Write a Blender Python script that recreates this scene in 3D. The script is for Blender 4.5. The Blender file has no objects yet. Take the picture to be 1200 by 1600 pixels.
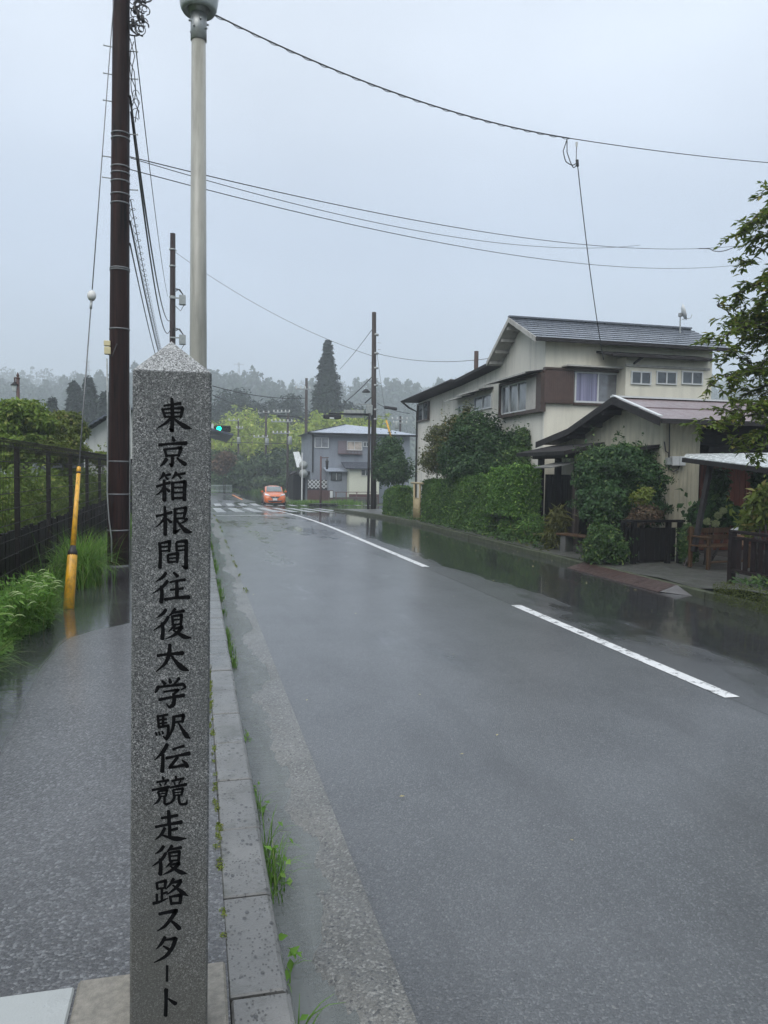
import bpy, math, random
import numpy as np
from mathutils import Vector, Matrix
PI = math.pi
random.seed(7)
RNG = np.random.default_rng(11)
sc = bpy.context.scene
COL = sc.collection

# ---------------------------------------------------------------- camera
F = 1200.0                       # focal length in pixels of a 1200 x 1600 frame
CAM = np.array([0.0, 0.0, 1.88])
YAW, PITCH, ROLL = math.radians(13.7), math.radians(-2.98), math.radians(0.8)
_fw = np.array([math.sin(YAW)*math.cos(PITCH), math.cos(YAW)*math.cos(PITCH), math.sin(PITCH)])
_r0 = np.array([math.cos(YAW), -math.sin(YAW), 0.0])
_u0 = np.cross(_r0, _fw)
_rt = _r0*math.cos(ROLL) + _u0*math.sin(ROLL)
_up = -_r0*math.sin(ROLL) + _u0*math.cos(ROLL)
cd = bpy.data.cameras.new('camera')
cam = bpy.data.objects.new('camera', cd); COL.objects.link(cam)
cam.matrix_world = Matrix(((_rt[0], _up[0], -_fw[0], CAM[0]), (_rt[1], _up[1], -_fw[1], CAM[1]),
                           (_rt[2], _up[2], -_fw[2], CAM[2]), (0, 0, 0, 1)))
cd.sensor_fit = 'VERTICAL'; cd.sensor_height = 36.0; cd.sensor_width = 27.0; cd.lens = 36.0*F/1600
cd.clip_start = 0.05; cd.clip_end = 5000
sc.camera = cam

# ---------------------------------------------------------------- sky, sun, exposure
SUN_EL, SUN_AZ = math.radians(44), math.radians(215)      # azimuth from +Y, clockwise: behind the camera, to the left
w = bpy.data.worlds.new('World'); sc.world = w; w.use_nodes = True
nt = w.node_tree; nt.nodes.clear()
def _n(t, **k):
    n = nt.nodes.new(t)
    for a, b in k.items(): setattr(n, a, b)
    return n
sky = _n('ShaderNodeTexSky', sky_type='NISHITA', sun_disc=False, sun_elevation=SUN_EL, sun_rotation=SUN_AZ,
         altitude=700, air_density=1.2, dust_density=4.0, ozone_density=1.0)
tc = _n('ShaderNodeTexCoord'); sep = _n('ShaderNodeSeparateXYZ')
nt.links.new(tc.outputs['Generated'], sep.inputs[0])
ramp = _n('ShaderNodeValToRGB')                            # overcast sky: three times brighter at the zenith than at the horizon
ramp.color_ramp.interpolation = 'EASE'
ramp.color_ramp.elements[0].position = 0.0;  ramp.color_ramp.elements[0].color = (.29, .345, .44, 1)
ramp.color_ramp.elements[1].position = 1.0;  ramp.color_ramp.elements[1].color = (1.08, 1.12, 1.17, 1)
e = ramp.color_ramp.elements.new(.25); e.color = (.405, .465, .565, 1)
e = ramp.color_ramp.elements.new(.5); e.color = (.60, .655, .735, 1)
nt.links.new(sep.outputs['Z'], ramp.inputs[0])
cl = _n('ShaderNodeTexNoise'); cl.inputs['Scale'].default_value = 1.6; cl.inputs['Detail'].default_value = 3; cl.inputs['Roughness'].default_value = .45
mp = _n('ShaderNodeMapping'); mp.inputs['Scale'].default_value = (1, 1, 2.2)
nt.links.new(tc.outputs['Generated'], mp.inputs[0]); nt.links.new(mp.outputs[0], cl.inputs['Vector'])
mr = _n('ShaderNodeMapRange'); mr.inputs[1].default_value = .3; mr.inputs[2].default_value = .7; mr.inputs[3].default_value = 7.4; mr.inputs[4].default_value = 10.0
nt.links.new(cl.outputs['Fac'], mr.inputs[0])
mul = _n('ShaderNodeVectorMath', operation='SCALE')
nt.links.new(ramp.outputs[0], mul.inputs[0]); nt.links.new(mr.outputs[0], mul.inputs['Scale'])
mx = _n('ShaderNodeMix', data_type='RGBA'); mx.inputs['Factor'].default_value = .88
nt.links.new(sky.outputs[0], mx.inputs['A']); nt.links.new(mul.outputs[0], mx.inputs['B'])
bg = _n('ShaderNodeBackground'); bg.inputs['Strength'].default_value = .115
out = _n('ShaderNodeOutputWorld')
nt.links.new(mx.outputs['Result'], bg.inputs[0]); nt.links.new(bg.outputs[0], out.inputs[0])
sl = bpy.data.lights.new('sun', 'SUN'); sl.energy = 1.5; sl.angle = math.radians(50); sl.color = (1, .98, .95)
so = bpy.data.objects.new('sun', sl); COL.objects.link(so)
_sd = Vector((math.sin(SUN_AZ)*math.cos(SUN_EL), math.cos(SUN_AZ)*math.cos(SUN_EL), math.sin(SUN_EL)))
so.rotation_euler = _sd.to_track_quat('Z', 'Y').to_euler()
vs = sc.view_settings
vs.view_transform = 'Standard'; vs.look = 'None'; vs.gamma = 1; vs.exposure = 0.58; vs.use_curve_mapping = False
sc.cycles.use_denoising = True; sc.cycles.use_adaptive_sampling = True; sc.cycles.adaptive_threshold = .02
sc.cycles.max_bounces = 5; sc.cycles.diffuse_bounces = 2; sc.cycles.glossy_bounces = 2
sc.cycles.transparent_max_bounces = 6; sc.cycles.transmission_bounces = 3; sc.cycles.volume_bounces = 1
sc.cycles.caustics_reflective = False; sc.cycles.caustics_refractive = False

# ---------------------------------------------------------------- where things stand
def ray(px, py):
    return _fw + _rt*((px-600)/F) - _up*((py-800)/F)
def onX(px, py, X): d = ray(px, py); return CAM + d*((X-CAM[0])/d[0])
def onY(px, py, Y): d = ray(px, py); return CAM + d*((Y-CAM[1])/d[1])
def onZ(px, py, Z): d = ray(px, py); return CAM + d*((Z-CAM[2])/d[2])
def onD(px, py, D): return CAM + ray(px, py)*D
def gz(y):                                                 # the road dips past the crossing
    t = np.clip((np.asarray(y, float)-24.0)/42.0, 0, 1)
    return -.85*(3*t*t-2*t*t*t)
XC = 4.30                                                  # centre line
def rz(x, y): return gz(y) - .010*np.abs(np.asarray(x, float)-XC)
SW = .15                                                   # pavement height

# ---------------------------------------------------------------- object helpers
def tag(o, label=None, cat=None, group=None, kind=None):
    if label: o['label'] = label
    if cat: o['category'] = cat
    if group: o['group'] = group
    if kind: o['kind'] = kind
    return o
def empty(name, loc=(0, 0, 0), rz_=0.0, **k):
    o = bpy.data.objects.new(name, None); COL.objects.link(o)
    o.location = loc; o.rotation_euler = (0, 0, rz_); o.empty_display_size = .2
    return tag(o, **k)
def link(name, me, parent=None, m=None, world=True, **k):
    o = bpy.data.objects.new(name, me); COL.objects.link(o)
    if m is not None and not me.materials: me.materials.append(m)
    if parent is not None:
        o.parent = parent
        if world: o.matrix_parent_inverse = pinv(parent)
    return tag(o, **k)
def pinv(p):
    return wmat(p).inverted()
def wmat(p):
    mtx = Matrix.Translation(p.location) @ p.rotation_euler.to_matrix().to_4x4()
    return wmat(p.parent) @ p.matrix_parent_inverse @ mtx if p.parent else mtx
def dup(root, parent=None):
    c = root.copy(); COL.objects.link(c)
    if parent is not None: c.parent = parent
    for ch in root.children: dup(ch, c)
    return c

class MB:
    def __init__(s): s.v = []; s.f = []
    def add(s, vs, fs):
        n = len(s.v); s.v += [tuple(map(float, p)) for p in vs]; s.f += [tuple(i+n for i in f) for f in fs]; return s
    def box(s, x0, x1, y0, y1, z0, z1, M=None):
        vs = [(x, y, z) for z in (z0, z1) for y in (y0, y1) for x in (x0, x1)]
        if M is not None: vs = [M @ Vector(p) for p in vs]
        return s.add(vs, [(0, 2, 3, 1), (4, 5, 7, 6), (0, 1, 5, 4), (2, 6, 7, 3), (0, 4, 6, 2), (1, 3, 7, 5)])
    def bbox(s, x0, x1, y0, y1, z0, z1, b=.01, M=None):    # box with chamfered edges
        X, Y, Z = (x0, x1), (y0, y1), (z0, z1)
        c = lambda a, k, t: a[k] + (t if k == 0 else -t)
        vs = []; idx = {}
        for i in (0, 1):
            for j in (0, 1):
                for k in (0, 1):
                    for a in range(3):
                        idx[i, j, k, a] = len(vs)
                        vs.append((X[i] if a == 0 else c(X, i, b), Y[j] if a == 1 else c(Y, j, b), Z[k] if a == 2 else c(Z, k, b)))
        if M is not None: vs = [M @ Vector(p) for p in vs]
        fs = []
        q = ((0, 0), (1, 0), (1, 1), (0, 1))
        for i in (0, 1):
            fs.append(tuple(idx[i, a, c_, 0] for a, c_ in (q if i else q[::-1])))
            fs.append(tuple(idx[a, i, c_, 1] for a, c_ in (q[::-1] if i else q)))
            fs.append(tuple(idx[a, c_, i, 2] for a, c_ in (q if i else q[::-1])))
        for i in (0, 1):
            for j in (0, 1):
                fs.append((idx[i, j, 0, 0], idx[i, j, 0, 1], idx[i, j, 1, 1], idx[i, j, 1, 0]))
                fs.append((idx[i, 0, j, 0], idx[i, 0, j, 2], idx[i, 1, j, 2], idx[i, 1, j, 0]))
                fs.append((idx[0, i, j, 1], idx[0, i, j, 2], idx[1, i, j, 2], idx[1, i, j, 1]))
                for k in (0, 1): fs.append((idx[i, j, k, 0], idx[i, j, k, 1], idx[i, j, k, 2]))
        return s.add(vs, fs)
    def bar(s, a, b, wx, wz=None):                         # square bar between two points
        a, b = Vector(a), Vector(b); wz = wz or wx
        d = (b-a); L = d.length; q = d.to_track_quat('Y', 'Z').to_matrix().to_4x4()
        return s.box(-wx/2, wx/2, 0, L, -wz/2, wz/2, Matrix.Translation(a) @ q)
    def tube(s, pts, r, n=8, cap=True):
        pts = [Vector(p) for p in pts]; m = len(pts)
        rs = r if hasattr(r, '__len__') else [r]*m
        vs = []; up = Vector((0, 0, 1)); prev = None
        for i, p in enumerate(pts):
            t = (pts[min(i+1, m-1)] - pts[max(i-1, 0)]).normalized()
            if prev is None:
                a = t.cross(up)
                if a.length < .05: a = t.cross(Vector((1, 0, 0)))
            else: a = prev - t*prev.dot(t)
            a.normalize(); prev = a; b = t.cross(a)
            for k in range(n):
                an = 2*PI*k/n; vs.append(p + (a*math.cos(an) + b*math.sin(an))*rs[i])
        fs = [(i*n+k, i*n+(k+1) % n, (i+1)*n+(k+1) % n, (i+1)*n+k) for i in range(m-1) for k in range(n)]
        if cap: fs += [tuple(range(n))[::-1], tuple((m-1)*n+k for k in range(n))]
        return s.add(vs, fs)
    def lathe(s, prof, n=24, c=(0, 0, 0), M=None):
        vs = []
        for r, z in prof:
            for k in range(n):
                a = 2*PI*k/n; p = Vector((r*math.cos(a), r*math.sin(a), z))
                if M is not None: p = M @ p
                vs.append(p + Vector(c))
        m = len(prof)
        fs = [(i*n+k, i*n+(k+1) % n, (i+1)*n+(k+1) % n, (i+1)*n+k) for i in range(m-1) for k in range(n)]
        fs += [tuple(range(n))[::-1], tuple((m-1)*n+k for k in range(n))]
        return s.add(vs, fs)
    def slab(s, quad, t):                                  # a quad given thickness along its normal
        q = [Vector(p) for p in quad]; n = (q[1]-q[0]).cross(q[2]-q[0]).normalized()*t; m = len(q)
        fs = [tuple(range(m)), tuple(range(2*m-1, m-1, -1))] + [(i, i+m, (i+1) % m+m, (i+1) % m) for i in range(m)]
        return s.add(q + [p-n for p in q], fs)
    def mesh(s, name, smooth=False):
        me = bpy.data.meshes.new(name); me.from_pydata(s.v, [], s.f); me.update()
        if smooth: me.polygons.foreach_set('use_smooth', [True]*len(me.polygons))
        return me
    def build(s, name, m, parent=None, smooth=False, **k):
        return link(name, s.mesh(name, smooth), parent, m, **k)

def np_mesh(name, V, Q):                                   # V (n,3), Q (m,k) with k corners per face
    me = bpy.data.meshes.new(name); V = np.asarray(V, np.float32); Q = np.asarray(Q, np.int32)
    me.vertices.add(len(V)); me.vertices.foreach_set('co', V.ravel())
    k = Q.shape[1]; me.loops.add(Q.size); me.loops.foreach_set('vertex_index', Q.ravel())
    me.polygons.add(len(Q)); me.polygons.foreach_set('loop_start', np.arange(0, Q.size, k, dtype=np.int32))
    me.update(calc_edges=True); me.validate()
    return me
def grid_mesh(name, xs, ys, zf, smooth=True):
    X, Y = np.meshgrid(xs, ys); Z = zf(X, Y)
    V = np.stack([X, Y, Z], -1).reshape(-1, 3); nx, ny = len(xs), len(ys)
    i = (np.arange(ny-1)[:, None]*nx + np.arange(nx-1)[None]).ravel()
    me = np_mesh(name, V, np.stack([i, i+1, i+nx+1, i+nx], 1))
    if smooth: me.polygons.foreach_set('use_smooth', [True]*len(me.polygons))
    return me

# ---------------------------------------------------------------- materials
MATS = {}
class NT:
    def __init__(s, name):
        s.m = bpy.data.materials.new(name); s.m.use_nodes = True; s.t = s.m.node_tree; s.t.nodes.clear()
        s.o = s.n('ShaderNodeOutputMaterial'); s.p = s.n('ShaderNodeBsdfPrincipled'); s.l(s.p.outputs[0], s.o.inputs[0])
        s.g = s.n('ShaderNodeNewGeometry'); s.pos = s.g.outputs['Position']
    def n(s, t, **k):
        x = s.t.nodes.new(t)
        for a, b in k.items(): setattr(x, a, b)
        return x
    def l(s, a, b): s.t.links.new(a, b)
    def noise(s, scale, detail=4, rough=.55, vec=None, stretch=None):
        x = s.n('ShaderNodeTexNoise'); x.inputs['Scale'].default_value = scale; x.inputs['Detail'].default_value = detail; x.inputs['Roughness'].default_value = rough
        v = vec or s.pos
        if stretch:
            mp = s.n('ShaderNodeMapping'); mp.inputs['Scale'].default_value = stretch; s.l(v, mp.inputs[0]); v = mp.outputs[0]
        s.l(v, x.inputs['Vector']); return x.outputs['Fac']
    def vor(s, scale, vec=None, feature='F1', out='Distance', stretch=None):
        x = s.n('ShaderNodeTexVoronoi', feature=feature); x.inputs['Scale'].default_value = scale
        v = vec or s.pos
        if stretch:
            mp = s.n('ShaderNodeMapping'); mp.inputs['Scale'].default_value = stretch; s.l(v, mp.inputs[0]); v = mp.outputs[0]
        s.l(v, x.inputs['Vector']); return x.outputs[out]
    def rng(s, f, a, b, c=0., d=1., smooth=False):
        x = s.n('ShaderNodeMapRange', interpolation_type='SMOOTHSTEP' if smooth else 'LINEAR')
        for i, q in enumerate((a, b, c, d)): x.inputs[i+1].default_value = q
        s.l(f, x.inputs[0]); return x.outputs[0]
    def math(s, op, a, b=None, clamp=False):
        x = s.n('ShaderNodeMath', operation=op); x.use_clamp = clamp
        for i, q in enumerate((a, b)):
            if q is None: continue
            if isinstance(q, (int, float)): x.inputs[i].default_value = q
            else: s.l(q, x.inputs[i])
        return x.outputs[0]
    def mix(s, f, a, b):
        x = s.n('ShaderNodeMix', data_type='RGBA')
        for nm, q in (('Factor', f), ('A', a), ('B', b)):
            if isinstance(q, (int, float)): x.inputs[nm].default_value = q
            elif isinstance(q, tuple): x.inputs[nm].default_value = (*q[:3], 1)
            else: s.l(q, x.inputs[nm])
        return x.outputs['Result']
    def xyz(s):
        x = s.n('ShaderNodeSeparateXYZ'); s.l(s.pos, x.inputs[0]); return x.outputs
    def bump(s, h, strength, dist=.01, nrm=None):
        x = s.n('ShaderNodeBump'); x.inputs['Distance'].default_value = dist
        if isinstance(strength, (int, float)): x.inputs['Strength'].default_value = strength
        else: s.l(strength, x.inputs['Strength'])
        s.l(h, x.inputs['Height'])
        if nrm is not None: s.l(nrm, x.inputs['Normal'])
        return x.outputs[0]
    def set(s, **k):
        nm = dict(col='Base Color', rough='Roughness', metal='Metallic', spec='Specular IOR Level', nrm='Normal', coat='Coat Weight',
                  coatr='Coat Roughness', trans='Transmission Weight', ior='IOR', alpha='Alpha', emit='Emission Color', emits='Emission Strength')
        for a, q in k.items():
            i = s.p.inputs[nm[a]]
            if isinstance(q, (int, float)): i.default_value = q
            elif isinstance(q, tuple): i.default_value = (*q[:3], 1)
            else: s.l(q, i)
        return s
def sc3(c, k): return tuple(max(0, min(1, x*k)) for x in c)
def mat(name, col, rough=.6, var=.18, scale=6., bump=0., bscale=60., metal=0., spec=.5, stretch=None, dirt=None, dirts=2., coat=0.):
    if name in MATS: return MATS[name]
    s = NT(name)
    f = s.rng(s.noise(scale, 5, .6, stretch=stretch), .3, .7)
    c = s.mix(f, sc3(col, 1-var), sc3(col, 1+var))
    if dirt:
        g = s.rng(s.noise(dirts, 6, .65, stretch=(3, 3, .35)), .48, .72)
        c = s.mix(s.math('MULTIPLY', g, .75), c, dirt)
    s.set(col=c, metal=metal, spec=spec, coat=coat)
    s.set(rough=s.rng(s.noise(scale*2.3, 3), .3, .7, max(.02, rough-.1), min(1, rough+.1)))
    if bump: s.set(nrm=s.bump(s.noise(bscale, 3, stretch=stretch), bump))
    MATS[name] = s.m; return s.m
def leafmat(name, dark, light, hi=None, rough=.42, trans=.22, patch=.5):
    s = NT(name)
    r = s.g.outputs['Random Per Island']
    big = s.rng(s.noise(patch, 3), .35, .65)
    f = s.math('ADD', s.math('MULTIPLY', r, .6), s.math('MULTIPLY', big, .4))
    c = s.mix(f, dark, light)
    if hi: c = s.mix(s.rng(r, .9, .93), c, hi)
    s.set(col=c, rough=rough+.06, spec=.24)
    tr = s.n('ShaderNodeBsdfTranslucent'); s.l(c, tr.inputs[0])
    m = s.n('ShaderNodeMixShader'); m.inputs[0].default_value = trans
    s.l(s.p.outputs[0], m.inputs[1]); s.l(tr.outputs[0], m.inputs[2]); s.l(m.outputs[0], s.o.inputs[0])
    MATS[name] = s.m; return s.m
# ---------------------------------------------------------------- surface materials
def m_asphalt(name, kind):
    s = NT(name); x = s.xyz()
    sz = {'road': 115, 'walk': 85, 'apron': 95}[kind]; ag = s.vor(sz); cell = s.vor(sz, out='Color')
    sp = s.n('ShaderNodeSeparateColor'); s.l(cell, sp.inputs[0])
    base = s.mix(s.rng(s.noise(1.1, 5, .6), .3, .7), (.056, .061, .066), (.090, .096, .102))
    if kind == 'walk': base = s.mix(s.rng(s.noise(1.6, 4), .35, .65), (.052, .053, .057), (.088, .089, .094))
    if kind == 'apron': base = s.mix(s.rng(s.noise(2.2, 4), .35, .65), (.10, .10, .092), (.17, .168, .152))
    stone = s.mix(sp.outputs[1], (.03, .032, .035), (.22, .23, .24) if kind != 'apron' else (.27, .27, .25))
    c = s.mix(s.rng(sp.outputs[0], .35, .8, 0, {'apron': .95, 'road': .5, 'walk': .8}[kind]), base, stone)
    c = s.mix(s.math('MULTIPLY', s.rng(sp.outputs[2], .988, .992), .6), c, (.22, .22, .21))      # a few pale chips
    c = s.mix(s.rng(s.noise(.9, 6, .65, stretch=(1.3, .35, 1)), .50, .68, 0, .45), c, (.030, .032, .035)) if kind == 'road' else c
    big = s.noise(.55, 4, .6, stretch=(1.6, .35, 1)); mid = s.noise(2.6, 3, .5, stretch=(1, .5, 1))
    w_ = s.math('ADD', s.math('MULTIPLY', big, .75), s.math('MULTIPLY', mid, .25))
    if kind == 'road':
        trk = [s.rng(s.math('ABSOLUTE', s.math('SUBTRACT', x['X'], q_)), 0, .5, .06, 0, True) for q_ in (1.75, 3.25)]; w_ = s.math('ADD', w_, s.math('ADD', trk[0], trk[1]))
        side = s.rng(x['X'], 4.3, 5.9, -.06, .28, True); far = s.rng(x['Y'], 12, 30, 0, .13, True)
        seam = s.rng(x['X'], 4.36, 4.40, 0, .05)
        wet = s.rng(s.math('ADD', s.math('ADD', w_, seam), s.math('ADD', side, far)), .50, .72, 0, 1, True)
        c = s.mix(s.rng(x['X'], 4.36, 4.40), c, s.mix(.35, c, (.018, .019, .020)))               # right lane darkened: its dark wet reflection is put into the colour
        c = s.mix(s.rng(s.math('ABSOLUTE', s.math('SUBTRACT', x['X'], s.math('ADD', 4.385, s.math('MULTIPLY', s.noise(1.2, 4), .04)))), .006, .014, .7, 0), c, (.012, .012, .013))
        rough0, rough1, b0 = .50, .10, .6
    elif kind == 'walk':
        w_ = s.math('ADD', s.math('MULTIPLY', big, .35), .32)
        edge = s.math('ADD', s.rng(x['X'], -1.45, -.75, .26, -.08), s.rng(x['Y'], 8.2, 9.6, 0, .42, True))
        wet = s.rng(s.math('ADD', w_, edge), .60, .66, 0, 1, True)
        rough0, rough1, b0 = .48, .05, .9
    else:
        wet = s.rng(w_, .55, .7, 0, .7, True); rough0, rough1, b0 = .5, .2, .9
    if kind == 'walk': c = s.mix(s.rng(s.noise(45, 4, .7), .52, .66, 0, .6), c, (.022, .022, .024)); c = s.mix(s.rng(s.noise(60, 3, .7), .62, .72, 0, .4), c, (.18, .18, .185))
    fine = s.noise(150, 2)
    c = s.mix(s.rng(s.noise(70, 3, .7), .56, .70, 0, .6), c, (.016, .018, .020))
    h = s.math('ADD', s.math('MULTIPLY', s.math('SUBTRACT', 1., ag), .8), s.math('MULTIPLY', fine, .5))
    rip = s.noise(9, 3, .6, stretch=(.45, 1.8, 1))
    n1 = s.bump(rip, s.math('MULTIPLY', wet, .10 if kind == 'walk' else .11), .05)
    s.set(nrm=s.bump(h, s.math('MULTIPLY', s.math('SUBTRACT', 1.04, wet), b0), .010, n1))
    c = s.mix(s.math('MULTIPLY', wet, .45), c, sc3((.02, .021, .022), 1))
    s.set(col=c, rough=s.rng(wet, 0, 1, rough0, rough1), spec=.5)
    s.set(coat=s.rng(wet, 0, 1, .9, .7), coatr=s.rng(wet, 0, 1, .26, .06)); s.p.inputs['Coat IOR'].default_value = 1.33
    return s.m
M_ROAD = m_asphalt('wet_asphalt', 'road'); M_WALK = m_asphalt('wet_pavement_asphalt', 'walk'); M_APRON = m_asphalt('gutter_concrete', 'apron')
def m_water(name, rip=.5, tint=None):
    s = NT(name); s.t.nodes.remove(s.p)
    b = s.bump(s.noise(9, 3, .55, stretch=(.7, 2.2, 1)), rip, .02)
    b = s.bump(s.noise(38, 2), rip*.5, .004, b)
    fr = s.n('ShaderNodeFresnel'); fr.inputs[0].default_value = 1.33; s.l(b, fr.inputs['Normal'])
    gl = s.n('ShaderNodeBsdfGlossy'); gl.inputs['Roughness'].default_value = .06; s.l(b, gl.inputs['Normal'])
    tr = s.n('ShaderNodeBsdfTransparent'); tr.inputs[0].default_value = (.80, .86, .84, 1)
    df = s.n('ShaderNodeBsdfDiffuse'); df.inputs[0].default_value = (.22, .235, .23, 1)
    tm = s.n('ShaderNodeMixShader'); s.l(s.rng(s.noise(4, 3, .5, stretch=(2.5, .3, 1)), .35, .65, .42, .62), tm.inputs[0]); s.l(tr.outputs[0], tm.inputs[1]); s.l(df.outputs[0], tm.inputs[2]); tr = tm
    m = s.n('ShaderNodeMixShader'); s.l(fr.outputs[0], m.inputs[0]); s.l(tr.outputs[0], m.inputs[1]); s.l(gl.outputs[0], m.inputs[2]); s.l(m.outputs[0], s.o.inputs[0])
    return s.m
M_WATER = m_water('running_water')
def m_paint(name, col, wear=.5):
    s = NT(name)
    f = s.rng(s.noise(7.5, 8, .75), wear+.08, wear+.16); f2 = s.rng(s.noise(60, 3, .7), .64, .74)
    c = s.mix(s.rng(s.noise(3, 4), .3, .7), sc3(col, .86), col)
    c = s.mix(s.math('MAXIMUM', f, s.math('MULTIPLY', f2, .6)), c, (.05, .052, .055))
    s.set(col=c, rough=.38, spec=.5, nrm=s.bump(s.noise(120, 2), .25, .004)); return s.m
M_WHITE = m_paint('road_paint_white', (.76, .77, .77), .44); M_WORN = m_paint('road_paint_worn', (.46, .48, .49), .42); M_ORANGE = m_paint('road_paint_orange', (.75, .25, .05), .55)
def m_kerb():
    s = NT('kerb_concrete')
    c = s.mix(s.rng(s.noise(2.4, 5, .6), .3, .7), (.095, .096, .093), (.175, .174, .166))
    pits = s.math('MULTIPLY', s.rng(s.vor(30, stretch=(1, .6, 1)), .30, .18), s.rng(s.noise(7, 3), .44, .52))
    c = s.mix(pits, c, (.035, .035, .035))
    pits2 = s.math('MULTIPLY', s.rng(s.vor(70, stretch=(1, .6, 1)), .32, .20), s.rng(s.noise(11, 2), .40, .50)); c = s.mix(pits2, c, (.05, .05, .048))
    ms = s.math('MULTIPLY', s.rng(s.noise(3.3, 6, .7), .54, .66), .8); c = s.mix(ms, c, (.055, .058, .045)); c = s.mix(s.rng(s.noise(13, 5, .7), .56, .72, 0, .7), c, (.05, .05, .047))
    s.set(col=c, rough=s.rng(s.noise(4, 3), .3, .7, .22, .45), spec=.5, coat=.35, coatr=.15)
    s.set(nrm=s.bump(s.math('ADD', s.math('SUBTRACT', s.noise(140, 2), pits), s.math('MULTIPLY', pits2, -.7)), .45, .004)); return s.m
M_KERB = m_kerb()
M_KERBR = mat('mossy_kerb', (.048, .056, .030), .8, .5, 7, 1.0, 35, dirt=(.03, .05, .012), dirts=3)
M_MOSS = mat('moss', (.07, .10, .018), .9, .5, 9, 1, 90)
M_SOIL = mat('wet_soil', (.035, .030, .024), .75, .4, 4, 1, 30)
M_GRASSG = mat('far_grass_ground', (.05, .075, .028), .9, .4, .8, 1, 6)
M_SLAB = mat('pale_concrete_slab', (.34, .36, .355), .32, .08, 5, .15, 120, coat=.3)
M_TAN = mat('tan_granite_slab', (.20, .185, .155), .4, .3, 40, .3, 160, coat=.2)
M_YARD = mat('yard_concrete', (.085, .085, .08), .4, .3, 2.5, .5, 70, dirt=(.03, .05, .015))

# ---------------------------------------------------------------- ground, road, pavement
def hill_z(x, y):
    x = np.asarray(x, float); y = np.asarray(y, float)
    d = np.sqrt(x*x+y*y)
    S = lambda t: np.clip(t, 0, 1)**2*(3-2*np.clip(t, 0, 1))
    near = 35*S((d-270)/170) + 34*S((d-520)/240)
    right = 88*S((y-420)/330)*S((x-50)/260)
    wob = (5*np.sin(x*.021+1.2)*np.cos(y*.016+.4) + 3.5*np.sin(x*.047+y*.02))*S((d-250)/90)
    return np.maximum(near, right) + wob
xs = np.concatenate([np.linspace(-1500, -220, 22), np.linspace(-200, -20, 40), np.linspace(-16, 30, 24), np.linspace(36, 260, 40), np.linspace(290, 1500, 20)])
ys = np.concatenate([np.linspace(-300, -10, 12), np.linspace(-5, 100, 60), np.linspace(106, 600, 90), np.linspace(640, 1800, 20)])
link('ground', grid_mesh('ground', xs, ys, lambda x, y: gz(y) - .12 + hill_z(x, y)), m=M_GRASSG, kind='structure')

YS = np.concatenate([np.linspace(-6, 24, 31), np.linspace(25, 66, 60), np.linspace(68, 98, 10)])
link('road', grid_mesh('road', np.concatenate([np.linspace(.72, XC, 6), np.linspace(XC+.6, 7.72, 6)]), YS, rz), m=M_ROAD, kind='structure')
def _cr(px): return px
SY0, SY1 = 44.5, 60.0                                       # the side street that crosses behind the stop line
link('side_street', grid_mesh('side_street', np.linspace(7.72, 70, 20), np.linspace(SY0, SY1, 12), lambda x, y: rz(7.72, y)), m=M_ROAD, kind='structure')
link('side_street', grid_mesh('side_street_west', np.linspace(-60, .72, 20), np.linspace(SY0+1, SY1, 12), lambda x, y: rz(.72, y)), m=M_ROAD, kind='structure')
# the far carriageway bends to the left behind the bank
def bend(u, v):                                             # u across 0..1, v along 0..1
    a = v*1.25; R = 26.0; cx = XC-R
    r = R + (u-.5)*7.0
    return cx + r*np.cos(a), 98 + r*np.sin(a)
U, V_ = np.meshgrid(np.linspace(0, 1, 6), np.linspace(0, 1, 24)); bx_, by_ = bend(U, V_)
bv = np.stack([bx_, by_, np.full_like(bx_, float(rz(.72, 98)))], -1).reshape(-1, 3)
bi = (np.arange(23)[:, None]*6 + np.arange(5)[None]).ravel()
link('road_bend', np_mesh('road_bend', bv, np.stack([bi, bi+1, bi+7, bi+6], 1)), m=M_ROAD, kind='structure')

_gt = np.random.default_rng(4).uniform(-1, 1, 4000)
def _n1(y, f, o): u = np.asarray(y)*f+o+200; i = np.floor(u).astype(int) % 3990; t = u-np.floor(u); t = t*t*(3-2*t); return _gt[i]*(1-t)+_gt[i+1]*t
gn = lambda x, y: .016*_n1(y+.6*x, .9, 3)+.010*_n1(y-.8*x, 2.1, 40)+.006*_n1(y+x*1.5, 5.3, 90)+.004*_n1(y-x*3, 13, 150)+.003*_n1(x*20+y*9, 3, 170)
def apron_z(x, y):
    t = np.clip((.745-np.asarray(x))/.44, 0, 1)
    return gz(y) - .024 - .055*t + gn(x, y)*np.clip(t*4, 0, 1)*np.clip((1-t)*5, .3, 1)*.8
link('gutter', grid_mesh('gutter', np.linspace(.30, .745, 24), np.concatenate([np.linspace(-3, 14, 420), np.linspace(14.2, 43.5, 120)]), apron_z), m=M_APRON, kind='structure')
link('gutter_water', grid_mesh('gutter_water', np.linspace(.302, .66, 4), np.linspace(-3, 43.4, 60), lambda x, y: gz(y) - .043 + 0*x), m=M_WATER, kind='structure')

pave = link('sidewalk', grid_mesh('sidewalk', np.linspace(-1.80, .105, 6), np.concatenate([np.linspace(-3, 24, 12), np.linspace(25, 43.8, 14)]),
       lambda x, y: gz(y)+SW-.004), m=M_WALK, kind='structure')
link('verge', grid_mesh('verge', np.linspace(-4.2, -1.80, 5), np.concatenate([np.linspace(-3, 24, 12), np.linspace(25, 43.8, 14)]),
       lambda x, y: gz(y)+SW-.02+.03*np.sin(y*3)*np.clip((-1.8-x)*6, 0, 1)), m=M_SOIL, kind='structure')
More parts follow.
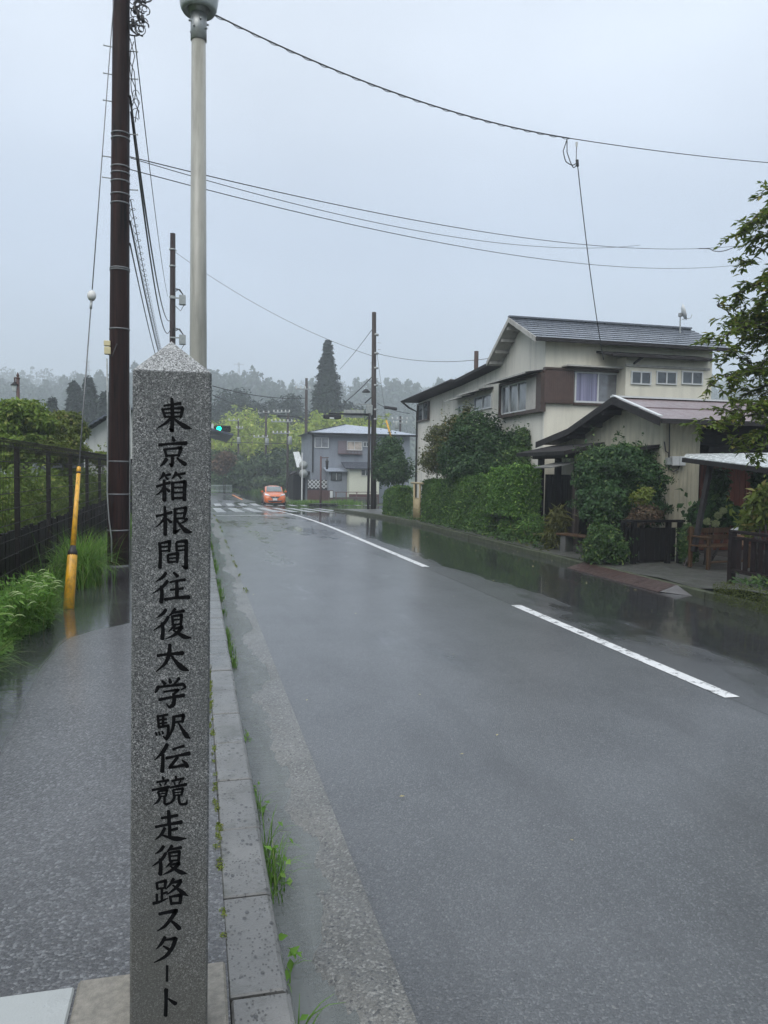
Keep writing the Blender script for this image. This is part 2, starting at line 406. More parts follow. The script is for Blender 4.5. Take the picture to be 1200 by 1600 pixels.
# slabs let into the pavement around the monument's foot
p00, p10 = onZ(-30, 1551, SW), onZ(119, 1543, SW)
sl_ = MB().bbox(p00[0]-.6, p10[0]-.004, p10[1]-.34, p10[1], SW-.05, SW+.006, .006); sl_.build('paving_slab', M_SLAB, pave)
sl_ = MB().bbox(p10[0]+.004, .098, p10[1]-.50, p10[1]+.03, SW-.05, SW+.007, .008); sl_.build('paving_slab', M_TAN, pave)
MB().bbox(p00[0]-.6, p10[0]-.004, p10[1]-.80, p10[1]-.36, SW-.05, SW+.004, .006).build('paving_slab', M_TAN, pave)

# kerb stones, each 0.6 m long
kerb = empty('kerb', (0, 0, 0), kind='structure')
def kerb_mesh(name, x0, x1, h, L, b=.02):
    prof = [(x0, -.25), (x0, h-.008), (x0+.008, h), (x1-b, h), (x1-b*.3, h-b*.35), (x1, h-b*1.1), (x1+.012, -.25)]
    mb = MB(); n = len(prof)
    ys_ = (0.004, .010, L-.010, L-.004); sh = (.006, 0, 0, .006)
    vs = []
    for y_, s_ in zip(ys_, sh):
        for i, (x_, z_) in enumerate(prof): vs.append((x_ + (s_ if i < 2 else -s_ if i > 3 else 0), y_, z_-(s_ if 0 < i < 6 else 0)))
    fs = [(j*n+i, j*n+i+1, (j+1)*n+i+1, (j+1)*n+i) for j in range(3) for i in range(n-1)] + [tuple(range(n))[::-1], tuple(3*n+i for i in range(n))]
    fs = [f[::-1] for f in fs]
    return mb.add(vs, fs).mesh(name)
KM = kerb_mesh('kerb_stone', .105, .304, 0, .598)
y0 = float(onZ(470, 1541, SW)[1]) - .602*6
for i in range(76):
    y = y0 + i*.602
    if y > 43: break
    o = link('kerb_stone', KM, kerb, M_KERB, world=False)
    o.location = (random.uniform(-.004, .004), y, float(gz(y))+SW+random.uniform(-.004, .003))
    o.rotation_euler = (math.atan2(float(gz(y+.6)-gz(y)), .6), random.uniform(-.008, .008), random.uniform(-.004, .004))
# kerb on the far side of the road, low and mossy
XR = 7.72
kerb2 = empty('kerb', (0, 0, 0), kind='structure')
KM2 = kerb_mesh('kerb_stone_mossy', 0, .16, 0, 1.196, .012)
for i in range(36):
    y = 2.0 + i*1.2
    if y > 43: continue
    h = .24 if y < 9.0 else .11
    o = link('kerb_stone', KM2, kerb2, M_KERBR, world=False)
    o.location = (XR+random.uniform(-.01, .01), y+1.2, float(gz(y))+h-.03); o.rotation_euler = (0, random.uniform(-.02, .02), PI+random.uniform(-.006, .006))
    o.location.x += .16
link('yard', grid_mesh('yard', np.linspace(XR+.12, 11.5, 8), np.linspace(-4, 44.2, 50), lambda x, y: gz(y)+.085+.02*np.sin(y*2)*np.sin(x*3)+np.where(y < 10.3, .14, 0)), m=M_YARD, kind='structure')
link('yard', grid_mesh('yard_back', np.linspace(11.5, 40, 8), np.linspace(-4, 44.2, 30), lambda x, y: gz(y)+.08+0*x), m=M_SOIL, kind='structure')

# ---------------------------------------------------------------- painted markings
def marking(name, x0, x1, ya, yb, m, skew=0., nseg=None, dz=.005):
    n = nseg or max(2, int(abs(yb-ya)/1.0)+1)
    yy = np.linspace(ya, yb, n); V = []
    for y in yy:
        V += [(x0+skew*(y-ya), y, float(rz(x0, y))+dz), (x1+skew*(y-ya), y, float(rz(x1, y))+dz)]
    Q = [(2*i, 2*i+1, 2*i+3, 2*i+2) for i in range(n-1)]
    return link(name, np_mesh(name, V, Q), m=m, kind='structure')
def gp(px, py):                                             # a point of the road surface seen at a pixel
    d = ray(px, py); t = 1.9/-d[2]
    for _ in range(30):
        p = CAM + d*t; t += (float(rz(p[0], p[1])) - p[2])/d[2]*.8
    return CAM + d*t
a, b = gp(1146, 1090), gp(805, 946)
marking('centre_line', (a[0]+b[0])/2-.075, (a[0]+b[0])/2+.075, a[1], b[1], M_WHITE)
xc0 = (a[0]+b[0])/2
a, b = gp(655, 886), gp(462, 799)
marking('centre_line', xc0-.075, xc0+.075, a[1], b[1], M_WHITE, skew=-.004)
marking('centre_line', xc0-.075, xc0+.075, -6, -1.5, M_WHITE)
s0, s1 = gp(345, 806), gp(459, 807)
marking('stop_line', .85, xc0-.1, s0[1], s0[1]+.42, M_WHITE, nseg=2)
for row, (pyn, pyf, xoff) in enumerate(((800.5, 793.8, 0), (790.3, 786.8, .3))):
    yn, yf = gp(360, pyn)[1], gp(360, pyf)[1]
    for k in range(16):
        x = 1.0 + xoff + k*.95
        if x > 14.5: break
        marking('crosswalk_bar', x, x+.5, yn, yf, M_WORN, nseg=5)
oy = gp(405, 781)[1]
marking('lane_divider', XC-.35, XC-.15, oy, oy+14, M_ORANGE, skew=-.02)
# ---------------------------------------------------------------- granite monument with brush lettering
def m_granite():
    s = NT('grey_granite')
    v = s.vor(560, out='Color'); sp = s.n('ShaderNodeSeparateColor'); s.l(v, sp.inputs[0])
    v2 = s.vor(300, out='Color'); sp2 = s.n('ShaderNodeSeparateColor'); s.l(v2, sp2.inputs[0])
    c = s.mix(s.rng(sp.outputs[0], .25, .75), (.034, .036, .038), (.235, .24, .238))
    c = s.mix(s.rng(sp2.outputs[1], .72, .80, 0, .8), c, (.022, .023, .025))
    c = s.mix(s.rng(sp2.outputs[0], .86, .92, 0, .7), c, (.46, .46, .45))
    st = s.rng(s.noise(5.5, 6, .65, stretch=(1, 1, .3)), .36, .64)
    c = s.mix(s.math('MULTIPLY', st, .58), c, (.085, .09, .088))
    x = s.xyz()
    low = s.math('MULTIPLY', s.rng(s.math('ADD', x['Z'], s.math('MULTIPLY', s.noise(5, 4), .9)), .75, 1.5, .55, 0, True), 1.)
    c = s.mix(low, c, (.075, .072, .058))                    # splashed dirt on the lower shaft
    s.set(col=c, rough=.42, spec=.45, nrm=s.bump(s.noise(260, 2), .22, .002), coat=.0, coatr=.25); return s.m
def m_granite_cap():
    s = NT('weathered_granite')
    v = s.vor(360, out='Color'); sp = s.n('ShaderNodeSeparateColor'); s.l(v, sp.inputs[0])
    c = s.mix(s.rng(sp.outputs[0], .2, .8), (.11, .115, .115), (.42, .43, .43))
    c = s.mix(s.rng(sp.outputs[2], .85, .9, 0, .8), c, (.03, .03, .03))
    s.set(col=c, rough=.6, spec=.4, nrm=s.bump(s.noise(240, 2), .4, .002)); return s.m
M_GRAN, M_GCAP = m_granite(), m_granite_cap()
M_INK = NT('black_engraving_paint').set(col=(.003, .003, .0035), rough=.6, spec=.12).m
FY = 2.245                                                   # plane of the lettered face
c_tl, c_tr = onY(207, 580, FY), onY(331, 583, FY)
c_bl, c_br = onY(202, 1590, FY), onY(324.5, 1590, FY)
zt = float((c_tl[2]+c_tr[2])/2); hw = float(c_tr[0]-c_tl[0])/2; mcx = float(c_tl[0]+c_tr[0])/2
mbx = float(c_bl[0]+c_br[0])/2; hwb = float(c_br[0]-c_bl[0])/2; zb_ = float(c_bl[2])
sl_x = (mcx-mbx)/(zt-zb_)                                    # the shaft leans a hair
def fx(z): return mbx + sl_x*(z-zb_)
mon = empty('stone_monument', (fx(SW), FY+hw, SW), label='square grey granite monument pillar with black vertical brush lettering beside the kerb', cat='monument')
mb = MB(); b = .006; ring = lambda cx, hwv, z: [(cx-hwv+b, FY, z), (cx+hwv-b, FY, z), (cx+hwv, FY+b, z), (cx+hwv, FY+2*hw-b, z), (cx+hwv-b, FY+2*hw, z), (cx-hwv+b, FY+2*hw, z), (cx-hwv, FY+2*hw-b, z), (cx-hwv, FY+b, z)]
vs_ = ring(fx(-.1), hwb*1.0, -.1) + ring(fx(zt), hw, zt)
mb.add(vs_, [(i, (i+1) % 8, 8+(i+1) % 8, 8+i) for i in range(8)] + [tuple(range(8, 16))]); mb.build('shaft', M_GRAN, mon)
ap = onY(268, 533, FY+hw)
mb = MB(); r0 = ring(fx(zt), hw-.002, zt+.0005); apex = (float(ap[0]), FY+hw, float(ap[2]))
ins = lambda z, k: [(apex[0]+(p[0]-apex[0])*k, apex[1]+(p[1]-apex[1])*k, z) for p in r0]
r1 = ins(zt+.004, 1.0); r2 = ins(apex[2]-.004, .03)
mb.add(r0+r1+r2+[apex], [(i, (i+1) % 8, 8+(i+1) % 8, 8+i) for i in range(8)] + [(8+i, 8+(i+1) % 8, 16+(i+1) % 8, 16+i) for i in range(8)] + [(16+i, 16+(i+1) % 8, 24) for i in range(8)])
mb.build('pyramid_cap', M_GCAP, mon)

GLYPHS = [
 ((245,621,300,675), "42,2,5 44,20,7 44,60,7 43,97,8 35,90,2;20,24,4 45,20,4.5 68,17,6;16,33,6 20,45,5 24,57,5;17,34,4 45,32,4 73,30,6.5 71,45,6 67,58,5;24,45,3.5 66,43,3.5;24,56,4 66,55,4;40,60,6 25,74,5 1,89,1.5;46,58,3 62,72,6 80,84,9 99,90,1.5"),
 ((248,682,292,729), "49,1,4 54,14,7;0,28,6 45,24,4.5 98,22,8;20,42,6 25,56,5 27,66,5;21,43,4 50,40,4 80,37,6.5 75,52,6 70,65,5;28,64,4 70,62,4;48,64,6 49,84,6 46,97,7 37,90,2;28,74,7 18,88,6 5,99,2;64,70,3 78,82,6 95,93,8"),
 ((244,738,291.5,783), "26,2,6 20,14,5 9,27,1.5;24,12,4 47,7,5;31,15,3 38,24,5;66,0,6 60,12,5 51,23,1.5;64,10,4 95,3,5;74,12,3 81,20,5;1,49,5 24,42,4 45,35,6;26,26,5 27,60,7 27,98,8;26,50,5 16,66,4 0,79,1.5;31,54,3 43,66,6;54,34,6 54,66,6 55,95,6;54,36,4 76,34,4 95,32,7 93,66,7 93,97,7;56,53,3.5 92,52,3.5;56,70,3.5 92,69,3.5;56,90,4.5 92,88,4.5"),
 ((244,791,300.5,836), "0,35,5 20,28,4 43,21,6;24,1,5 25,50,7 25,99,7;24,38,5 14,56,4 0,73,1.5;29,42,3 41,56,6;52,10,5 70,6,4 82,5,6.5 79,26,6 76,44,5;54,25,3.5 78,23,3.5;54,43,4 78,41,4;52,8,6 52,50,6 51,92,7 67,79,2;86,43,6 77,54,4 68,59,2;56,48,4 70,70,6 84,86,9 100,90,1.5"),
 ((248,843.5,292.5,889), "3,10,6 6,50,6 4,96,7;6,12,4 39,5,6.5 36,40,5;8,25,3.5 36,22,3.5;8,39,3.5 36,36,3.5;62,10,5 63,38,5;62,8,4 97,3,7 96,50,7 96,97,8 81,89,2;64,23,3.5 94,20,3.5;64,37,3.5 94,34,3.5;32,52,5 34,77,5;32,52,4 67,46,6 64,77,5.5;34,64,3.2 64,61,3.2;34,77,4 66,74,4"),
 ((238,894,296,941.5), "37,1,6 28,16,6 9,31,1.5;41,28,6 28,48,6 1,70,1.5;24,46,6 26,70,7 24,99,8;57,1,4 68,14,7;48,33,4 66,28,4 88,25,6;66,30,6 66,58,7 66,84,7;48,58,4 66,56,4 83,53,5;33,90,6 66,84,5 99,82,8"),
 ((239,951,299,999), "34,2,6 26,16,6 10,29,1.5;40,26,6 28,48,6 1,71,1.5;24,46,6 26,72,7 24,99,8;58,0,6 50,14,5 40,26,1.5;52,14,4 81,7,6;50,24,5 52,54,5;50,25,4 75,20,6 72,53,5.5;52,37,3.2 72,34,3.2;52,52,3.6 72,50,3.6;58,54,5 48,66,4 40,75,1.5;54,66,4 76,60,6.5 60,82,6 33,99,1.5;52,70,3 68,82,6 83,92,8 100,95,1.5"),
 ((243,1006,296,1050), "5,42,6 42,36,5 81,33,8;42,1,6 40,36,8 28,70,6 1,99,1.5;46,40,4 62,66,7 80,86,10 99,95,1.5"),
 ((242,1058,291,1106), "23,12,4 32,22,7;46,5,4 50,18,7;78,3,6 66,18,4 58,24,1.5;11,30,6 6,42,6 1,52,2;10,32,5 50,28,4.5 90,23,6 97,33,5 82,43,1.5;28,48,4 50,44,4 75,41,6 60,56,4;58,54,5 62,70,7 58,90,8 46,98,5 36,86,1.5;13,74,6 50,66,5 93,59,7"),
 ((241.5,1116,297,1157), "9,5,5 12,50,5;10,8,4 37,1,4.5;12,22,3.5 34,18,3.5;12,36,3.5 34,32,3.5;24,6,5 24,48,5;10,50,5 39,43,5 38,74,6 34,94,7 23,84,2;3,68,3 6,80,4.5;12,66,3 15,78,4.5;21,64,3 24,74,4.5;52,10,4 82,3,6.5 78,30,5.5;56,31,4 80,26,4.5;54,8,6 52,50,6 37,96,1.5;66,30,3 78,58,6 90,82,9 101,92,1.5"),
 ((241,1162.6,296.6,1206.5), "37,0,7 24,28,7 1,57,1.5;24,36,6 24,70,7 22,99,8;52,19,5 68,12,4 83,7,6;33,50,6 64,42,4.5 99,33,8;66,46,6 54,66,6 42,84,5 64,80,5 85,74,6;78,57,3 88,68,6 93,81,8"),
 ((237,1213,293,1259), "30,1,4 33,10,5;14,20,4 47,13,5;22,24,3 26,32,3.5;41,19,3.5 36,30,2.5;1,47,4.5 49,36,5.5;18,52,5 22,70,4.5;18,52,3.5 43,46,5 39,68,4.5;22,60,2.6 40,57,2.6;22,69,3.2 40,66,3.2;24,70,5 18,84,5 5,97,1.5;36,70,5 36,90,5 40,96,4 47,88,1.5;66,-1,4 69,8,5;56,16,4 89,7,5;62,20,3 65,28,3.5;81,15,3.5 76,26,2.5;52,38,4 97,27,6;60,46,5 62,66,4.5;60,46,3.5 87,41,5 83,64,4.5;62,56,2.6 83,53,2.6;62,65,3.2 82,63,3.2;64,68,5 58,84,5 41,99,1.5;76,66,5 76,84,5 81,95,5 97,93,5 99,78,1.5"),
 ((243,1266,291,1313.5), "19,26,5 71,17,6;42,1,6 44,20,7 44,46,7;0,55,5.5 45,46,5 85,39,8;46,50,6 46,88,7;48,66,4 71,60,6;30,58,6 20,78,6 0,97,1.5;14,78,3 40,88,5 70,94,9 101,92,1.5"),
 ((237,1321,292,1367), "34,2,6 26,16,6 10,29,1.5;40,26,6 28,48,6 1,71,1.5;24,46,6 26,72,7 24,99,8;58,0,6 50,14,5 40,26,1.5;52,14,4 84,7,6;50,24,5 52,54,5;50,25,4 79,20,6 76,53,5.5;52,37,3.2 76,34,3.2;52,52,3.6 76,50,3.6;58,54,5 48,66,4 40,75,1.5;54,66,4 79,60,6.5 60,82,6 33,99,1.5;52,70,3 68,82,6 85,92,8 101,95,1.5"),
 ((238.5,1373,294,1414.5), "11,15,5 14,40,5;12,16,4 37,7,6 34,36,5;14,38,4 36,34,4;26,38,5 26,82,5;28,56,4 41,51,5;12,58,5 12,88,5;1,93,6 20,87,5 43,73,2;59,0,6 50,20,5 37,40,1.5;54,16,4 80,7,7 66,34,6 39,61,1.5;56,24,3 72,40,6 86,54,8 100,65,1.5;49,66,5 53,97,5;50,68,4 80,61,7 77,93,6;53,93,5 78,91,5"),
 ((244.7,1421,281.5,1455.5), "10,21,6 40,14,6 84,5,8 62,40,7 36,74,6 1,99,1.5;60,50,4 80,68,7 97,87,9"),
 ((240,1463.5,276,1504.5), "50,1,6 34,26,6 11,48,1.5;46,13,4 70,10,5 96,7,8 80,44,7 50,76,6 1,99,1.5;42,36,3 58,44,5 73,53,6"),
 ((258.7,1508,263,1534), "55,3,4.5 50,97,4.5"),
 ((255,1545,275.4,1587.6), "22,1,7.5 22,50,6.5 18,99,7;40,36,3 66,46,6 96,55,8"),
]
def catmull(pts, n=7):
    P = [pts[0]] + pts + [pts[-1]]; o = []
    for i in range(1, len(P)-2):
        p0, p1, p2, p3 = (np.array(P[i+k], float) for k in (-1, 0, 1, 2))
        # keep sharp brush corners: damp tangents where the stroke turns hard
        def tan(a, b_, c_):
            u, v = b_[:2]-a[:2], c_[:2]-b_[:2]; lu, lv = np.linalg.norm(u), np.linalg.norm(v)
            if lu < 1e-6 or lv < 1e-6: return np.zeros(3)
            k = max(0, (u@v)/(lu*lv)); t = (c_-a)*.5; return t*k*min(1, min(lu, lv)/max(lu, lv)*1.6)
        t1, t2 = tan(p0, p1, p2), tan(p1, p2, p3)
        for k in range(n):
            t = k/n; h = (2*t**3-3*t**2+1, t**3-2*t**2+t, -2*t**3+3*t**2, t**3-t**2)
            o.append(h[0]*p1+h[1]*t1+h[2]*p2+h[3]*t2)
    o.append(np.array(P[-2], float)); return o
def face_pt(px, py, k): p = onY(px, py, FY-.0012-k*.00003); return p
for gi, (bb, txt) in enumerate(GLYPHS):
    mb = MB()
    for si, st in enumerate(txt.split(';')):
        pts = [tuple(map(float, q.split(','))) for q in st.split()]
        pts = [(bb[0]+(bb[2]-bb[0])*x/100, bb[1]+(bb[3]-bb[1])*y/100, ww) for x, y, ww in pts]
        c = catmull(pts); L = []; Rr = []; m = len(c)
        for i in range(m):
            d = c[min(i+1, m-1)][:2]-c[max(i-1, 0)][:2]; d = d/(np.linalg.norm(d)+1e-9); nn = np.array([-d[1], d[0]]); hw_ = c[i][2]*.44
            if i == 0: s0_ = c[0][:2]-d*hw_*.55; sn, sd = nn, d
            if i == m-1: e0_ = c[i][:2]+d*hw_*.55; en = nn
            L.append(c[i][:2]+nn*hw_); Rr.append(c[i][:2]-nn*hw_)
        h0, h1 = c[0][2]*.44, c[-1][2]*.44
        L = [s0_ + sn*h0*.35] + L + [e0_ + en*h1*.35]; Rr = [s0_ - sn*h0*.75 + sd*h0*.35] + Rr + [e0_ - en*h1*.55]
        V = [face_pt(*p, si) for p in L] + [face_pt(*p, si) for p in Rr]; m = len(L)
        mb.add(V, [(i, i+1, m+i+1, m+i) for i in range(m-1)])
    mb.build('engraved_character', M_INK, mon)

# ---------------------------------------------------------------- lamp post behind the monument
M_CREAM = mat('cream_enamel_pole', (.31, .305, .265), .38, .10, 3, .05, 90, dirt=(.17, .165, .14), dirts=5, coat=.2)
M_GALV = mat('galvanised_steel', (.33, .345, .34), .45, .2, 14, .1, 90, metal=.6)
LD = 6.6
lb = onD(309.5, 735, LD); lx, ly = float(lb[0]), float(lb[1]); ltop = float(onY(312, 53, ly)[2])
lamp = empty('street_lamp', (lx, ly, SW), label='cream tubular lamp post with frosted bowl lantern right behind the monument', cat='street lamp')
n = 28
MB().lathe([(.12, SW), (.12, SW+.02), (.075, SW+.05), (.072, SW+.6), (.071, 3.0), (.058, ltop), ], n, (lx, ly, 0)).build('pole', M_CREAM, lamp, True)
MB().lathe([(.060, ltop-.06), (.066, ltop-.058), (.066, ltop+.20), (.060, ltop+.20)], n, (lx, ly, 0)).build('collar', M_GALV, lamp, True)
for a in range(8):
    an = a*PI/4+.2; zz = ltop + (.03 if a % 2 else .09)
    MB().tube([(lx+.06*math.cos(an), ly+.06*math.sin(an), zz), (lx+.083*math.cos(an), ly+.083*math.sin(an), zz)], .008, 6).build('bolt', M_GALV, lamp)
s = NT('frosted_glass'); s.set(col=(.62, .66, .66), rough=.3, spec=.5, trans=.25, nrm=s.bump(s.noise(60, 2, stretch=(1, 1, .05)), .3)); M_FROST = s.m
gz0 = ltop+.17
prof = [(.085, gz0+.03), (.128, gz0), (.148, gz0+.03), (.156, gz0+.08), (.185, gz0+.30), (.20, gz0+.5), (.18, gz0+.5), (.16, gz0+.3), (.13, gz0+.08), (.085, gz0+.06)]
mb = MB(); V = []; nn_ = 72
for r, z in prof:
    for k in range(nn_):
        a = 2*PI*k/nn_; rr = r*(1+(.012 if k % 2 else -.012)*(1 if z > gz0+.09 else 0)); V.append((lx+rr*math.cos(a), ly+rr*math.sin(a), z))
mb.add(V, [(i*nn_+k, i*nn_+(k+1) % nn_, (i+1)*nn_+(k+1) % nn_, (i+1)*nn_+k) for i in range(len(prof)-1) for k in range(nn_)])
mb.build('glass_bowl', M_FROST, lamp, True)
M_DARKM = mat('dark_metal', (.018, .019, .020), .4, .3, 9, 0, metal=.5)
MB().lathe([(.20, gz0+.47), (.31, gz0+.43), (.33, gz0+.445), (.26, gz0+.56), (.10, gz0+.68), (.03, gz0+.74)], 36, (lx, ly, 0)).build('lantern_hood', M_DARKM, lamp, True)
MB().lathe([(.062, gz0-.02), (.09, gz0+.02), (.11, gz0+.08), (.05, gz0+.12), (.045, gz0+.3)], 20, (lx, ly, 0)).build('lamp_holder', M_GALV, lamp, True)

# ---------------------------------------------------------------- utility poles and wires
def m_wood(name, a, b, stretch=(7, 7, .35), rough=.5, wet=.3):
    s = NT(name); f = s.rng(s.noise(2.2, 7, .7, stretch=stretch), .32, .68)
    c = s.mix(f, a, b); cr = s.rng(s.noise(3.5, 3, .6, stretch=(9, 9, .2)), .58, .64); c = s.mix(cr, c, sc3(a, .25))
    s.set(col=c, rough=rough, spec=.12, coat=wet*.2, coatr=.3, nrm=s.bump(s.math('SUBTRACT', f, cr), .5, .006)); return s.m
M_POLE = m_wood('creosoted_pole_wood', (.007, .004, .004), (.034, .013, .010))
M_POLE2 = m_wood('weathered_pole_wood', (.025, .019, .017), (.085, .070, .062))
M_BLACK = mat('black_rubber', (.012, .012, .013), .45, .2, 20)
M_WIRE = mat('black_cable', (.016, .016, .018), .5, .1, 9)
M_STEELW = mat('grey_stay_wire', (.16, .165, .17), .45, .2, 20, metal=.5)
M_BOXG = mat('grey_metal_box', (.30, .32, .31), .45, .15, 8, metal=.2)
M_PORC = mat('white_porcelain', (.62, .62, .60), .25, .08, 6)

PX, PY_ = -1.40, 14.40
pole = empty('utility_pole', (PX, PY_, SW), label='thick dark brown timber utility pole beside the wire fence on the left', cat='utility pole')
ptop = onD(190, -260, 14.2)
PT = Vector((float(onY(189.5, 0, PY_)[0]), PY_, float(onY(189.5, 0, PY_)[2]))); PB = Vector((float(onY(184.5, 870, PY_)[0]), PY_, SW-.2))
pd = (PT-PB).normalized(); PTT = PB + pd*14.0
def pz(z): return PB + pd*((z-PB.z)/pd.z)                    # a point of the pole's axis at height z
def pr(z): return .190 - .0050*(z-SW)
zz = np.linspace(SW-.2, float(PTT.z), 22)
MB().tube([pz(z) for z in zz], [pr(z) for z in zz], 28).build('shaft', M_POLE, pole, True)
def yz(py): return float(onY(186, py, PY_)[2])
def band(py, m=M_STEELW, h=.012, g=.006):
    z = yz(py); c = pz(z); return MB().lathe([(pr(z)+g, z-h), (pr(z)+g+.004, z), (pr(z)+g, z+h)], 24, (c.x, c.y, 0)).build('band', m, pole, True)
for py in (721, 772, 828, 883, 515, 420, 423, 319, 285, 272, 262, 210, 218, 305): band(py)
for i, (py, sd) in enumerate(((75, -1), (160, -1), (247, -1), (78, 1), (121, 1), (208, 1), (295, 1), (280, -1), (35, 1), (118, -1))):
    z = yz(py); c = pz(z); a = c + Vector((sd*(pr(z)-.01), 0, 0)); b_ = c + Vector((sd*(pr(z)+.13), -.02, 0))
    mb = MB().tube([a, b_], .009, 6); mb.tube([b_, b_+Vector((sd*.008, 0, 0))], .018, 6); mb.build('step_bolt', M_GALV, pole)
# fittings: pale junction block, splice boxes and the grey conduit down the side
z = yz(545); c = pz(z)
M_YBOX = mat('cream_plastic', (.62, .55, .33), .4, .1, 9)
for py0, py1, dx in ((535, 543, -.19), (544.5, 556, -.185)):
    za, zb2 = yz(py1), yz(py0); MB().bbox(c.x+dx-.055, c.x+dx+.055, c.y-.15, c.y-.05, za, zb2, .008, Matrix.Rotation(0, 4, 'Z')).build('junction_block', M_YBOX, pole)
pts = [pz(yz(540))+Vector((-.02, -pr(3.5)-.02, 0)), pz(yz(560))+Vector((-.10, -pr(3.3)-.05, 0)), pz(yz(556))+Vector((-.17, -.12, 0))]
MB().tube(pts, .01, 6).build('cable_lead', M_WIRE, pole, True)
pts = [Vector(onY(px, py, PY_-.22).tolist()) for px, py in ((167, 560), (168, 640), (168, 720), (167.5, 770), (170, 810), (174, 840), (174.5, 878))]
MB().tube(pts, .012, 8).build('conduit', M_GALV, pole, True)
pts = [pz(z)+Vector((.19, -.03, 0)) for z in (SW, 1.2, 2.2, 3.0)]
MB().tube(pts, .011, 8).build('conduit', M_GALV, pole, True)
# the tangle of cable loops near the top
def loop(mb, c, r, tilt, n=14, th=.009, turns=1.0):
    q = Matrix.Rotation(tilt[0], 3, 'X') @ Matrix.Rotation(tilt[1], 3, 'Y')
    mb.tube([Vector(c) + q @ Vector((r*math.cos(2*PI*turns*k/n)*random.uniform(.9, 1.1), 0, r*1.2*math.sin(2*PI*turns*k/n))) for k in range(n+1)], th, 5)
mb = MB()
for i in range(26):
    c_ = onY(215+random.uniform(-9, 13), random.uniform(-20, 50), PY_+random.uniform(-.15, .15)); loop(mb, c_, random.uniform(.04, .14), (random.uniform(-.5, .5), random.uniform(-1, 1)), th=random.choice((.007, .009, .013)), turns=random.uniform(.6, 1))
mb.build('cable_loops', M_WIRE, pole, True, kind='stuff')
mb = MB()
for i in range(7):
    if i < 3: mb.tube([onY(203+k*1.1+random.uniform(-1.6, 1.6)+(5*math.sin(k*.9+i*2)), 60+k*14+i*5, PY_-.05) for k in range(10)], .008, 5); continue
    py = 105 + i*14; c_ = onY(211+random.uniform(-1, 2), py, PY_-.05); loop(mb, c_, random.uniform(.05, .08), (0, random.uniform(-.4, .4)), th=.006, turns=.6)
mb.build('cable_loops', M_WIRE, pole, True, kind='stuff')
mb = MB()
for px, py in ((215, 18), (222, 24), (207, 30), (210, 10)):
    c_ = Vector(onY(px, py, PY_-.05).tolist()); mb.tube([c_, c_+Vector((.02, 0, -.12))], [.03, .03], 8)
mb.build('splice_sleeve', M_BLACK, pole, True)

# second pole down the road
P2 = Vector((float(onD(269, 700, 43.4)[0]), float(onD(269, 700, 43.4)[1]), float(gz(42))+SW))
pole2 = empty('utility_pole', P2, label='slim dark timber utility pole whose top shows just above the monument', cat='utility pole')
p2t = onY(270, 365, P2.y)
MB().tube([P2-Vector((0, 0, .3)), Vector(p2t.tolist())], [.19, .145], 16).build('shaft', M_POLE, pole2, True)
for py, dx in ((466, 1), (528, 1)):
    c_ = onY(285, py+3, P2.y-.1); MB().bbox(c_[0]-.18, c_[0]+.18, c_[1]-.15, c_[1]+.15, c_[2]-.27, c_[2]+.27, .03).build('equipment_box', M_BOXG, pole2)
    a = onY(266, py-1, P2.y-.2); b_ = onY(282, py, P2.y-.2); MB().bar(a, b_, .07).build('bracket', M_GALV, pole2)
    mb = MB()
    for k in range(3):
        q = [onY(px, y2, P2.y-.15) for px, y2 in ((272, py-16+k*3), (279+k, py-14), (287, py-4))]; MB().tube(q, .025, 5).build('cable_loop', M_WIRE, pole2, True)
    q = [onY(px, y2, P2.y-.15) for px, y2 in ((274, py+12), (282, py+20), (288, py+10))]; mb.tube(q, .02, 5)
    mb.build('cable_loop', M_WIRE, pole2, True)
for py in (390, 416, 464):
    z = float(onY(269, py, P2.y)[2]); MB().lathe([(.175, z-.04), (.185, z), (.175, z+.04)], 14, (P2.x+.02, P2.y, 0)).build('band', M_GALV, pole2, True)
MB().bar(onY(265, 391, P2.y), onY(276, 392, P2.y), .05).build('bracket', M_GALV, pole2)

def wire(name, a, b, sag, r, label, m=M_WIRE, n=28, coil=0, cr=1.5, cat='wire', group=None, mid=None):
    a, b = Vector([float(q) for q in a]), Vector([float(q) for q in b]); pts = []
    for i in range(n+1):
        t = i/n; p = a.lerp(b, t); p.z -= sag*4*t*(1-t); pts.append(p)
    root = MB().tube(pts, r, 6).build(name, m, None, True, label=label, cat=cat, group=group)
    if coil:
        d = (b-a).length; k = int(coil*d); q = []; ax = (b-a).normalized(); s1 = ax.cross(Vector((0, 0, 1))).normalized(); s2 = s1.cross(ax)
        for i in range(k*8+1):
            t = i/(k*8); p = a.lerp(b, t); p.z -= sag*4*t*(1-t); an = 2*PI*i/8
            q.append(p - s2*(r*.9) + (s1*math.cos(an)+s2*math.sin(an))*r*cr)
        MB().tube(q, r*.55, 4).build('spiral_wrap', m, root, True)
    return root
A = lambda px, py: onY(px, py, PY_-.05)
B = lambda px, py: onY(px, py, P2.y)
wire('overhead_cable', A(203, 150), B(266, 500), 1.2, .020, 'thick cable from the near pole to the second pole, upper of the thick pair', group='cables between the two left poles')
wire('overhead_cable', A(205, 175), B(266, 514), 1.5, .020, 'thick cable running from near pole to second pole, lower of the thick pair', group='cables between the two left poles')
wire('overhead_cable', A(210, 55), B(262, 463), .5, .010, 'thin wire hanging rightmost of the cables between the two left poles', group='cables between the two left poles')
wire('overhead_cable', A(203, 345), B(262, 590), .45, .016, 'cable leaving the near pole lowest and dropping behind the monument tip', group='cables between the two left poles')
wire('overhead_cable', A(203, 380), B(258, 596), .40, .012, 'thin lower cable closest to the near pole behind the monument tip', group='cables between the two left poles')
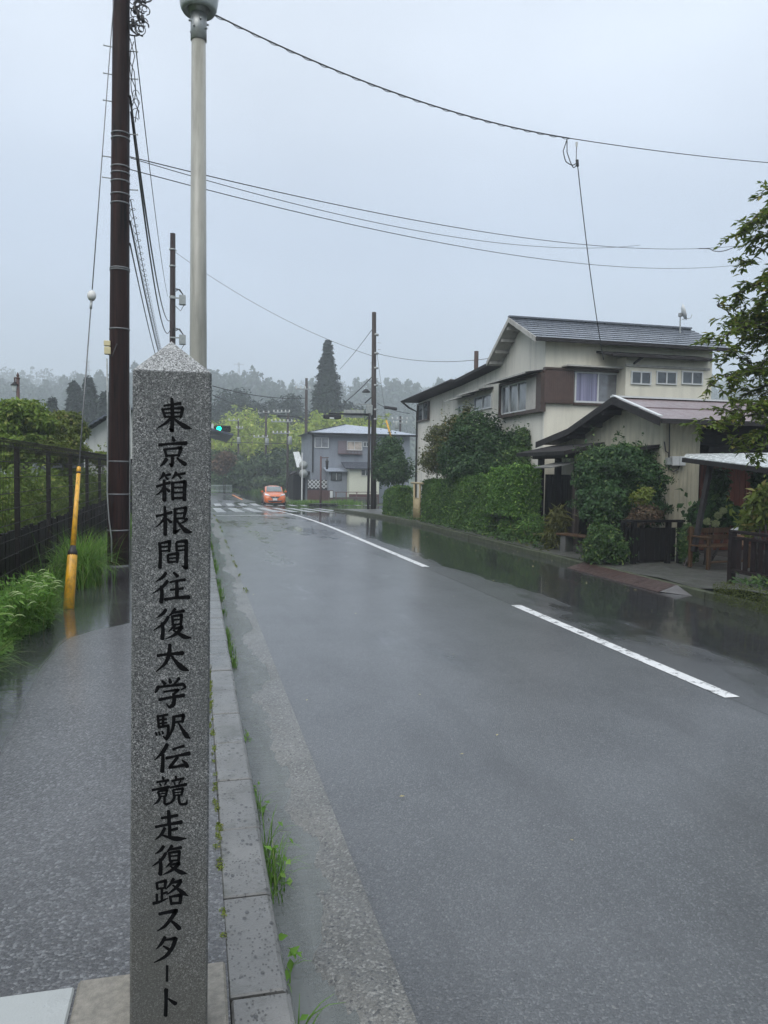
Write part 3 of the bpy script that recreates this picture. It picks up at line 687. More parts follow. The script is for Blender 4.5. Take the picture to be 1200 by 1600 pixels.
wire('overhead_cable', A(204, 312), B(264, 588), .5, .009, 'cable wrapped in a thin spiral hanging between the two left poles', coil=2.4, cr=6., group='cables between the two left poles')
# wires that cross the road
j1 = onD(890, 216, 17.0); e1 = onD(1330, 262, 21.0)
st_ = PTT.lerp(PB, .0); s1_ = Vector(onY(203, -48, PY_).tolist())
wire('service_cable', s1_, j1, .42, .013, 'heavy twisted cable crossing the sky from the lantern to the right', coil=3.)
wire('service_cable', j1, e1, .10, .009, 'thin wire continuing rightwards across the sky from the hanging drop wire')
jl = Vector([float(q) for q in onD(901, 224, 17.1)]); dn = onD(943, 562, 19.2)
drop = wire('drop_wire', jl+Vector((.03, 0, -.42)), dn, .25, .011, 'drop wire hanging down from the crossing cable to the low house')
MB().tube([jl, jl+Vector((.0, 0, -.40))], .010, 6).build('hanger', M_STEELW, drop)
MB().tube([jl+Vector((.02, 0, -.36)), jl+Vector((.04, 0, -.50))], [.035, .03], 8).build('clamp', M_BLACK, drop)
MB().tube([jl+Vector((0, 0, .02)), jl+Vector((0, 0, -.08))], [.03, .02], 8).build('clamp', M_PORC, drop)
for k in range(2):
    q = [onD(px, py, 17.05) for px, py in (((886, 218), (880, 236), (884, 252), (895, 258), (903, 252)) if k else ((886, 219), (886, 238), (892, 255), (897, 262), (903, 253)))]
    cq = [Vector(p_.tolist()) for p_ in catmull([tuple(x) for x in q], 5)]
    MB().tube(cq, .011, 5).build('cable_loop', M_WIRE, drop, True)
wire('service_cable', A(203, 245), onD(1180, 381, 34), .75, .009, 'upper of the two thin wires crossing the middle of the sky', group='thin wires across the road')
wire('service_cable', A(204, 247), onD(1000, 383, 29), .62, .007, 'short companion wire twisted with the upper thin crossing wire', group='thin wires across the road')
wire('service_cable', A(204, 265), onD(1190, 409, 34), .85, .008, 'lower of the two thin wires crossing the middle of the sky', group='thin wires across the road')
_wa, _wb = Vector([float(v) for v in A(203, 245)]), Vector([float(v) for v in onD(1180, 381, 34)])
q = []
for k in range(13):
    t = .80+.012*k; p_ = _wa.lerp(_wb, t); p_.z -= .75*4*t*(1-t) + .16*max(0, math.sin(PI*k/12))**2*(1 if k > 3 else .4); q.append(p_)
MB().tube(q, .018, 5).build('wire_sleeve', M_BLACK, None, True, label='short kinked black sleeve hanging on the thin crossing wire near the right tree', cat='wire sleeve')

# stay wire with its yellow guard
gb = onZ(107, 950, SW); gb = Vector([float(q) for q in gb])
gtop = Vector([float(q) for q in onY(180, -30, PY_)])
gdir = (gtop-gb).normalized()
stay = empty('stay_wire', gb, label='stay wire with yellow tube guard and white insulator anchored among the weeds', cat='stay wire')
def gpt(py):                                                 # the stay's point seen at an image row
    lo, hi = 0., (gtop-gb).length
    for _ in range(40):
        mdl = (lo+hi)/2; p = gb+gdir*mdl; d = np.array(p)-CAM; yy = 800-F*(d@_up)/(d@_fw)
        if yy > py: lo = mdl
        else: hi = mdl
    return gb+gdir*lo
MB().tube([gpt(735), gpt(480)], .009, 6).build('wire', M_STEELW, stay, True)
MB().tube([gpt(452), gtop], .008, 6).build('wire', M_STEELW, stay, True)
i0 = gpt(462)
mi = gdir.to_track_quat('Z', 'Y').to_matrix().to_4x4()
MB().lathe([(.01, -.07), (.045, -.06), (.062, -.02), (.062, .02), (.045, .06), (.01, .07)], 14, i0, mi).build('insulator', M_PORC, stay, True)
MB().tube([gpt(482), gpt(470)], .018, 6).build('clamp', M_GALV, stay, True)
M_YEL = mat('yellow_plastic', (.72, .37, .022), .35, .10, 5, 0, dirt=(.16, .10, .03), dirts=9, coat=.3)
MB().tube([gb+gdir*.0-Vector((0, 0, .02)), gpt(868), gpt(866)], [.066, .060, .052], 18).build('lower_guard', M_YEL, stay, True)
MB().tube([gpt(869), gpt(862), gpt(857), gpt(853)], [.060, .058, .036, .034], 16).build('joint', M_BLACK, stay, True)
MB().tube([gpt(854), gpt(739)], [.034, .026], 16).build('upper_guard', M_YEL, stay, True)
MB().tube([gpt(740), gpt(737.5)], .028, 14).build('joint', M_BLACK, stay, True)
MB().tube([gpt(738), gpt(730), gpt(729)], [.027, .026, .012], 14).build('guard_cap', M_YEL, stay, True)

# ---------------------------------------------------------------- wire mesh fence along the pavement
M_FENCE = mat('dark_brown_coated_steel', (.012, .010, .009), .5, .2, 12, spec=.3)
M_BOARD = m_wood('black_stained_boards', (.003, .003, .003), (.014, .012, .011))
FX, FZ, SPN = -2.20, 2.17, 2.16
fence = empty('mesh_fence', (FX, 10.8, SW), label='tall dark brown welded mesh fence with square posts along the left of the pavement', cat='fence')
post_me = MB().bbox(-.03, .03, -.03, .03, -.3, FZ-SW-.03, .006).mesh('fence_post')
pm = MB(); rs = .0020
for k in range(29):
    y_ = .075*k+.03; pm.box(-.006-rs, -.006+rs, y_-rs, y_+rs, .06, FZ-SW)
for k in range(11):
    z_ = .08+k*.19; rr = .0048; pm.box(-rs, .004, 0, SPN, z_-rr, z_+rr)
pm2 = MB()
for k in range(43):                                          # folded top edge
    y_ = .05*k+.04; zt_ = FZ-SW
    pm2.bar((-.006, y_, zt_), (.055, y_, zt_+.035), .0035); pm2.bar((.055, y_, zt_+.035), (.055, y_, zt_-.06), .0035); pm2.bar((.055, y_, zt_-.06), (-.004, y_, zt_-.11), .0035)
for dx, dz in ((.055, .035), (.055, -.06), (-.006, 0)): pm2.bar((dx, 0, FZ-SW+dz), (dx, SPN, FZ-SW+dz), .006)
panel_me = pm.mesh('mesh_panel'); fold_me = pm2.mesh('folded_edge')
BX = -2.42
for i in range(-3, 14):
    y_ = 10.75 + i*SPN; zg = float(gz(y_))+SW
    o = link('post', post_me, fence, M_FENCE, world=False); o.location = (.035-.09, y_-10.8, zg-SW)
    o = link('mesh_panel', panel_me, fence, M_FENCE, world=False); o.location = (0, y_-10.8, zg-SW)
    e = link('folded_edge', fold_me, o, M_FENCE, world=False)
bw = empty('board_wall', (BX, 10.8, SW), label='low wall of black stained upright boards just behind the mesh fence', cat='wall')
bme = MB().bbox(-.015, .015, .003, .177, -.2, .86, .004).mesh('board')
for i in range(200):
    y_ = 4.3+i*.18
    if y_ > 40: break
    o = link('board', bme, bw, M_BOARD, world=False); o.location = (random.uniform(-.012, .012), y_-10.8, float(gz(y_))+random.uniform(-.03, .02))
# ---------------------------------------------------------------- foliage helpers
def leaf_mesh(name, P, N, size, aspect=.45, spread=.8, droop=.3, fold=.25, U=None):
    n = len(P); size = np.broadcast_to(np.asarray(size, float), (n,))*RNG.uniform(.65, 1.3, n)
    N = N + RNG.normal(0, spread, (n, 3)); N /= np.linalg.norm(N, axis=1, keepdims=True)+1e-9
    if U is None: U = RNG.normal(0, 1, (n, 3))
    else: U = U + RNG.normal(0, .45, (n, 3))
    U[:, 2] -= droop
    U -= N*np.sum(U*N, 1, keepdims=True); U /= np.linalg.norm(U, axis=1, keepdims=True)+1e-9
    S = np.cross(N, U); L = size[:, None]; W = L*aspect*.5
    b = P; t = P + U*L - N*L*fold*.4
    l = P + U*L*.45 + S*W + N*L*fold*.25; r = P + U*L*.45 - S*W + N*L*fold*.25
    V = np.stack([b, l, t, r], 1).reshape(-1, 3); i = np.arange(n)[:, None]*4
    Q = np.concatenate([i+np.array([[0, 2, 1]]), i+np.array([[0, 3, 2]])], 0)
    return np_mesh(name, V, Q)
def sph(n): v = RNG.normal(0, 1, (n, 3)); return v/np.linalg.norm(v, axis=1, keepdims=True)
def blob_pts(blobs, n, shell=.72, zmin=None, lump=.14, freq=3.5):
    B = np.array(blobs, float); wgt = (B[:, 3]*B[:, 4]+B[:, 4]*B[:, 5]+B[:, 3]*B[:, 5]); k = RNG.choice(len(B), n*2, p=wgt/wgt.sum())
    d = sph(n*2); R = B[k, 3:6]; c = B[k, :3]
    ph = np.sin(d[:, 0]*freq*2+k*1.7)*np.sin(d[:, 1]*freq*2.3+k)*np.sin(d[:, 2]*freq*1.9+k*.6)
    f = np.sqrt(RNG.uniform(shell**2, 1, n*2))*(1+lump*2*ph)
    inner = RNG.random(n*2) < .22; f[inner] *= RNG.uniform(.45, .9, inner.sum())
    P = c + d*R*f[:, None]
    ok = np.ones(n*2, bool)
    for j in range(len(B)):
        q = np.sum(((P-B[j, :3])/B[j, 3:6])**2, 1); ok &= ~((q < .45) & (k != j))
    if zmin is not None: ok &= P[:, 2] > zmin
    P, d = P[ok][:n], d[ok][:n]
    return P, d + np.array([0, 0, .35])
def bush(name, label, blobs, n, leaf, m, base, cat='bush', group=None, stems=3, aspect=.5, droop=.25, spread=.7, zmin=None, stem_m=None, kind=None, lump=.22):
    root = empty(name, base, label=label, cat=cat, group=group)
    P, N = blob_pts(blobs, n, zmin=zmin if zmin is not None else base[2]+.02, lump=lump)
    ns = max(4, n//220); k = RNG.integers(0, len(P), ns); C = np.mean(np.array(blobs)[:, :3], 0); d = P[k]-C; d /= np.linalg.norm(d, axis=1, keepdims=True)+1e-6; d = d+np.array([0, 0, .5])+RNG.normal(0, .35, (ns, 3))
    t = RNG.random((ns, 9, 1))*leaf*RNG.uniform(1.5, 4.5, (ns, 1, 1)); SP = (P[k][:, None]+d[:, None]*t+RNG.normal(0, leaf*.12, (ns, 9, 3))).reshape(-1, 3)      # stray shoots
    P = np.concatenate([P, SP]); N = np.concatenate([N, np.repeat(d, 9, 0)])
    link('foliage', leaf_mesh('foliage', P, N, leaf, aspect, spread, droop), root, m)
    mb = MB()
    for i in range(stems):
        bl = blobs[i % len(blobs)]; p0 = Vector(base)+Vector((random.uniform(-.12, .12), random.uniform(-.12, .12), -.05)); p2 = Vector(bl[:3]); p1 = p0.lerp(p2, .5)+Vector((random.uniform(-.1, .1), random.uniform(-.1, .1), 0))
        rr = .03*max(1, bl[3]); mb.tube([p0, p1, p2], [rr, rr*.8, rr*.4], 6)
    mb.build('stem', stem_m or M_BARK, root, True)
    return root
def blade_mesh(name, base, L, wd, lean, seg=4):              # arching grass blades
    n = len(base); az = RNG.uniform(0, 2*PI, n); dirn = np.stack([np.cos(az), np.sin(az), 0*az], 1)
    side = np.stack([-np.sin(az), np.cos(az), 0*az], 1); V = []
    L = np.broadcast_to(np.asarray(L, float), (n,))*RNG.uniform(.5, 1.2, n); le = lean*RNG.uniform(.3, 1.4, n)
    for k in range(seg+1):
        t = k/seg; a = le*t*1.6
        p = base + dirn*(L*(1-np.cos(a))/(le*1.6+.01))[:, None] + np.array([0, 0, 1])*(L*np.sin(a)/(le*1.6+.01))[:, None]
        ww = wd*(1-t)**.8*.5+.0006; V += [p+side*ww, p-side*ww]
    V = np.stack(V, 1).reshape(-1, 3); i = np.arange(n)[:, None]*(2*(seg+1)); Q = []
    for k in range(seg): Q.append(i+np.array([[2*k, 2*k+1, 2*k+3, 2*k+2]]))
    return np_mesh(name, V, np.concatenate(Q, 0))
M_BARK = mat('wet_bark', (.045, .036, .030), .6, .4, 8, 1, 30, stretch=(1, 1, .25))
L_HEDGE = leafmat('hedge_leaves', (.030, .085, .016), (.095, .190, .034), (.18, .29, .06), patch=.9)
L_HEDGEB = leafmat('bright_hedge_leaves', (.045, .115, .018), (.12, .25, .038), (.22, .36, .07), patch=.9)
L_DARK = leafmat('dark_shrub_leaves', (.014, .044, .015), (.048, .108, .030), (.11, .18, .06), patch=.7)
L_MID = leafmat('mid_green_leaves', (.025, .065, .018), (.070, .135, .032), (.14, .20, .05))
L_BRIGHT = leafmat('bright_green_leaves', (.07, .17, .020), (.17, .34, .045), (.22, .36, .08), trans=.3)
L_YELG = leafmat('yellow_green_leaves', (.10, .15, .025), (.22, .27, .05), (.30, .27, .08), trans=.3)
L_RED = leafmat('reddish_leaves', (.07, .06, .035), (.16, .10, .06), (.20, .12, .08))
L_CHERRY = leafmat('cherry_leaves', (.065, .115, .020), (.19, .25, .046), (.30, .28, .07), trans=.42, patch=1.2)
L_GRASS = leafmat('grass_blades', (.06, .15, .020), (.16, .31, .040), (.28, .34, .10), trans=.3, patch=2)
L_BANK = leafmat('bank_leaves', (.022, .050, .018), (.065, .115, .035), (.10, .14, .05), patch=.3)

# ---------------------------------------------------------------- cream two-storey house
M_STUC = mat('cream_stucco', (.72, .69, .58), .75, .06, 1.2, .15, 80, dirt=(.58, .56, .47), dirts=1.3)
M_STUCG = mat('pale_grey_stucco', (.66, .64, .57), .75, .06, 1.2, .15, 80, dirt=(.44, .43, .39), dirts=1.6)
M_SLATE = mat('grey_roof_slate', (.10, .115, .14), .32, .25, 3.0, .2, 60, coat=.4)
M_FASC = mat('dark_fascia', (.010, .008, .008), .7, .25, 8)
M_SOFF = mat('pale_soffit', (.42, .41, .38), .7, .1, 4, dirt=(.22, .21, .2))
M_ALU = mat('white_window_frame', (.58, .60, .60), .35, .06, 9)
M_BRNF = mat('brown_window_frame', (.055, .035, .026), .45, .2, 9)
M_SHUT = mat('brown_shutter_steel', (.092, .060, .050), .5, .15, 7)
M_SHUTP = mat('pale_shutter_panel', (.46, .45, .42), .55, .1, 6)
def m_glass(name, col, rough=.06):
    s = NT(name); c = s.mix(s.rng(s.noise(1.8, 3), .35, .65), sc3(col, .6), sc3(col, 1.4)); s.set(col=c, rough=rough, spec=.8, coat=.6, coatr=.03, nrm=s.bump(s.noise(1.5, 2), .04)); return s.m
M_GLASS = m_glass('window_glass', (.04, .05, .055)); M_CURT = m_glass('window_curtained_glass', (.16, .17, .185), .12)
s = NT('lilac_curtain_glass'); wv = s.noise(3, 2, stretch=(6, 6, .05)); s.set(col=s.mix(s.rng(wv, .3, .7), (.10, .10, .17), (.30, .29, .43)), rough=.15, spec=.6, coat=.5, coatr=.05); M_LILAC = s.m
HX, HY, HX2 = 10.14, 21.40, 15.85
OX = HX-.52
rp = [onX(838, 527, OX), onX(795.5, 497, OX), onX(761, 566, OX), onX(707, 594, OX), onX(634, 626, OX)]
RY = [float(p[1]) for p in rp]; RZ = [float(p[2]) for p in rp]
house = empty('house', (HX, HY, .1), label='cream two-storey house with grey slate gable roof behind the hedge', cat='house')
ey = HY
def ztop(y, i): return RZ[i] + (RZ[i+1]-RZ[i])*(y-RY[i])/(RY[i+1]-RY[i])
yend = RY[4]-.45
zA0 = ztop(ey, 0)-.10
prof_w = [(ey, -.1), (ey, zA0), (RY[1], RZ[1]-.12), (RY[2], RZ[2]-.14), (RY[3], RZ[3]-.14), (yend, ztop(yend, 3)-.14), (yend, -1.0)]
def prism_x(prof, x0, x1):
    m = len(prof); mb = MB()
    return mb.add([(x0, y, z) for y, z in prof] + [(x1, y, z) for y, z in prof], [tuple(range(m))[::-1], tuple(range(m, 2*m))] + [(i, (i+1) % m, m+(i+1) % m, m+i) for i in range(m)])
prism_x(prof_w, HX, HX2).build('wall', M_STUC, house)
# the gable wall has a paler, streaked render of its own
pg_ = [(y + (.006 if i < 2 else 0), z-.004) for i, (y, z) in enumerate(prof_w)]
prism_x(pg_, HX-.03, HX-.002).build('gable_render', M_STUCG, house)
def roof_strip(y0_, z0_, y1_, z1_, x0, x1, name, t=.10, m=M_SLATE):
    q = [(x0, y0_, z0_), (x1, y0_, z0_), (x1, y1_, z1_), (x0, y1_, z1_)]
    return MB().slab(q, t).build(name, m, house)
XE = 16.2
# front slope in overlapping courses
NC = 9
for i in range(NC):
    t0_, t1_ = i/NC, (i+1)/NC+.03
    y0_, z0_ = RY[0]+(RY[1]-RY[0])*t0_, RZ[0]+(RZ[1]-RZ[0])*t0_
    y1_, z1_ = RY[0]+(RY[1]-RY[0])*min(1, t1_), RZ[0]+(RZ[1]-RZ[0])*min(1, t1_)
    roof_strip(y0_, z0_+.030, y1_, z1_+.004, OX, XE, 'roof_course', .03)
roof_strip(RY[0]+.02, RZ[0]-.03, RY[1], RZ[1]-.03, OX+.03, XE-.03, 'roof_deck', .05, M_SOFF)
mb = MB(); mb.slab([(OX, RY[1], RZ[1]+.02), (XE, RY[1], RZ[1]+.02), (XE, RY[2], RZ[2]), (OX, RY[2], RZ[2])], .09); mb.build('roof_slope', M_SLATE, house)
mb = MB(); mb.slab([(OX+.04, RY[2], RZ[2]), (XE, RY[2], RZ[2]), (XE, RY[3], RZ[3]), (OX+.04, RY[3], RZ[3])], .10); mb.build('roof_slope', M_FASC, house)
mb = MB(); mb.slab([(OX-.12, RY[3]-.1, RZ[3]+.02), (XE, RY[3]-.1, RZ[3]+.02), (XE, RY[4], RZ[4]), (OX-.12, RY[4], RZ[4])], .10); mb.build('roof_slope', M_FASC, house)
MB().bar((OX-.02, RY[1], RZ[1]+.05), (XE, RY[1], RZ[1]+.05), .14, .05).build('ridge_cap', M_SLATE, house)
for k in (0, 1):                                             # pale barge boards and soffit of the gable
    a_, b_ = (RY[0+k], RZ[0+k]), (RY[1+k], RZ[1+k])
    mb = MB(); mb.slab([(OX-.03, a_[0], a_[1]+.02), (OX-.03, b_[0], b_[1]+.02), (OX-.03, b_[0], b_[1]-.13), (OX-.03, a_[0], a_[1]-.13)], .03); mb.build('barge_board', M_SOFF if k else M_SOFF, house)
mb = MB(); mb.slab([(OX, RY[1], RZ[1]-.09), (HX, RY[1], RZ[1]-.09), (HX, RY[2], RZ[2]-.10), (OX, RY[2], RZ[2]-.10)], .02); mb.build('soffit', M_SOFF, house)
for t in (.12, .38, .64, .9):
    y_ = RY[1]+(RY[2]-RY[1])*t; z_ = RZ[1]+(RZ[2]-RZ[1])*t-.2; MB().box(OX+.02, HX-.03, y_-.05, y_+.05, z_, z_+.10).build('purlin', M_SOFF, house)
MB().box(OX-.02, XE, RY[0]-.06, RY[0]+.03, RZ[0]-.09, RZ[0]+.01).build('gutter', M_FASC, house)
MB().tube([(OX-.2, RY[4]+.05, RZ[4]-.05), (OX-.2, RY[3], RZ[3]-.08)], .05, 8).build('gutter', M_FASC, house)
yd = yend+.05
MB().tube([(OX-.2, RY[4], RZ[4]-.06), (OX+.1, yend+.2, RZ[4]-.35), (HX-.1, yd-.1, RZ[4]-.55), (HX-.1, yd-.1, .2)], .045, 8).build('downpipe', M_FASC, house, True)
rs_ = onX(744, 571, 11.2); MB().tube([(11.2, rs_[1], rs_[2]-.4), (11.2, rs_[1], float(onX(744, 549, 11.2)[2]))], .09, 10).build('chimney_pipe', M_SHUT, house)

def window_x(px0, px1, pyt, pyb, n=2, depth=.06, frame=M_ALU, glass=M_CURT, X=HX-.03, fw=.045, parent=None):
    """window on a wall facing the road; rows pyt, pyb are read at px0"""
    p = parent or house
    a, b2, c_ = onX(px0, pyt, X), onX(px0, pyb, X), onX(px1, pyt, X)
    y0_, y1_ = sorted((float(a[1]), float(c_[1]))); z1_, z0_ = float(a[2]), float(b2[2])
    mb = MB(); xf = X-depth
    mb.box(xf, X, y0_, y1_, z0_, z0_+fw); mb.box(xf, X, y0_, y1_, z1_-fw, z1_); mb.box(xf, X, y0_, y0_+fw, z0_+fw, z1_-fw); mb.box(xf, X, y1_-fw, y1_, z0_+fw, z1_-fw)
    f = mb.build('window', frame, p)
    for k in range(n):
        ya = y0_+fw+(y1_-y0_-2*fw)*k/n; yb = y0_+fw+(y1_-y0_-2*fw)*(k+1)/n
        MB().box(X-depth*.45, X-.001, ya+.004, yb-.004, z0_+fw, z1_-fw).build('pane', glass if not isinstance(glass, list) else glass[k], f)
        if k: MB().box(xf+.005, X-.002, ya-.022, ya+.022, z0_+fw, z1_-fw).build('mullion', M_ALU, f)
    return y0_, y1_, z0_, z1_, f
def window_y(px0, px1, pyt, pyb, n=2, depth=.05, frame=M_ALU, glass=M_GLASS, Y=HY, fw=.05, parent=None, mull=M_ALU):
    p = parent or house
    a, b2, c_ = onY(px0, pyt, Y), onY(px0, pyb, Y), onY(px1, pyt, Y)
    x0, x1 = float(a[0]), float(c_[0]); z1_, z0_ = float(a[2]), float(b2[2]); mb = MB(); yf = Y-depth
    mb.box(x0, x1, yf, Y, z0_, z0_+fw); mb.box(x0, x1, yf, Y, z1_-fw, z1_); mb.box(x0, x0+fw, yf, Y, z0_+fw, z1_-fw); mb.box(x1-fw, x1, yf, Y, z0_+fw, z1_-fw)
    f = mb.build('window', frame, p)
    for k in range(n):
        xa = x0+fw+(x1-x0-2*fw)*k/n; xb = x0+fw+(x1-x0-2*fw)*(k+1)/n
        MB().box(xa+.004, xb-.004, Y-depth*.45, Y-.001, z0_+fw, z1_-fw).build('pane', glass[k] if isinstance(glass, list) else glass, f)
        if k: MB().box(xa-.022, xa+.022, yf+.004, Y-.002, z0_+fw, z1_-fw).build('mullion', mull, f)
    return x0, x1, z0_, z1_, f
def hood_x(y0_, y1_, z, out=.45, th=.04, m=M_FASC, drop=.10):
    MB().slab([(HX-.03, y0_, z+drop), (HX-.03, y1_, z+drop), (HX-.03-out, y1_, z), (HX-.03-out, y0_, z)], th).build('window_hood', m, house)
    MB().box(HX-.05-out, HX-.02-out, y0_, y1_, z-.05, z-.002).build('hood_edge', M_SOFF, house)
# big bay window with shutter box
a = onX(780, 604, HX-.2); b2 = onX(780, 649, HX-.2); c_ = onX(846, 575, HX-.2); ys_ = onX(822, 590, HX-.2)
y1b, y0b = float(a[1]), float(c_[1]); zt_, zb2 = float(a[2]), float(b2[2]); ysh = float(ys_[1]); yd_ = float(onX(838, 580, HX-.2)[1])
mb = MB(); mb.box(HX-.22, HX-.03, y0b, y1b, zb2-.10, zb2); mb.box(HX-.22, HX-.03, y0b, y1b, zt_, zt_+.08); mb.box(HX-.22, HX-.03, y1b-.07, y1b, zb2, zt_); mb.build('bay_frame', M_BRNF, house)
MB().box(HX-.20, HX-.03, y0b, yd_, zb2, zt_).build('shutter_end', M_BRNF, house)
sh = MB().box(HX-.19, HX-.03, yd_, ysh, zb2, zt_).build('shutter_box', M_SHUTP, house)
for k in range(7):
    y_ = yd_+(ysh-yd_)*(k+.5)/7; MB().box(HX-.20, HX-.189, y_-.03, y_+.03, zb2+.02, zt_-.02).build('shutter_rib', M_SHUTP, sh)
wf = MB(); y0g, y1g = ysh+.01, y1b-.08
wf.box(HX-.14, HX-.08, y0g, y1g, zb2+.002, zb2+.06); wf.box(HX-.14, HX-.08, y0g, y1g, zt_-.06, zt_-.002)
for t in (0, .36, .68, 1): y_ = y0g+(y1g-y0g)*t; wf.box(HX-.145, HX-.075, y_-.03, y_+.03, zb2+.06, zt_-.06)
w_ = wf.build('window', M_ALU, house)
for t0_, t1_ in ((0, .36), (.36, .68), (.68, 1)): MB().box(HX-.11, HX-.10, y0g+(y1g-y0g)*t0_+.03, y0g+(y1g-y0g)*t1_-.03, zb2+.06, zt_-.06).build('pane', M_CURT, w_)
hood_x(y0b-.1+.25, y1b+.35, zt_+.10, .62)
wy = window_x(743, 770, 621, 643, 2); hood_x(wy[0]-.05, wy[1]+.5, wy[3]+.12, .55)
wy2 = window_x(718, 736, 634, 654, 1); hood_x(wy2[0]-.35, wy2[1]+.3, wy2[3]+.22, .5)
window_x(654, 672, 632, 660, 2, frame=M_BRNF, glass=M_GLASS, depth=.09, fw=.07)
for px in (691, 672.5):
    y_ = float(onX(px, 640, HX-.04)[1]); MB().box(HX-.055, HX-.03, y_-.03, y_+.03, 1, ztop(y_, 3)-.16).build('batten', M_STUCG, house)
# side wall: brown shutter, lilac curtained window, hood
a, b2 = onY(851.5, 577, HY-.14), onY(896, 632, HY-.14)
sh = MB().box(a[0], b2[0], HY-.14, HY-.001, b2[2]+.02, a[2]).build('shutter_box', M_SHUT, house)
for k in range(14):
    x_ = a[0]+(b2[0]-a[0])*(k+.5)/14; MB().box(x_-.018, x_+.018, HY-.155, HY-.1395, b2[2]+.05, a[2]-.03).build('shutter_rib', M_SHUT, sh)
wn = window_y(897, 970, 580, 629, 2, .07, M_ALU, [M_LILAC, M_CURT], HY, .055)
MB().box(a[0], wn[1]+.05, HY-.17, HY-.001, a[2]+.004, a[2]+.07).build('shutter_rail', M_BRNF, house)
MB().box(a[0]+.6, wn[1]+.1, HY-.42, HY-.001, a[2]+.10, a[2]+.14).build('window_hood', M_SOFF, house)
MB().box(wn[0]-.02, wn[1]+.05, HY-.10, HY-.001, wn[2]-.07, wn[2]-.003).build('window_sill', M_BRNF, house)
# projecting corner room with three small windows and its own little roof
BYY = HY-.55
xa, xb = float(onY(978, 580, BYY)[0]), float(onY(1106, 580, BYY)[0])
zbt = float(onY(978, 557, BYY)[2])
bay = MB().box(xa, xb, BYY, HY-.001, .1, zbt).build('corner_room', M_STUC, house)
for p0_, p1_ in ((985.5, 1017), (1025, 1057), (1064.5, 1097.5)): window_y(p0_, p1_, 579.5, 600.5, 2, .05, M_ALU, M_GLASS, BYY, .04)
MB().box(xa-.03, xb+.05, BYY-.05, BYY-.001, float(onY(985, 573, BYY)[2]), float(onY(985, 569.5, BYY)[2])).build('string_course', M_SOFF, house)
ra, rb = onY(954, 556, BYY-.3), onY(1118, 559, BYY-.3)
MB().slab([(ra[0], BYY-.35, zbt+.0), (rb[0], BYY-.35, zbt+.0), (rb[0], HY, zbt+.22), (ra[0], HY, zbt+.22)], .07).build('lower_roof', M_FASC, house)
MB().box(ra[0], rb[0], BYY-.42, BYY-.33, zbt-.06, zbt+.01).build('gutter', M_FASC, house)
xd = float(onY(973, 600, HY-.1)[0])
MB().tube([(ra[0]+1.05, BYY-.36, zbt-.03), (xd, HY-.12, zbt-.38), (xd, HY-.08, 1.5)], .04, 8).build('downpipe', M_FASC, house, True)
# satellite dish
dd = onD(1063, 511, 25.2); db = Vector([float(q) for q in dd]); dtop = Vector([float(q) for q in onD(1063, 490, 25.2)])
dish = empty('satellite_dish', db, label='small white satellite dish on the cream house roof ridge', cat='satellite dish')
MB().tube([db-Vector((0, 0, .25)), dtop], .022, 8).build('mast', M_GALV, dish)
dm = Vector((.86, -.42, .28)).to_track_quat('Z', 'Y').to_matrix().to_4x4()
MB().lathe([(.02, -.06), (.16, -.03), (.27, .03), (.265, .035), (.15, -.015), (.02, -.04)], 20, dtop+Vector((.11, 0, .05)), dm).build('reflector', M_ALU, dish, True)
MB().tube([dtop+Vector((.08, 0, -.18)), dtop+Vector((.36, -.05, -.13)), dtop+Vector((.40, -.05, -.02))], .012, 6).build('feed_arm', M_GALV, dish)
MB().bbox(dtop.x-.05, dtop.x+.05, dtop.y-.05, dtop.y+.05, dtop.z-.1, dtop.z+.02, .01).build('bracket', M_GALV, dish)

# ---------------------------------------------------------------- low corrugated house in front of it
def m_corr(name, a, dirt, rough=.5): return mat(name, a, rough, .12, 2, 0, dirt=dirt, dirts=1.4)
M_BEIGE = m_corr('beige_corrugated_sheet', (.43, .40, .30), (.20, .20, .15)); M_PURP = mat('faded_purple_roof_sheet', (.17, .125, .13), .38, .15, 2.2, 0, dirt=(.24, .20, .20), dirts=3, coat=.3)
M_RUST = m_wood('red_brown_boards', (.045, .014, .009), (.105, .032, .018), (9, 9, .5), .6, .1)
M_CREAMB = mat('cream_boards', (.48, .455, .35), .65, .1, 2, 0, dirt=(.26, .25, .2))
def corr_y(x0, x1, Y, z0, z1, pitch=.10, amp=.022):         # upright corrugated sheet in a plane Y = const
    n = int((x1-x0)/pitch*4); xs_ = np.linspace(x0, x1, n); yv = Y - amp*np.sin((xs_-x0)/pitch*2*PI)
    V = np.concatenate([np.stack([xs_, yv, np.full(n, z0)], 1), np.stack([xs_, yv, np.full(n, z1)], 1)]); i = np.arange(n-1)
    me = np_mesh('corr', V, np.stack([i, i+1, i+n+1, i+n], 1)); me.polygons.foreach_set('use_smooth', [True]*len(me.polygons)); return me
low = empty('low_house', (10.1, 16, .1), label='low beige house with faded purple corrugated gable roof in front of the cream house', cat='house')
LX = 10.12; LOX = LX-.5
q = [onX(1032, 654, LOX), onX(958, 621.5, LOX), onX(888, 671, LOX), onX(836, 692, LOX)]
LY = [float(p[1]) for p in q]; LZ = [float(p[2]) for p in q]; LXE = 16.5
LY[3] = min(LY[3], HY-.6)
cy = float(onX(1035, 720, LX)[1])                            # near corner of the low house
def lz(y):
    for i in range(3):
        if y <= LY[i+1] or i == 2: return LZ[i]+(LZ[i+1]-LZ[i])*(y-LY[i])/(LY[i+1]-LY[i])
prism_x([(cy, .05), (cy, lz(cy)-.12), (LY[1], LZ[1]-.14), (LY[2], LZ[2]-.12), (LY[3]-.2, lz(LY[3]-.2)-.12), (LY[3]-.2, .05)], LX, float(onY(1093, 720, cy)[0])).build('wall', M_CREAMB, low)
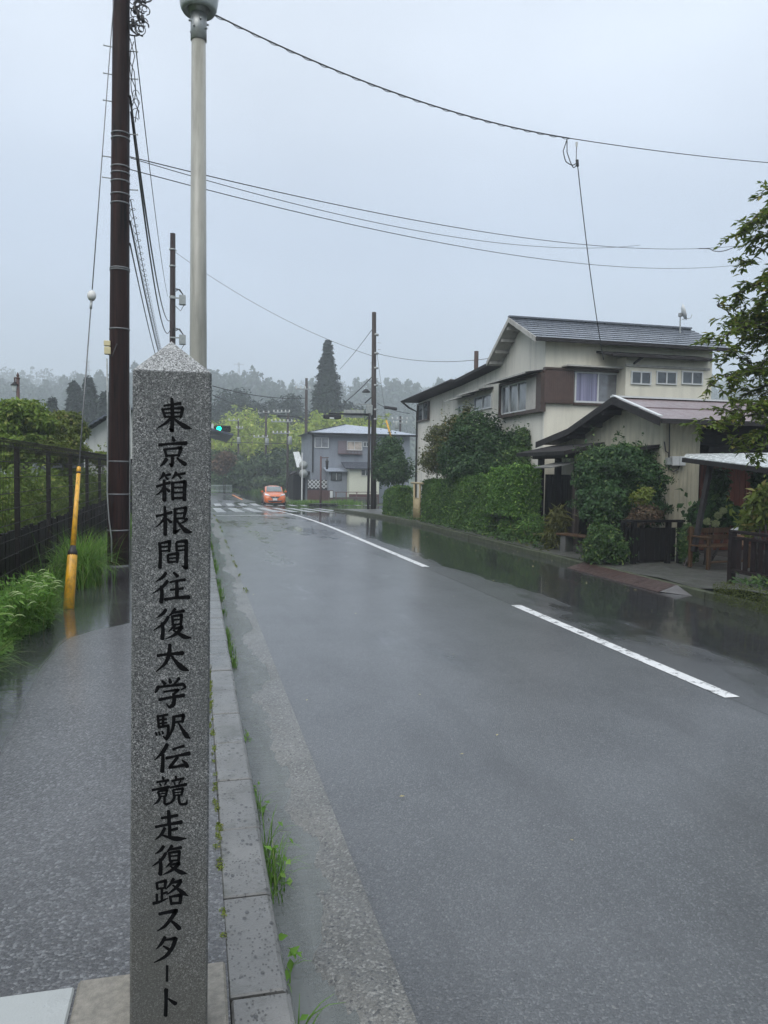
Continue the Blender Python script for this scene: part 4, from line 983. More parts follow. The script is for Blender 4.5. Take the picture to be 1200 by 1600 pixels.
for k in range(22):                                          # vertical boards of the gable
    y_ = cy+.15+k*.26
    if y_ > LY[3]-.4: break
    MB().box(LX-.006, LX-.001, y_-.006, y_+.006, .8, lz(y_)-.16).build('board_joint', M_CREAMB, low)
xw = float(onY(1093, 720, cy)[0])
link('corrugated_wall', corr_y(LX-.02, xw, cy-.02, .05, lz(cy)-.12), low, M_BEIGE)
MB().box(LX-.05, LX+.03, cy-.045, cy+.04, .05, lz(cy)-.12).build('corner_post', M_CREAMB, low)
n_ = int((LXE-LOX)/.076*3); xs_ = np.linspace(LOX, LXE, n_); wvz = .010*np.sin((xs_-LOX)/.076*2*PI)
V = np.concatenate([np.stack([xs_, np.full(n_, LY[0]-.02), LZ[0]+wvz], 1), np.stack([xs_, np.full(n_, LY[1]), LZ[1]+wvz], 1)]); i_ = np.arange(n_-1)
link('roof_sheet', np_mesh('roof_sheet', V, np.stack([i_, i_+1, i_+n_+1, i_+n_], 1)), low, M_PURP)
mid_ = [(LY[0]+LY[1])/2, (LZ[0]+LZ[1])/2]
MB().box(LOX, LXE, mid_[0]-.01, mid_[0]+.02, mid_[1]+.005, mid_[1]+.025).build('sheet_lap', M_PURP, low)
MB().slab([(LOX+.01, LY[0], LZ[0]-.03), (LXE, LY[0], LZ[0]-.03), (LXE, LY[1], LZ[1]-.03), (LOX+.01, LY[1], LZ[1]-.03)], .04).build('roof_deck', M_FASC, low)
for i in (1, 2): MB().slab([(LOX, LY[i], LZ[i]+.01), (LXE, LY[i], LZ[i]+.01), (LXE, LY[i+1], LZ[i+1]+.01), (LOX, LY[i+1], LZ[i+1]+.01)], .07).build('roof_slope', M_FASC, low)
for i in (0, 1, 2): MB().slab([(LOX-.03, LY[i], LZ[i]+.02), (LOX-.03, LY[i+1], LZ[i+1]+.02), (LOX-.03, LY[i+1], LZ[i+1]-.15), (LOX-.03, LY[i], LZ[i]-.15)], .03).build('barge_board', M_FASC, low)
MB().bar((LOX-.03, LY[1], LZ[1]+.03), (LXE, LY[1], LZ[1]+.03), .16, .04).build('ridge_cap', M_ALU, low)
MB().slab([(LOX-.04, LY[0], LZ[0]+.05), (LOX-.04, LY[1], LZ[1]+.05), (LOX+.06, LY[1], LZ[1]+.05), (LOX+.06, LY[0], LZ[0]+.05)], .02).build('verge_flashing', M_ALU, low)
MB().box(LOX, LXE, LY[0]-.08, LY[0]-.01, LZ[0]-.10, LZ[0]).build('gutter', M_FASC, low)
for y_ in (LY[1]+.5, LY[1]+1.4, LY[1]+2.3): MB().box(LOX+.02, LX, y_-.06, y_+.06, lz(y_)-.22, lz(y_)-.10).build('purlin', M_FASC, low)
za = float(onX(1030, 697, LX-.3)[2]); ya, yb = cy+.1, float(onX(905, 700, LX)[1])
MB().slab([(LX-.5, ya, za-.03), (LX-.001, ya, za+.06), (LX-.001, yb, za+.0), (LX-.5, yb, za-.09)], .07).build('porch_roof', M_FASC, low)
MB().box(LX-.05, LX-.013, ya+.3, yb, .1, za-.1).build('dark_screen', M_BOARD, low)
# meters on the corrugated wall
for p0_, p1_, t_, b_ in ((1047, 1057, 713, 728), (1058, 1067, 713, 728), (1039, 1045, 715, 727)):
    a, b2 = onY(p0_, t_, cy-.05), onY(p1_, b_, cy-.05); MB().bbox(a[0], b2[0], cy-.16, cy-.02, b2[2], a[2], .012).build('meter_box', M_ALU if p0_ != 1039 else M_BOXG, low)
for pth in (((1046, 655), (1046, 690), (1045, 732), (1052, 737), (1060, 733), (1062, 728)), ((1038, 690), (1040, 705), (1045, 708), (1045, 730))):
    MB().tube([onY(px, py, cy-.09) for px, py in pth], .014, 6).build('cable', M_WIRE, low, True)
# annex with awning to the right
AY = cy+.9
annex = empty('annex', (xw+.5, AY, .1), label='dark lean-to annex with red brown board wall behind the awning', cat='shed')
ax0, ax1 = float(onY(1094, 720, AY)[0]), 16.0
nb = int((ax1-ax0)/.16); bm_ = MB().bbox(.004, .156, -.015, .015, 0, 2.35, .004).mesh('board')
for k in range(nb):
    o = link('board', bm_, annex, M_RUST, world=False); o.location = (ax0+k*.16-annex.location.x, random.uniform(-.01, .01), 0)
MB().box(ax0, ax1, AY+.1, AY+3, .05, 2.9).build('wall', M_BOARD, annex)
zt2 = float(onY(1095, 690, AY-.4)[2]); MB().slab([(ax0-.1, AY-.45, zt2-.12), (ax1, AY-.45, zt2-.12), (ax1, AY+3, zt2+.4), (ax0-.1, AY+3, zt2+.4)], .12).build('eave', M_FASC, annex)
M_AWN = mat('white_polycarbonate_sheet', (.66, .70, .70), .25, .06, 5, .1, 8, dirt=(.25, .26, .22), dirts=5)
aw = empty('awning', onD(1085, 860, 15.0), label='pale corrugated awning on a leaning dark prop by the annex', cat='awning')
f0, f1 = Vector([float(v) for v in onD(1068, 714, 15.6)]), Vector([float(v) for v in onD(1225, 733, 12.6)])
b0, b1 = Vector([float(v) for v in onD(1072, 709, 16.9)]), Vector([float(v) for v in onD(1225, 707, 15.2)])
MB().slab([f0, f1, b1, b0], .015).build('sheet', M_AWN, aw)
MB().bar(f0+Vector((0, 0, -.06)), f1+Vector((0, 0, -.06)), .07, .09).build('front_beam', M_FASC, aw)
for t in (0.02, .35, .7): MB().bar(f0.lerp(f1, t)+Vector((0, 0, -.045)), b0.lerp(b1, t)+Vector((0, 0, -.05)), .05, .06).build('rafter', M_FASC, aw)
MB().bar(onD(1111, 722, 15.1), onD(1084, 862, 15.0), .085).build('prop', M_FASC, aw)
# ---------------------------------------------------------------- hedges and shrubs on the right
def hedge(name, label, x0, x1, y0_, y1_, z0f, zt0, zt1, n, leaf, m, wob=.10, cat='hedge'):
    root = empty(name, (x0, (y0_+y1_)/2, float(gz((y0_+y1_)/2))+.1), label=label, cat=cat)
    k = RNG.random(n); u, v = RNG.random(n), RNG.random(n)
    L = y1_-y0_; W = x1-x0; H = (zt0+zt1)/2
    ar = np.array([L*H, L*W, W*H, W*H]); ar = ar/ar.sum(); f = np.searchsorted(np.cumsum(ar), k); f = np.minimum(f, 3)
    y = y0_+L*u; zt_ = zt0+(zt1-zt0)*u; P = np.zeros((n, 3)); N = np.zeros((n, 3))
    zb = gz(y)+z0f
    s_ = f == 0; P[s_] = np.stack([np.full(n, x0), y, zb+(zt_-zb)*v], 1)[s_]; N[s_] = (-1, 0, .4)
    s_ = f == 1; P[s_] = np.stack([x0+W*v, y, zt_], 1)[s_]; N[s_] = (0, 0, 1)
    s_ = f == 2; P[s_] = np.stack([x0+W*u, np.full(n, y0_), zb+(zt0-zb)*v], 1)[s_]; N[s_] = (0, -1, .4)
    s_ = f == 3; P[s_] = np.stack([x0+W*u, np.full(n, y1_), zb+(zt1-zb)*v], 1)[s_]; N[s_] = (0, 1, .4)
    w1 = np.sin(P[:, 1]*2.1)*np.sin(P[:, 2]*3.3+1)+.6*np.sin(P[:, 1]*5.3+2)*np.sin(P[:, 2]*6.1)+.5*np.sin(P[:, 0]*4)
    P += N*(wob*w1+RNG.normal(0, .035, n)-np.abs(RNG.normal(0, .06, n)))[:, None]
    # round the top edges
    t = np.clip((P[:, 2]-(zt_-.25))/.25, 0, 1); P[:, 0] += np.where(f == 0, .14*t*t, 0); P[:, 1] += np.where(f == 2, .12*t*t, 0)
    link('foliage', leaf_mesh('foliage', P, N, leaf, .55, .75, .15), root, m)
    mb = MB()
    for i in range(max(3, int(L/.6))):
        yy = y0_+.2+i*.6
        if yy > y1_: break
        xx = (x0+x1)/2+random.uniform(-.1, .1); zg = float(gz(yy)); mb.tube([(xx, yy, zg), (xx+random.uniform(-.1, .1), yy+.05, zg+.8), (xx, yy, zg+1.3)], [.03, .022, .01], 5)
    mb.box(x0+W*.30, x1-W*.25, y0_+.22, y1_-.22, float(gz(y1_))+.12, min(zt0, zt1)-.25)
    mb.build('branches', M_BARK, root)
    return root
hx = 8.25
def yX(px, X): return float(onX(px, 780, X)[1])
hedge('hedge', 'long clipped dark green hedge between the bamboo gate and the tall hedge', hx, hx+.8, yX(766, hx)+.12, yX(658, hx), .15, 1.80, 1.55, 42000, .070, L_HEDGE, .045)
hedge('hedge', 'tall bright green end of the hedge with a deep notch beside the dark gate', hx-.06, hx+.70, yX(846, hx+.70), yX(769, hx), .75, 2.05, 2.02, 24000, .070, L_HEDGEB, .06)
bush('shrub', 'low dark green bush under the notch of the tall hedge', [(hx+.33, yX(812, hx), .42, .38, .6, .42), (hx+.3, yX(790, hx), .4, .38, .7, .40)], 8000, .075, L_HEDGE, (hx+.35, yX(800, hx), .1))
hedge('hedge', 'short dense hedge block left of the bamboo gate', hx, hx+.6, yX(645, hx+.6), yX(601, hx), .05, 1.25, 1.05, 20000, .085, L_HEDGE, .05)
# foliage at the hedge's foot
gpn = 1500; yy = RNG.uniform(yX(850, 8.1), yX(600, 8.1), gpn); P = np.stack([RNG.uniform(7.95, 8.25, gpn), yy, gz(yy)+RNG.uniform(.08, .22, gpn)], 1)
link('ground_cover', leaf_mesh('ground_cover', P, np.tile((0, -.2, 1.), (gpn, 1)), .09, .5, .6), m=L_MID, label='low green plants along the foot of the hedges', cat='ground cover', kind='stuff')

def crown(px, py, D, r): p = onD(px, py, D); k = D/1200.; return (float(p[0]), float(p[1]), float(p[2]), r[0]*k, (r[2] if len(r) > 2 else r[0])*k, r[1]*k)
D0 = 26.5
bush('shrub', 'large dark evergreen shrub in front of the cream house wall', [crown(745, 690, 26, (42, 48)), crown(775, 710, 25.5, (45, 40)), crown(720, 715, 26.5, (36, 34)), crown(805, 705, 25, (26, 32)), crown(755, 735, 25.5, (60, 28))], 26000, .11, L_DARK, (9.3, 25.5, .1), stems=5)
bush('shrub', 'loose yellowish green shrub reaching up beside the dark evergreen', [crown(712, 670, 27.2, (22, 22)), crown(688, 680, 27.6, (22, 17)), crown(728, 652, 27, (9, 22)), crown(700, 700, 27.5, (28, 22)), crown(680, 720, 28, (26, 20))], 9000, .10, L_YELG if False else leafmat('olive_leaves', (.05, .07, .022), (.13, .145, .05), (.24, .20, .10)), (9.3, 27.6, .1), stems=5, lump=.3)
bush('shrub', 'small rounded dark shrub at the right of the large evergreen', [crown(818, 690, 24.2, (18, 22)), crown(808, 725, 24.2, (26, 30))], 6000, .10, L_MID, (9.4, 23.4, .1))
bush('shrub', 'rounded dark green shrub behind the right timber pole', [crown(608, 712, 41, (24, 30)), crown(620, 735, 40, (24, 22)), crown(600, 735, 41, (16, 20))], 9000, .15, L_DARK, (10.0, 38.5, float(gz(38))), stems=3)
bush('shrub', 'big rounded dark green shrub beside the corrugated wall', [crown(965, 735, 17.3, (56, 36)), crown(925, 745, 17, (28, 26)), crown(1005, 750, 17, (34, 30)), crown(945, 785, 16.8, (44, 34)), crown(1000, 790, 17.2, (40, 30)), crown(975, 720, 17.2, (36, 22))], 30000, .085, L_DARK, (9.2, 16.2, .1), stems=5, spread=.6)
bush('shrub', 'bright leafy top of a shrub against the low house gable', [crown(940, 712, 17.6, (28, 13)), crown(975, 706, 17.6, (34, 12)), crown(925, 720, 17.5, (24, 16))], 6500, .08, L_MID, (9.25, 16.9, .1), stems=3)
bush('shrub', 'low leafy bush in front of the black board fence', [crown(945, 845, 15.6, (30, 26)), crown(932, 862, 15.6, (20, 22)), crown(962, 862, 15.5, (18, 22))], 7000, .07, L_MID, (8.35, 13.9, .1))
bush('nandina', 'yellow leafed nandina spray above the black fence', [crown(1000, 778, 16.2, (16, 10)), crown(1010, 768, 16.2, (10, 8))], 700, .085, L_YELG, (9.0, 14.9, .1), stems=2, aspect=.35)
bush('nandina', 'dull reddish nandina behind the black fence', [crown(1010, 803, 16.1, (24, 14)), crown(995, 812, 16.1, (16, 10))], 1300, .08, L_RED, (9.2, 14.9, .1), stems=3, aspect=.35)
bush('shrub', 'narrow dark green shrub between the black fence and the bench', [crown(1073, 845, 15.6, (13, 26)), crown(1076, 865, 15.6, (13, 18))], 2600, .065, L_MID, (9.55, 13.4, .1))
bush('hydrangea', 'leafy hydrangea behind the wooden bench', [crown(1105, 805, 16, (26, 18)), crown(1140, 808, 15.8, (26, 18)), crown(1120, 790, 16.2, (18, 14))], 2600, .15, L_DARK, (10.2, 13.6, .1), stems=4, aspect=.6)
for (px, py), hl in zip(((1105, 815), (1122, 805), (1118, 818), (1130, 798)), ('leftmost', 'middle', 'lowest', 'topmost')):
    c_ = onD(px, py, 15.4); P = np.array(c_)[None]+sph(260)*.060*RNG.uniform(.8, 1, (260, 1)); link('flower_head', leaf_mesh('flower_head', P, P-np.array(c_), .035, .9, .3), m=leafmat('pale_green_petals', (.24, .29, .14), (.42, .45, .25)) if 'pale_green_petals' not in MATS else MATS['pale_green_petals'],
         label=hl+' pale green hydrangea flower head behind the wooden bench', cat='flower', group='hydrangea flower heads')
bush('shrub', 'bright yellow green large leafed shrub above the brown slat fence', [crown(1185, 800, 13.0, (18, 30)), crown(1200, 785, 12.8, (20, 30)), crown(1170, 815, 13.2, (14, 18))], 1500, .15, L_YELG, (9.3, 11.0, .25), stems=4, aspect=.4)
bush('shrub', 'dusky pink tipped shrub top beside the brown slat fence', [crown(1178, 782, 13.3, (12, 9))], 350, .09, L_RED, (9.2, 11.2, .25), stems=2, aspect=.4)
bush('climber', 'green climber in front of the red brown board wall', [crown(1122, 755, 15.9, (14, 22)), crown(1115, 775, 15.9, (12, 14))], 900, .12, L_DARK, (10.2, 13.7, .1), stems=2, aspect=.7)
bush('shrub', 'dark shrub hanging under the right end of the awning', [crown(1190, 750, 14.8, (14, 14))], 700, .11, L_DARK, (10.6, 11.6, .2), stems=2)
bush('day_lily', 'yellowing strappy plant beside the stone bench', [crown(872, 815, 18.6, (14, 22)), crown(865, 838, 18.6, (14, 14))], 1100, .22, leafmat('strappy_leaves', (.07, .09, .02), (.18, .17, .05)), (8.7, 16.9, .1), stems=2, aspect=.14)

# ---------------------------------------------------------------- fences, benches, gates
M_DKB = m_wood('dark_brown_stained_slats', (.008, .005, .005), (.030, .019, .018), wet=.4)
SX = 8.75
sy1, sy0 = float(onX(1144, 860, SX)[1]), 8.6; zb0 = .26; zt0 = float(onX(1144, 828, SX)[2])
sf = empty('slat_fence', (SX, (sy0+sy1)/2, zb0), label='low dark brown slat fence at the right edge above the mossy kerb', cat='fence')
slm = MB().bbox(-.015, .015, -.05, .05, 0, zt0-zb0-.16, .005).mesh('slat')
k = 0
while sy1-.17-k*.165 > sy0:
    o = link('slat', slm, sf, M_DKB, world=False); o.location = (random.uniform(-.006, .006), sy1-.17-k*.165-(sy0+sy1)/2, .06); k += 1
for z_, h_ in ((zt0-.05, .05), (zt0-.15, .045), (zb0+.02, .06)): MB().bbox(SX-.045, SX+.045, sy0, sy1+.05, z_, z_+h_, .006).build('rail', M_DKB, sf)
for y_ in (sy1, sy1-1.3, sy1-2.6): MB().bbox(SX-.05, SX+.05, y_-.05, y_+.05, zb0-.2, zt0-.052, .006).build('post', M_DKB, sf)
P = np.stack([RNG.uniform(8.05, 8.75, 900), RNG.uniform(7.5, 10.3, 900), RNG.uniform(.24, .34, 900)], 1)
link('ground_cover', leaf_mesh('ground_cover', P, np.tile((0, -.2, 1.), (900, 1)), .08, .6, .6), m=L_MID, label='small green weeds below the slat fence', cat='ground cover', kind='stuff')
# black board fence, a short return and a long face towards us
byy = 13.9
x0, x1 = float(onY(990, 850, byy)[0]), float(onY(1062, 850, byy)[0]); zt1 = float(onY(1000, 816, byy)[2]); zb1 = .10
bf = empty('board_fence', (x0, byy, zb1), label='black stained board fence with open top rail before the low house', cat='fence')
nbd = int((x1-x0)/.12); zmid = float(onY(1000, 826, byy)[2])
bdm = MB().bbox(.003, .117, -.012, .012, 0, zmid-zb1, .004).mesh('board')
for k in range(nbd):
    o = link('board', bdm, bf, M_BOARD, world=False); o.location = (k*.12, random.uniform(-.008, .008), .02)
for xx in (x0, x0+(x1-x0)*.74, x1): MB().bbox(xx-.045, xx+.045, byy-.05, byy+.05, 0, zt1-.002, .006).build('post', M_BOARD, bf)
MB().bbox(x0-.3, x1+.08, byy-.06, byy+.06, zt1, zt1+.05, .006).build('top_rail', M_BOARD, bf)
rx0 = float(onY(973, 850, byy+.25)[0])
for k in range(3):
    xx = rx0+k*.09; MB().bbox(xx-.03, xx+.03, byy+.20, byy+.225, zb1, zt1-.12, .004).build('slat', M_BOARD, bf)
MB().bbox(rx0-.05, rx0+.03, byy+.19, byy+.27, zb1, zt1-.01, .006).build('post', M_BOARD, bf)
# wooden armchair bench with a bag on it
M_TIM = m_wood('brown_timber', (.045, .025, .012), (.11, .062, .032))
bc = onD(1112, 880, 15.0); bench = empty('garden_bench', (float(bc[0]), float(bc[1]), .1), math.radians(10), label='brown wooden garden bench under the awning prop', cat='bench')
def bp(nm, *a): MB().bbox(*a, .006).build(nm, M_TIM, bench, world=False)
bp('leg', -.36, -.29, -.25, -.19, 0, .42); bp('leg', .72, .79, -.25, -.19, 0, .42); bp('leg', -.36, -.29, .20, .26, 0, .80); bp('leg', .72, .79, .20, .26, 0, .80)
for y_ in (-.25, -.13, -.01, .11): bp('seat_slat', -.38, .81, y_, y_+.105, .421, .45)
for z_ in (.52, .66): bp('back_slat', -.37, .80, .262, .285, z_, z_+.10)
bp('stretcher', -.35, .78, -.235, -.205, .12, .16); bp('armrest', -.37, -.28, -.26, .19, .60, .63); bp('arm_post', -.355, -.295, -.245, -.195, .451, .599)
bag = empty('paper_box', (float(bc[0])+.52, float(bc[1])-.02, .55), label='small brown cardboard box with a crumpled white bag on the garden bench', cat='box')
MB().bbox(-.13, .13, -.10, .10, 0, .20, .01, Matrix.Rotation(.2, 4, 'Y')).build('carton', mat('cardboard', (.26, .15, .085), .7, .15, 5), bag, world=False)
V, = (sph(160),); me = MB(); 
import bmesh
bmh = bmesh.new(); bmesh.ops.create_icosphere(bmh, subdivisions=3, radius=.11)
for v in bmh.verts: v.co *= 1+.18*math.sin(v.co.x*70)*math.sin(v.co.y*60+1)*math.cos(v.co.z*65); v.co.z = v.co.z*.7+.26
m_ = bpy.data.meshes.new('bag'); bmh.to_mesh(m_); bmh.free(); link('plastic_bag', m_, bag, M_ALU, world=False)
# stone bench with plank
pb_ = onD(905, 848, 17.6); sb = empty('plank_bench', (float(pb_[0]), float(pb_[1]), .12), math.radians(-76), label='weathered plank bench on concrete blocks beside the dark entrance', cat='bench')
MB().bbox(-.62, .62, -.17, .17, .34, .39, .01).build('plank', M_TIM, sb, world=False)
for x_ in (-.42, .42): MB().bbox(x_-.09, x_+.09, -.13, .13, -.05, .338, .01).build('block', M_YARD, sb, world=False)
# dark roofed entrance
gx = 9.35
g_ = [onX(px, 720, gx) for px in (846, 902)]
gy1, gy0 = float(g_[0][1]), float(g_[1][1]); zbm = float(onX(870, 706, gx)[2])
ent = empty('entrance_gate', (gx, (gy0+gy1)/2, .1), label='black timber entrance gate with small roof between hedge and low house', cat='gate')
nb = int((gy1-gy0)/.15); bdm = MB().bbox(-.015, .015, .003, .147, 0, 1.78, .004).mesh('board')
for k in range(nb): o = link('board', bdm, ent, M_BOARD, world=False); o.location = (.08+random.uniform(-.008, .008), gy0+k*.15-(gy0+gy1)/2, 0)
for y_ in (gy0, gy1, (gy0+gy1)/2): MB().bbox(gx-.08, gx+.07, y_-.07, y_+.07, 0, zbm-.03, .008).build('post', M_BOARD if y_ != gy0 else M_POLE2, ent)
MB().bbox(gx-.10, gx+.10, gy0-.3, gy1+.4, zbm-.18, zbm-.02, .01).build('lintel', M_FASC, ent)
MB().slab([(gx-.55, gy0-.35, zbm-.02), (gx+.55, gy0-.35, zbm+.22), (gx+.55, gy1+.5, zbm+.22), (gx-.55, gy1+.5, zbm-.02)], .10).build('roof', M_FASC, ent)
MB().slab([(gx-.75, gy0-.05, zbm-.42), (gx-.1, gy0-.05, zbm-.28), (gx-.1, gy0+.95, zbm-.28), (gx-.75, gy0+.95, zbm-.42)], .03).build('canopy', mat('weathered_tin', (.20, .20, .19), .45, .25, 4), ent)
# bamboo-coloured garden gate in the hedge
M_BAMB = mat('tan_bamboo', (.36, .29, .16), .5, .15, 6)
ty1, ty0 = yX(646.5, 8.15), yX(656.5, 8.15); tz = float(onX(650, 756, 8.15)[2])
tg = empty('garden_gate', (8.15, (ty0+ty1)/2, 0), label='pale tan bamboo garden gate in the gap between the hedges', cat='gate')
zg = float(gz(ty1))
for y_ in (ty0+.06, ty1-.06): MB().tube([(8.15, y_, zg), (8.15, y_, tz)], .04, 10).build('post', M_BAMB, tg, True)
MB().tube([(8.15, ty0-.35, tz+.03), (8.15, ty1+.35, tz+.03)], .04, 10).build('top_bar', M_BAMB, tg, True)
for k in range(9): y_ = ty0+.14+(ty1-ty0-.28)*k/8; MB().tube([(8.17, y_, zg+.12), (8.17, y_, tz-.55)], .028, 6).build('cane', M_BAMB, tg, True)
for z_ in (zg+.15, tz-.55, tz-.95): MB().tube([(8.16, ty0+.08, z_), (8.16, ty1-.08, z_)], .022, 6).build('rail', M_BAMB, tg, True)
# short yellow stay guard in the gutter, another high up behind
yg = gp(626, 811)
g2 = empty('stay_guard', (float(yg[0]), float(yg[1]), float(yg[2])), label='short yellow stay guard standing at the road edge before the bamboo gate', cat='stay guard')
zt_ = float(onY(624, 793, yg[1])[2]); MB().tube([(yg[0], yg[1], yg[2]-.05), (yg[0]-.03, yg[1], zt_)], [.055, .045], 12).build('tube', M_YEL, g2, True)
MB().tube([(yg[0]-.03, yg[1], zt_), (yg[0]-.05, yg[1]+.02, zt_+.06)], [.045, .012], 12).build('cap', M_YEL, g2, True)
# steel ramp in the gutter in front of the yard
M_RAMP = mat('rusty_checker_plate', (.060, .034, .029), .4, .3, 6, .8, 34, metal=.2, coat=.2); M_PLATE = mat('grey_checker_plate', (.12, .115, .115), .4, .2, 9, 1, 34, metal=.4)
ry0, ry1 = float(onZ(1128, 925, .0)[1]), float(onZ(962, 884, .0)[1])
ramp = empty('kerb_ramp', (7.3, (ry0+ry1)/2, 0), label='rust brown steel ramp plate in the gutter before the black fence', cat='kerb ramp')
rxi, rxo = 7.36, 7.71; zi, zo = -.02, .085
n_r = 4; seg = (ry1-ry0-.32)/n_r
for k in range(n_r):
    ya, yb = ry0+.32+k*seg+.004, ry0+.32+(k+1)*seg-.004
    mb = MB(); mb.add([(rxi, ya, zi), (rxo, ya, zo), (rxo, yb, zo), (rxi, yb, zi), (rxi, ya, -.06), (rxo, ya, -.06), (rxo, yb, -.06), (rxi, yb, -.06)], [(0, 1, 2, 3), (0, 4, 5, 1), (3, 2, 6, 7), (0, 3, 7, 4), (1, 5, 6, 2)]); mb.build('ramp_plate', M_RAMP, ramp)
mb = MB(); mb.add([(rxi+.03, ry0+.315, zi), (rxo, ry0+.315, zo), (rxo, ry0-.12, -.035), (rxo, ry0+.315, -.06), (rxi, ry0+.315, -.06)], [(0, 2, 1), (0, 1, 3, 4), (1, 2, 3)]); mb.build('corner_plate', M_PLATE, ramp)

# ---------------------------------------------------------------- tree reaching in from the right
TD = 11.0; tb = onD(1330, 900, TD)
tree = empty('cherry_tree', (float(tb[0]), float(tb[1]), .25), label='leafy cherry tree reaching in from the right edge of the photograph', cat='tree')
base = Vector((float(tb[0]), float(tb[1]), .1))
tr = [base, base+Vector((-.05, 0, 1.5)), base+Vector((.0, .1, 3.0)), base+Vector((-.1, .1, 4.6)), base+Vector((-.25, 0, 6.2)), base+Vector((-.3, 0, 7.4))]
MB().tube(tr, [.17, .15, .12, .09, .05, .02], 12).build('trunk', M_BARK, tree, True)
def on_trunk(z):
    for i in range(len(tr)-1):
        if tr[i].z <= z <= tr[i+1].z: return tr[i].lerp(tr[i+1], (z-tr[i].z)/(tr[i+1].z-tr[i].z))
    return tr[-1]
tips = [((1168, 312), 11.2), ((1146, 366), 11.0), ((1162, 410), 11.3), ((1113, 478), 10.8), ((1150, 500), 11.4), ((1132, 508), 11.0), ((1110, 530), 10.7), ((1122, 556), 11.3), ((1100, 600), 10.8), ((1135, 590), 10.6), ((1150, 560), 11.2),
        ((1092, 668), 10.6), ((1118, 660), 11.0), ((1135, 695), 10.8), ((1165, 640), 10.5), ((1170, 690), 10.6), ((1175, 470), 10.6), ((1180, 540), 11.4), ((1185, 370), 11.2), ((1190, 610), 11.2), ((1140, 625), 11.1), ((1185, 700), 10.4), ((1150, 455), 11.2), ((1192, 330), 10.8), ((1195, 440), 10.6), ((1196, 580), 10.5), ((1160, 520), 10.6), ((1178, 655), 11.3)]
bm_ = MB(); LP = []; LU = []; LN = []
for (px, py), D in tips:
    tip = Vector([float(v) for v in onD(px+8, py, D)]); st_ = on_trunk(min(7.2, max(1.8, tip.z+random.uniform(.1, .7))))
    ctl = st_.lerp(tip, .5)+Vector((0, random.uniform(-.2, .2), random.uniform(.15, .4)))
    pts = [st_*(1-t)**2+ctl*2*t*(1-t)+tip*t*t for t in np.linspace(0, 1, 9)]
    bm_.tube(pts, [.035*(1-t)+.004 for t in np.linspace(0, 1, 9)], 5)
    twigs = [pts[3:]]
    for k in range(19):
        i = random.randint(2, 8); p = pts[i]; d = Vector((random.uniform(-.7, .5), random.uniform(-.7, .7), random.uniform(-.45, .25))).normalized()*random.uniform(.18, .45)
        tw = [p, p+d*.5+Vector((0, 0, .03)), p+d+Vector((0, 0, -.05))]; bm_.tube(tw, [.008, .006, .003], 4); twigs.append(tw)
    for tw in twigs:
        for j in range(len(tw)-1):
            seg = tw[j+1]-tw[j]; nn = max(3, int(seg.length/.018))
            for q_ in range(nn):
                p = tw[j].lerp(tw[j+1], random.random()); LP.append(p+Vector((random.gauss(0, .012),)*3)); sdv = random.choice((-1, 1))
                u = seg.normalized()*.8 + Vector((0, 0, -.45)) + seg.normalized().cross(Vector((0, 0, 1)))*sdv*.8; LU.append(u); LN.append((0, 0, 1))
bm_.build('branches', M_BARK, tree, True)
link('crown', leaf_mesh('crown', np.array([tuple(p) for p in LP]), np.array(LN, float), .105, .46, .35, .25, .3, U=np.array([tuple(u) for u in LU])), tree, L_CHERRY)

# ---------------------------------------------------------------- pole and signals by the crossing
RD = 45.0; rb = onD(584, 770, RD); RPX, RPY = float(rb[0]), float(rb[1]); RZ0 = float(gz(RPY))
rp_ = empty('utility_pole', (RPX, RPY, RZ0), label='weathered timber utility pole at the street corner right of the grey house', cat='utility pole')
rY = lambda px, py, dy=0.: onY(px, py, RPY+dy)
ptp = rY(584.5, 488)
MB().tube([(RPX, RPY, RZ0-.3), Vector(ptp.tolist())], [.175, .125], 16).build('shaft', M_POLE2, rp_, True)
for py in np.linspace(525, 640, 12):
    z = float(rY(584, py)[2]); sdx = random.choice((-1, 1)); MB().tube([(RPX+sdx*.12, RPY, z), (RPX+sdx*.30, RPY-.03, z)], .012, 5).build('step_bolt', M_GALV, rp_)
for py in (523, 552, 575, 602, 640, 655): z = float(rY(584, py)[2]); MB().lathe([(.165, z-.05), (.18, z), (.165, z+.05)], 12, (RPX, RPY, 0)).build('band', M_GALV, rp_)
lm_ = rY(572, 611); MB().lathe([(.05, .12), (.12, .08), (.26, -.06), (.25, -.08), (.05, -.03)], 14, Vector(lm_.tolist())).build('lamp_shade', M_DARKM, rp_, True)
MB().tube([rY(572, 609), rY(578, 607), rY(583, 612)], .02, 6).build('lamp_arm', M_GALV, rp_)
MB().bar(rY(556, 631.5), rY(584, 632), .06).build('cross_arm', M_GALV, rp_); MB().bar(rY(570, 630), rY(580, 621), .06).build('brace', M_FASC, rp_)
a = rY(577, 641, -.2); MB().bbox(a[0]-.17, a[0]+.17, a[1]-.15, a[1]+.15, a[2]-.3, a[2]+.3, .03).build('equipment_box', M_BOXG, rp_)
a, b2 = rY(600, 636), rY(620, 639); mb_ = MB().tube([a, b2], .09, 8).build('splice_case', M_BLACK, rp_)
sgp = empty('traffic_signal', (float(rY(576.5, 790, -.35)[0]), RPY-.35, RZ0), label='dark traffic signal arm seen from behind, mounted beside the corner timber pole', cat='traffic signal')
sx = float(rY(576.5, 700, -.35)[0])
MB().tube([(sx, RPY-.35, RZ0-.1), (sx, RPY-.35, float(rY(576, 647, -.35)[2])+.05)], .075, 12).build('pole', M_FASC, sgp, True)
MB().tube([rY(577, 648, -.35), rY(560, 647, -.3), rY(514, 646, -.35)], [.07, .06, .05], 10).build('arm', M_DARKM, sgp, True)
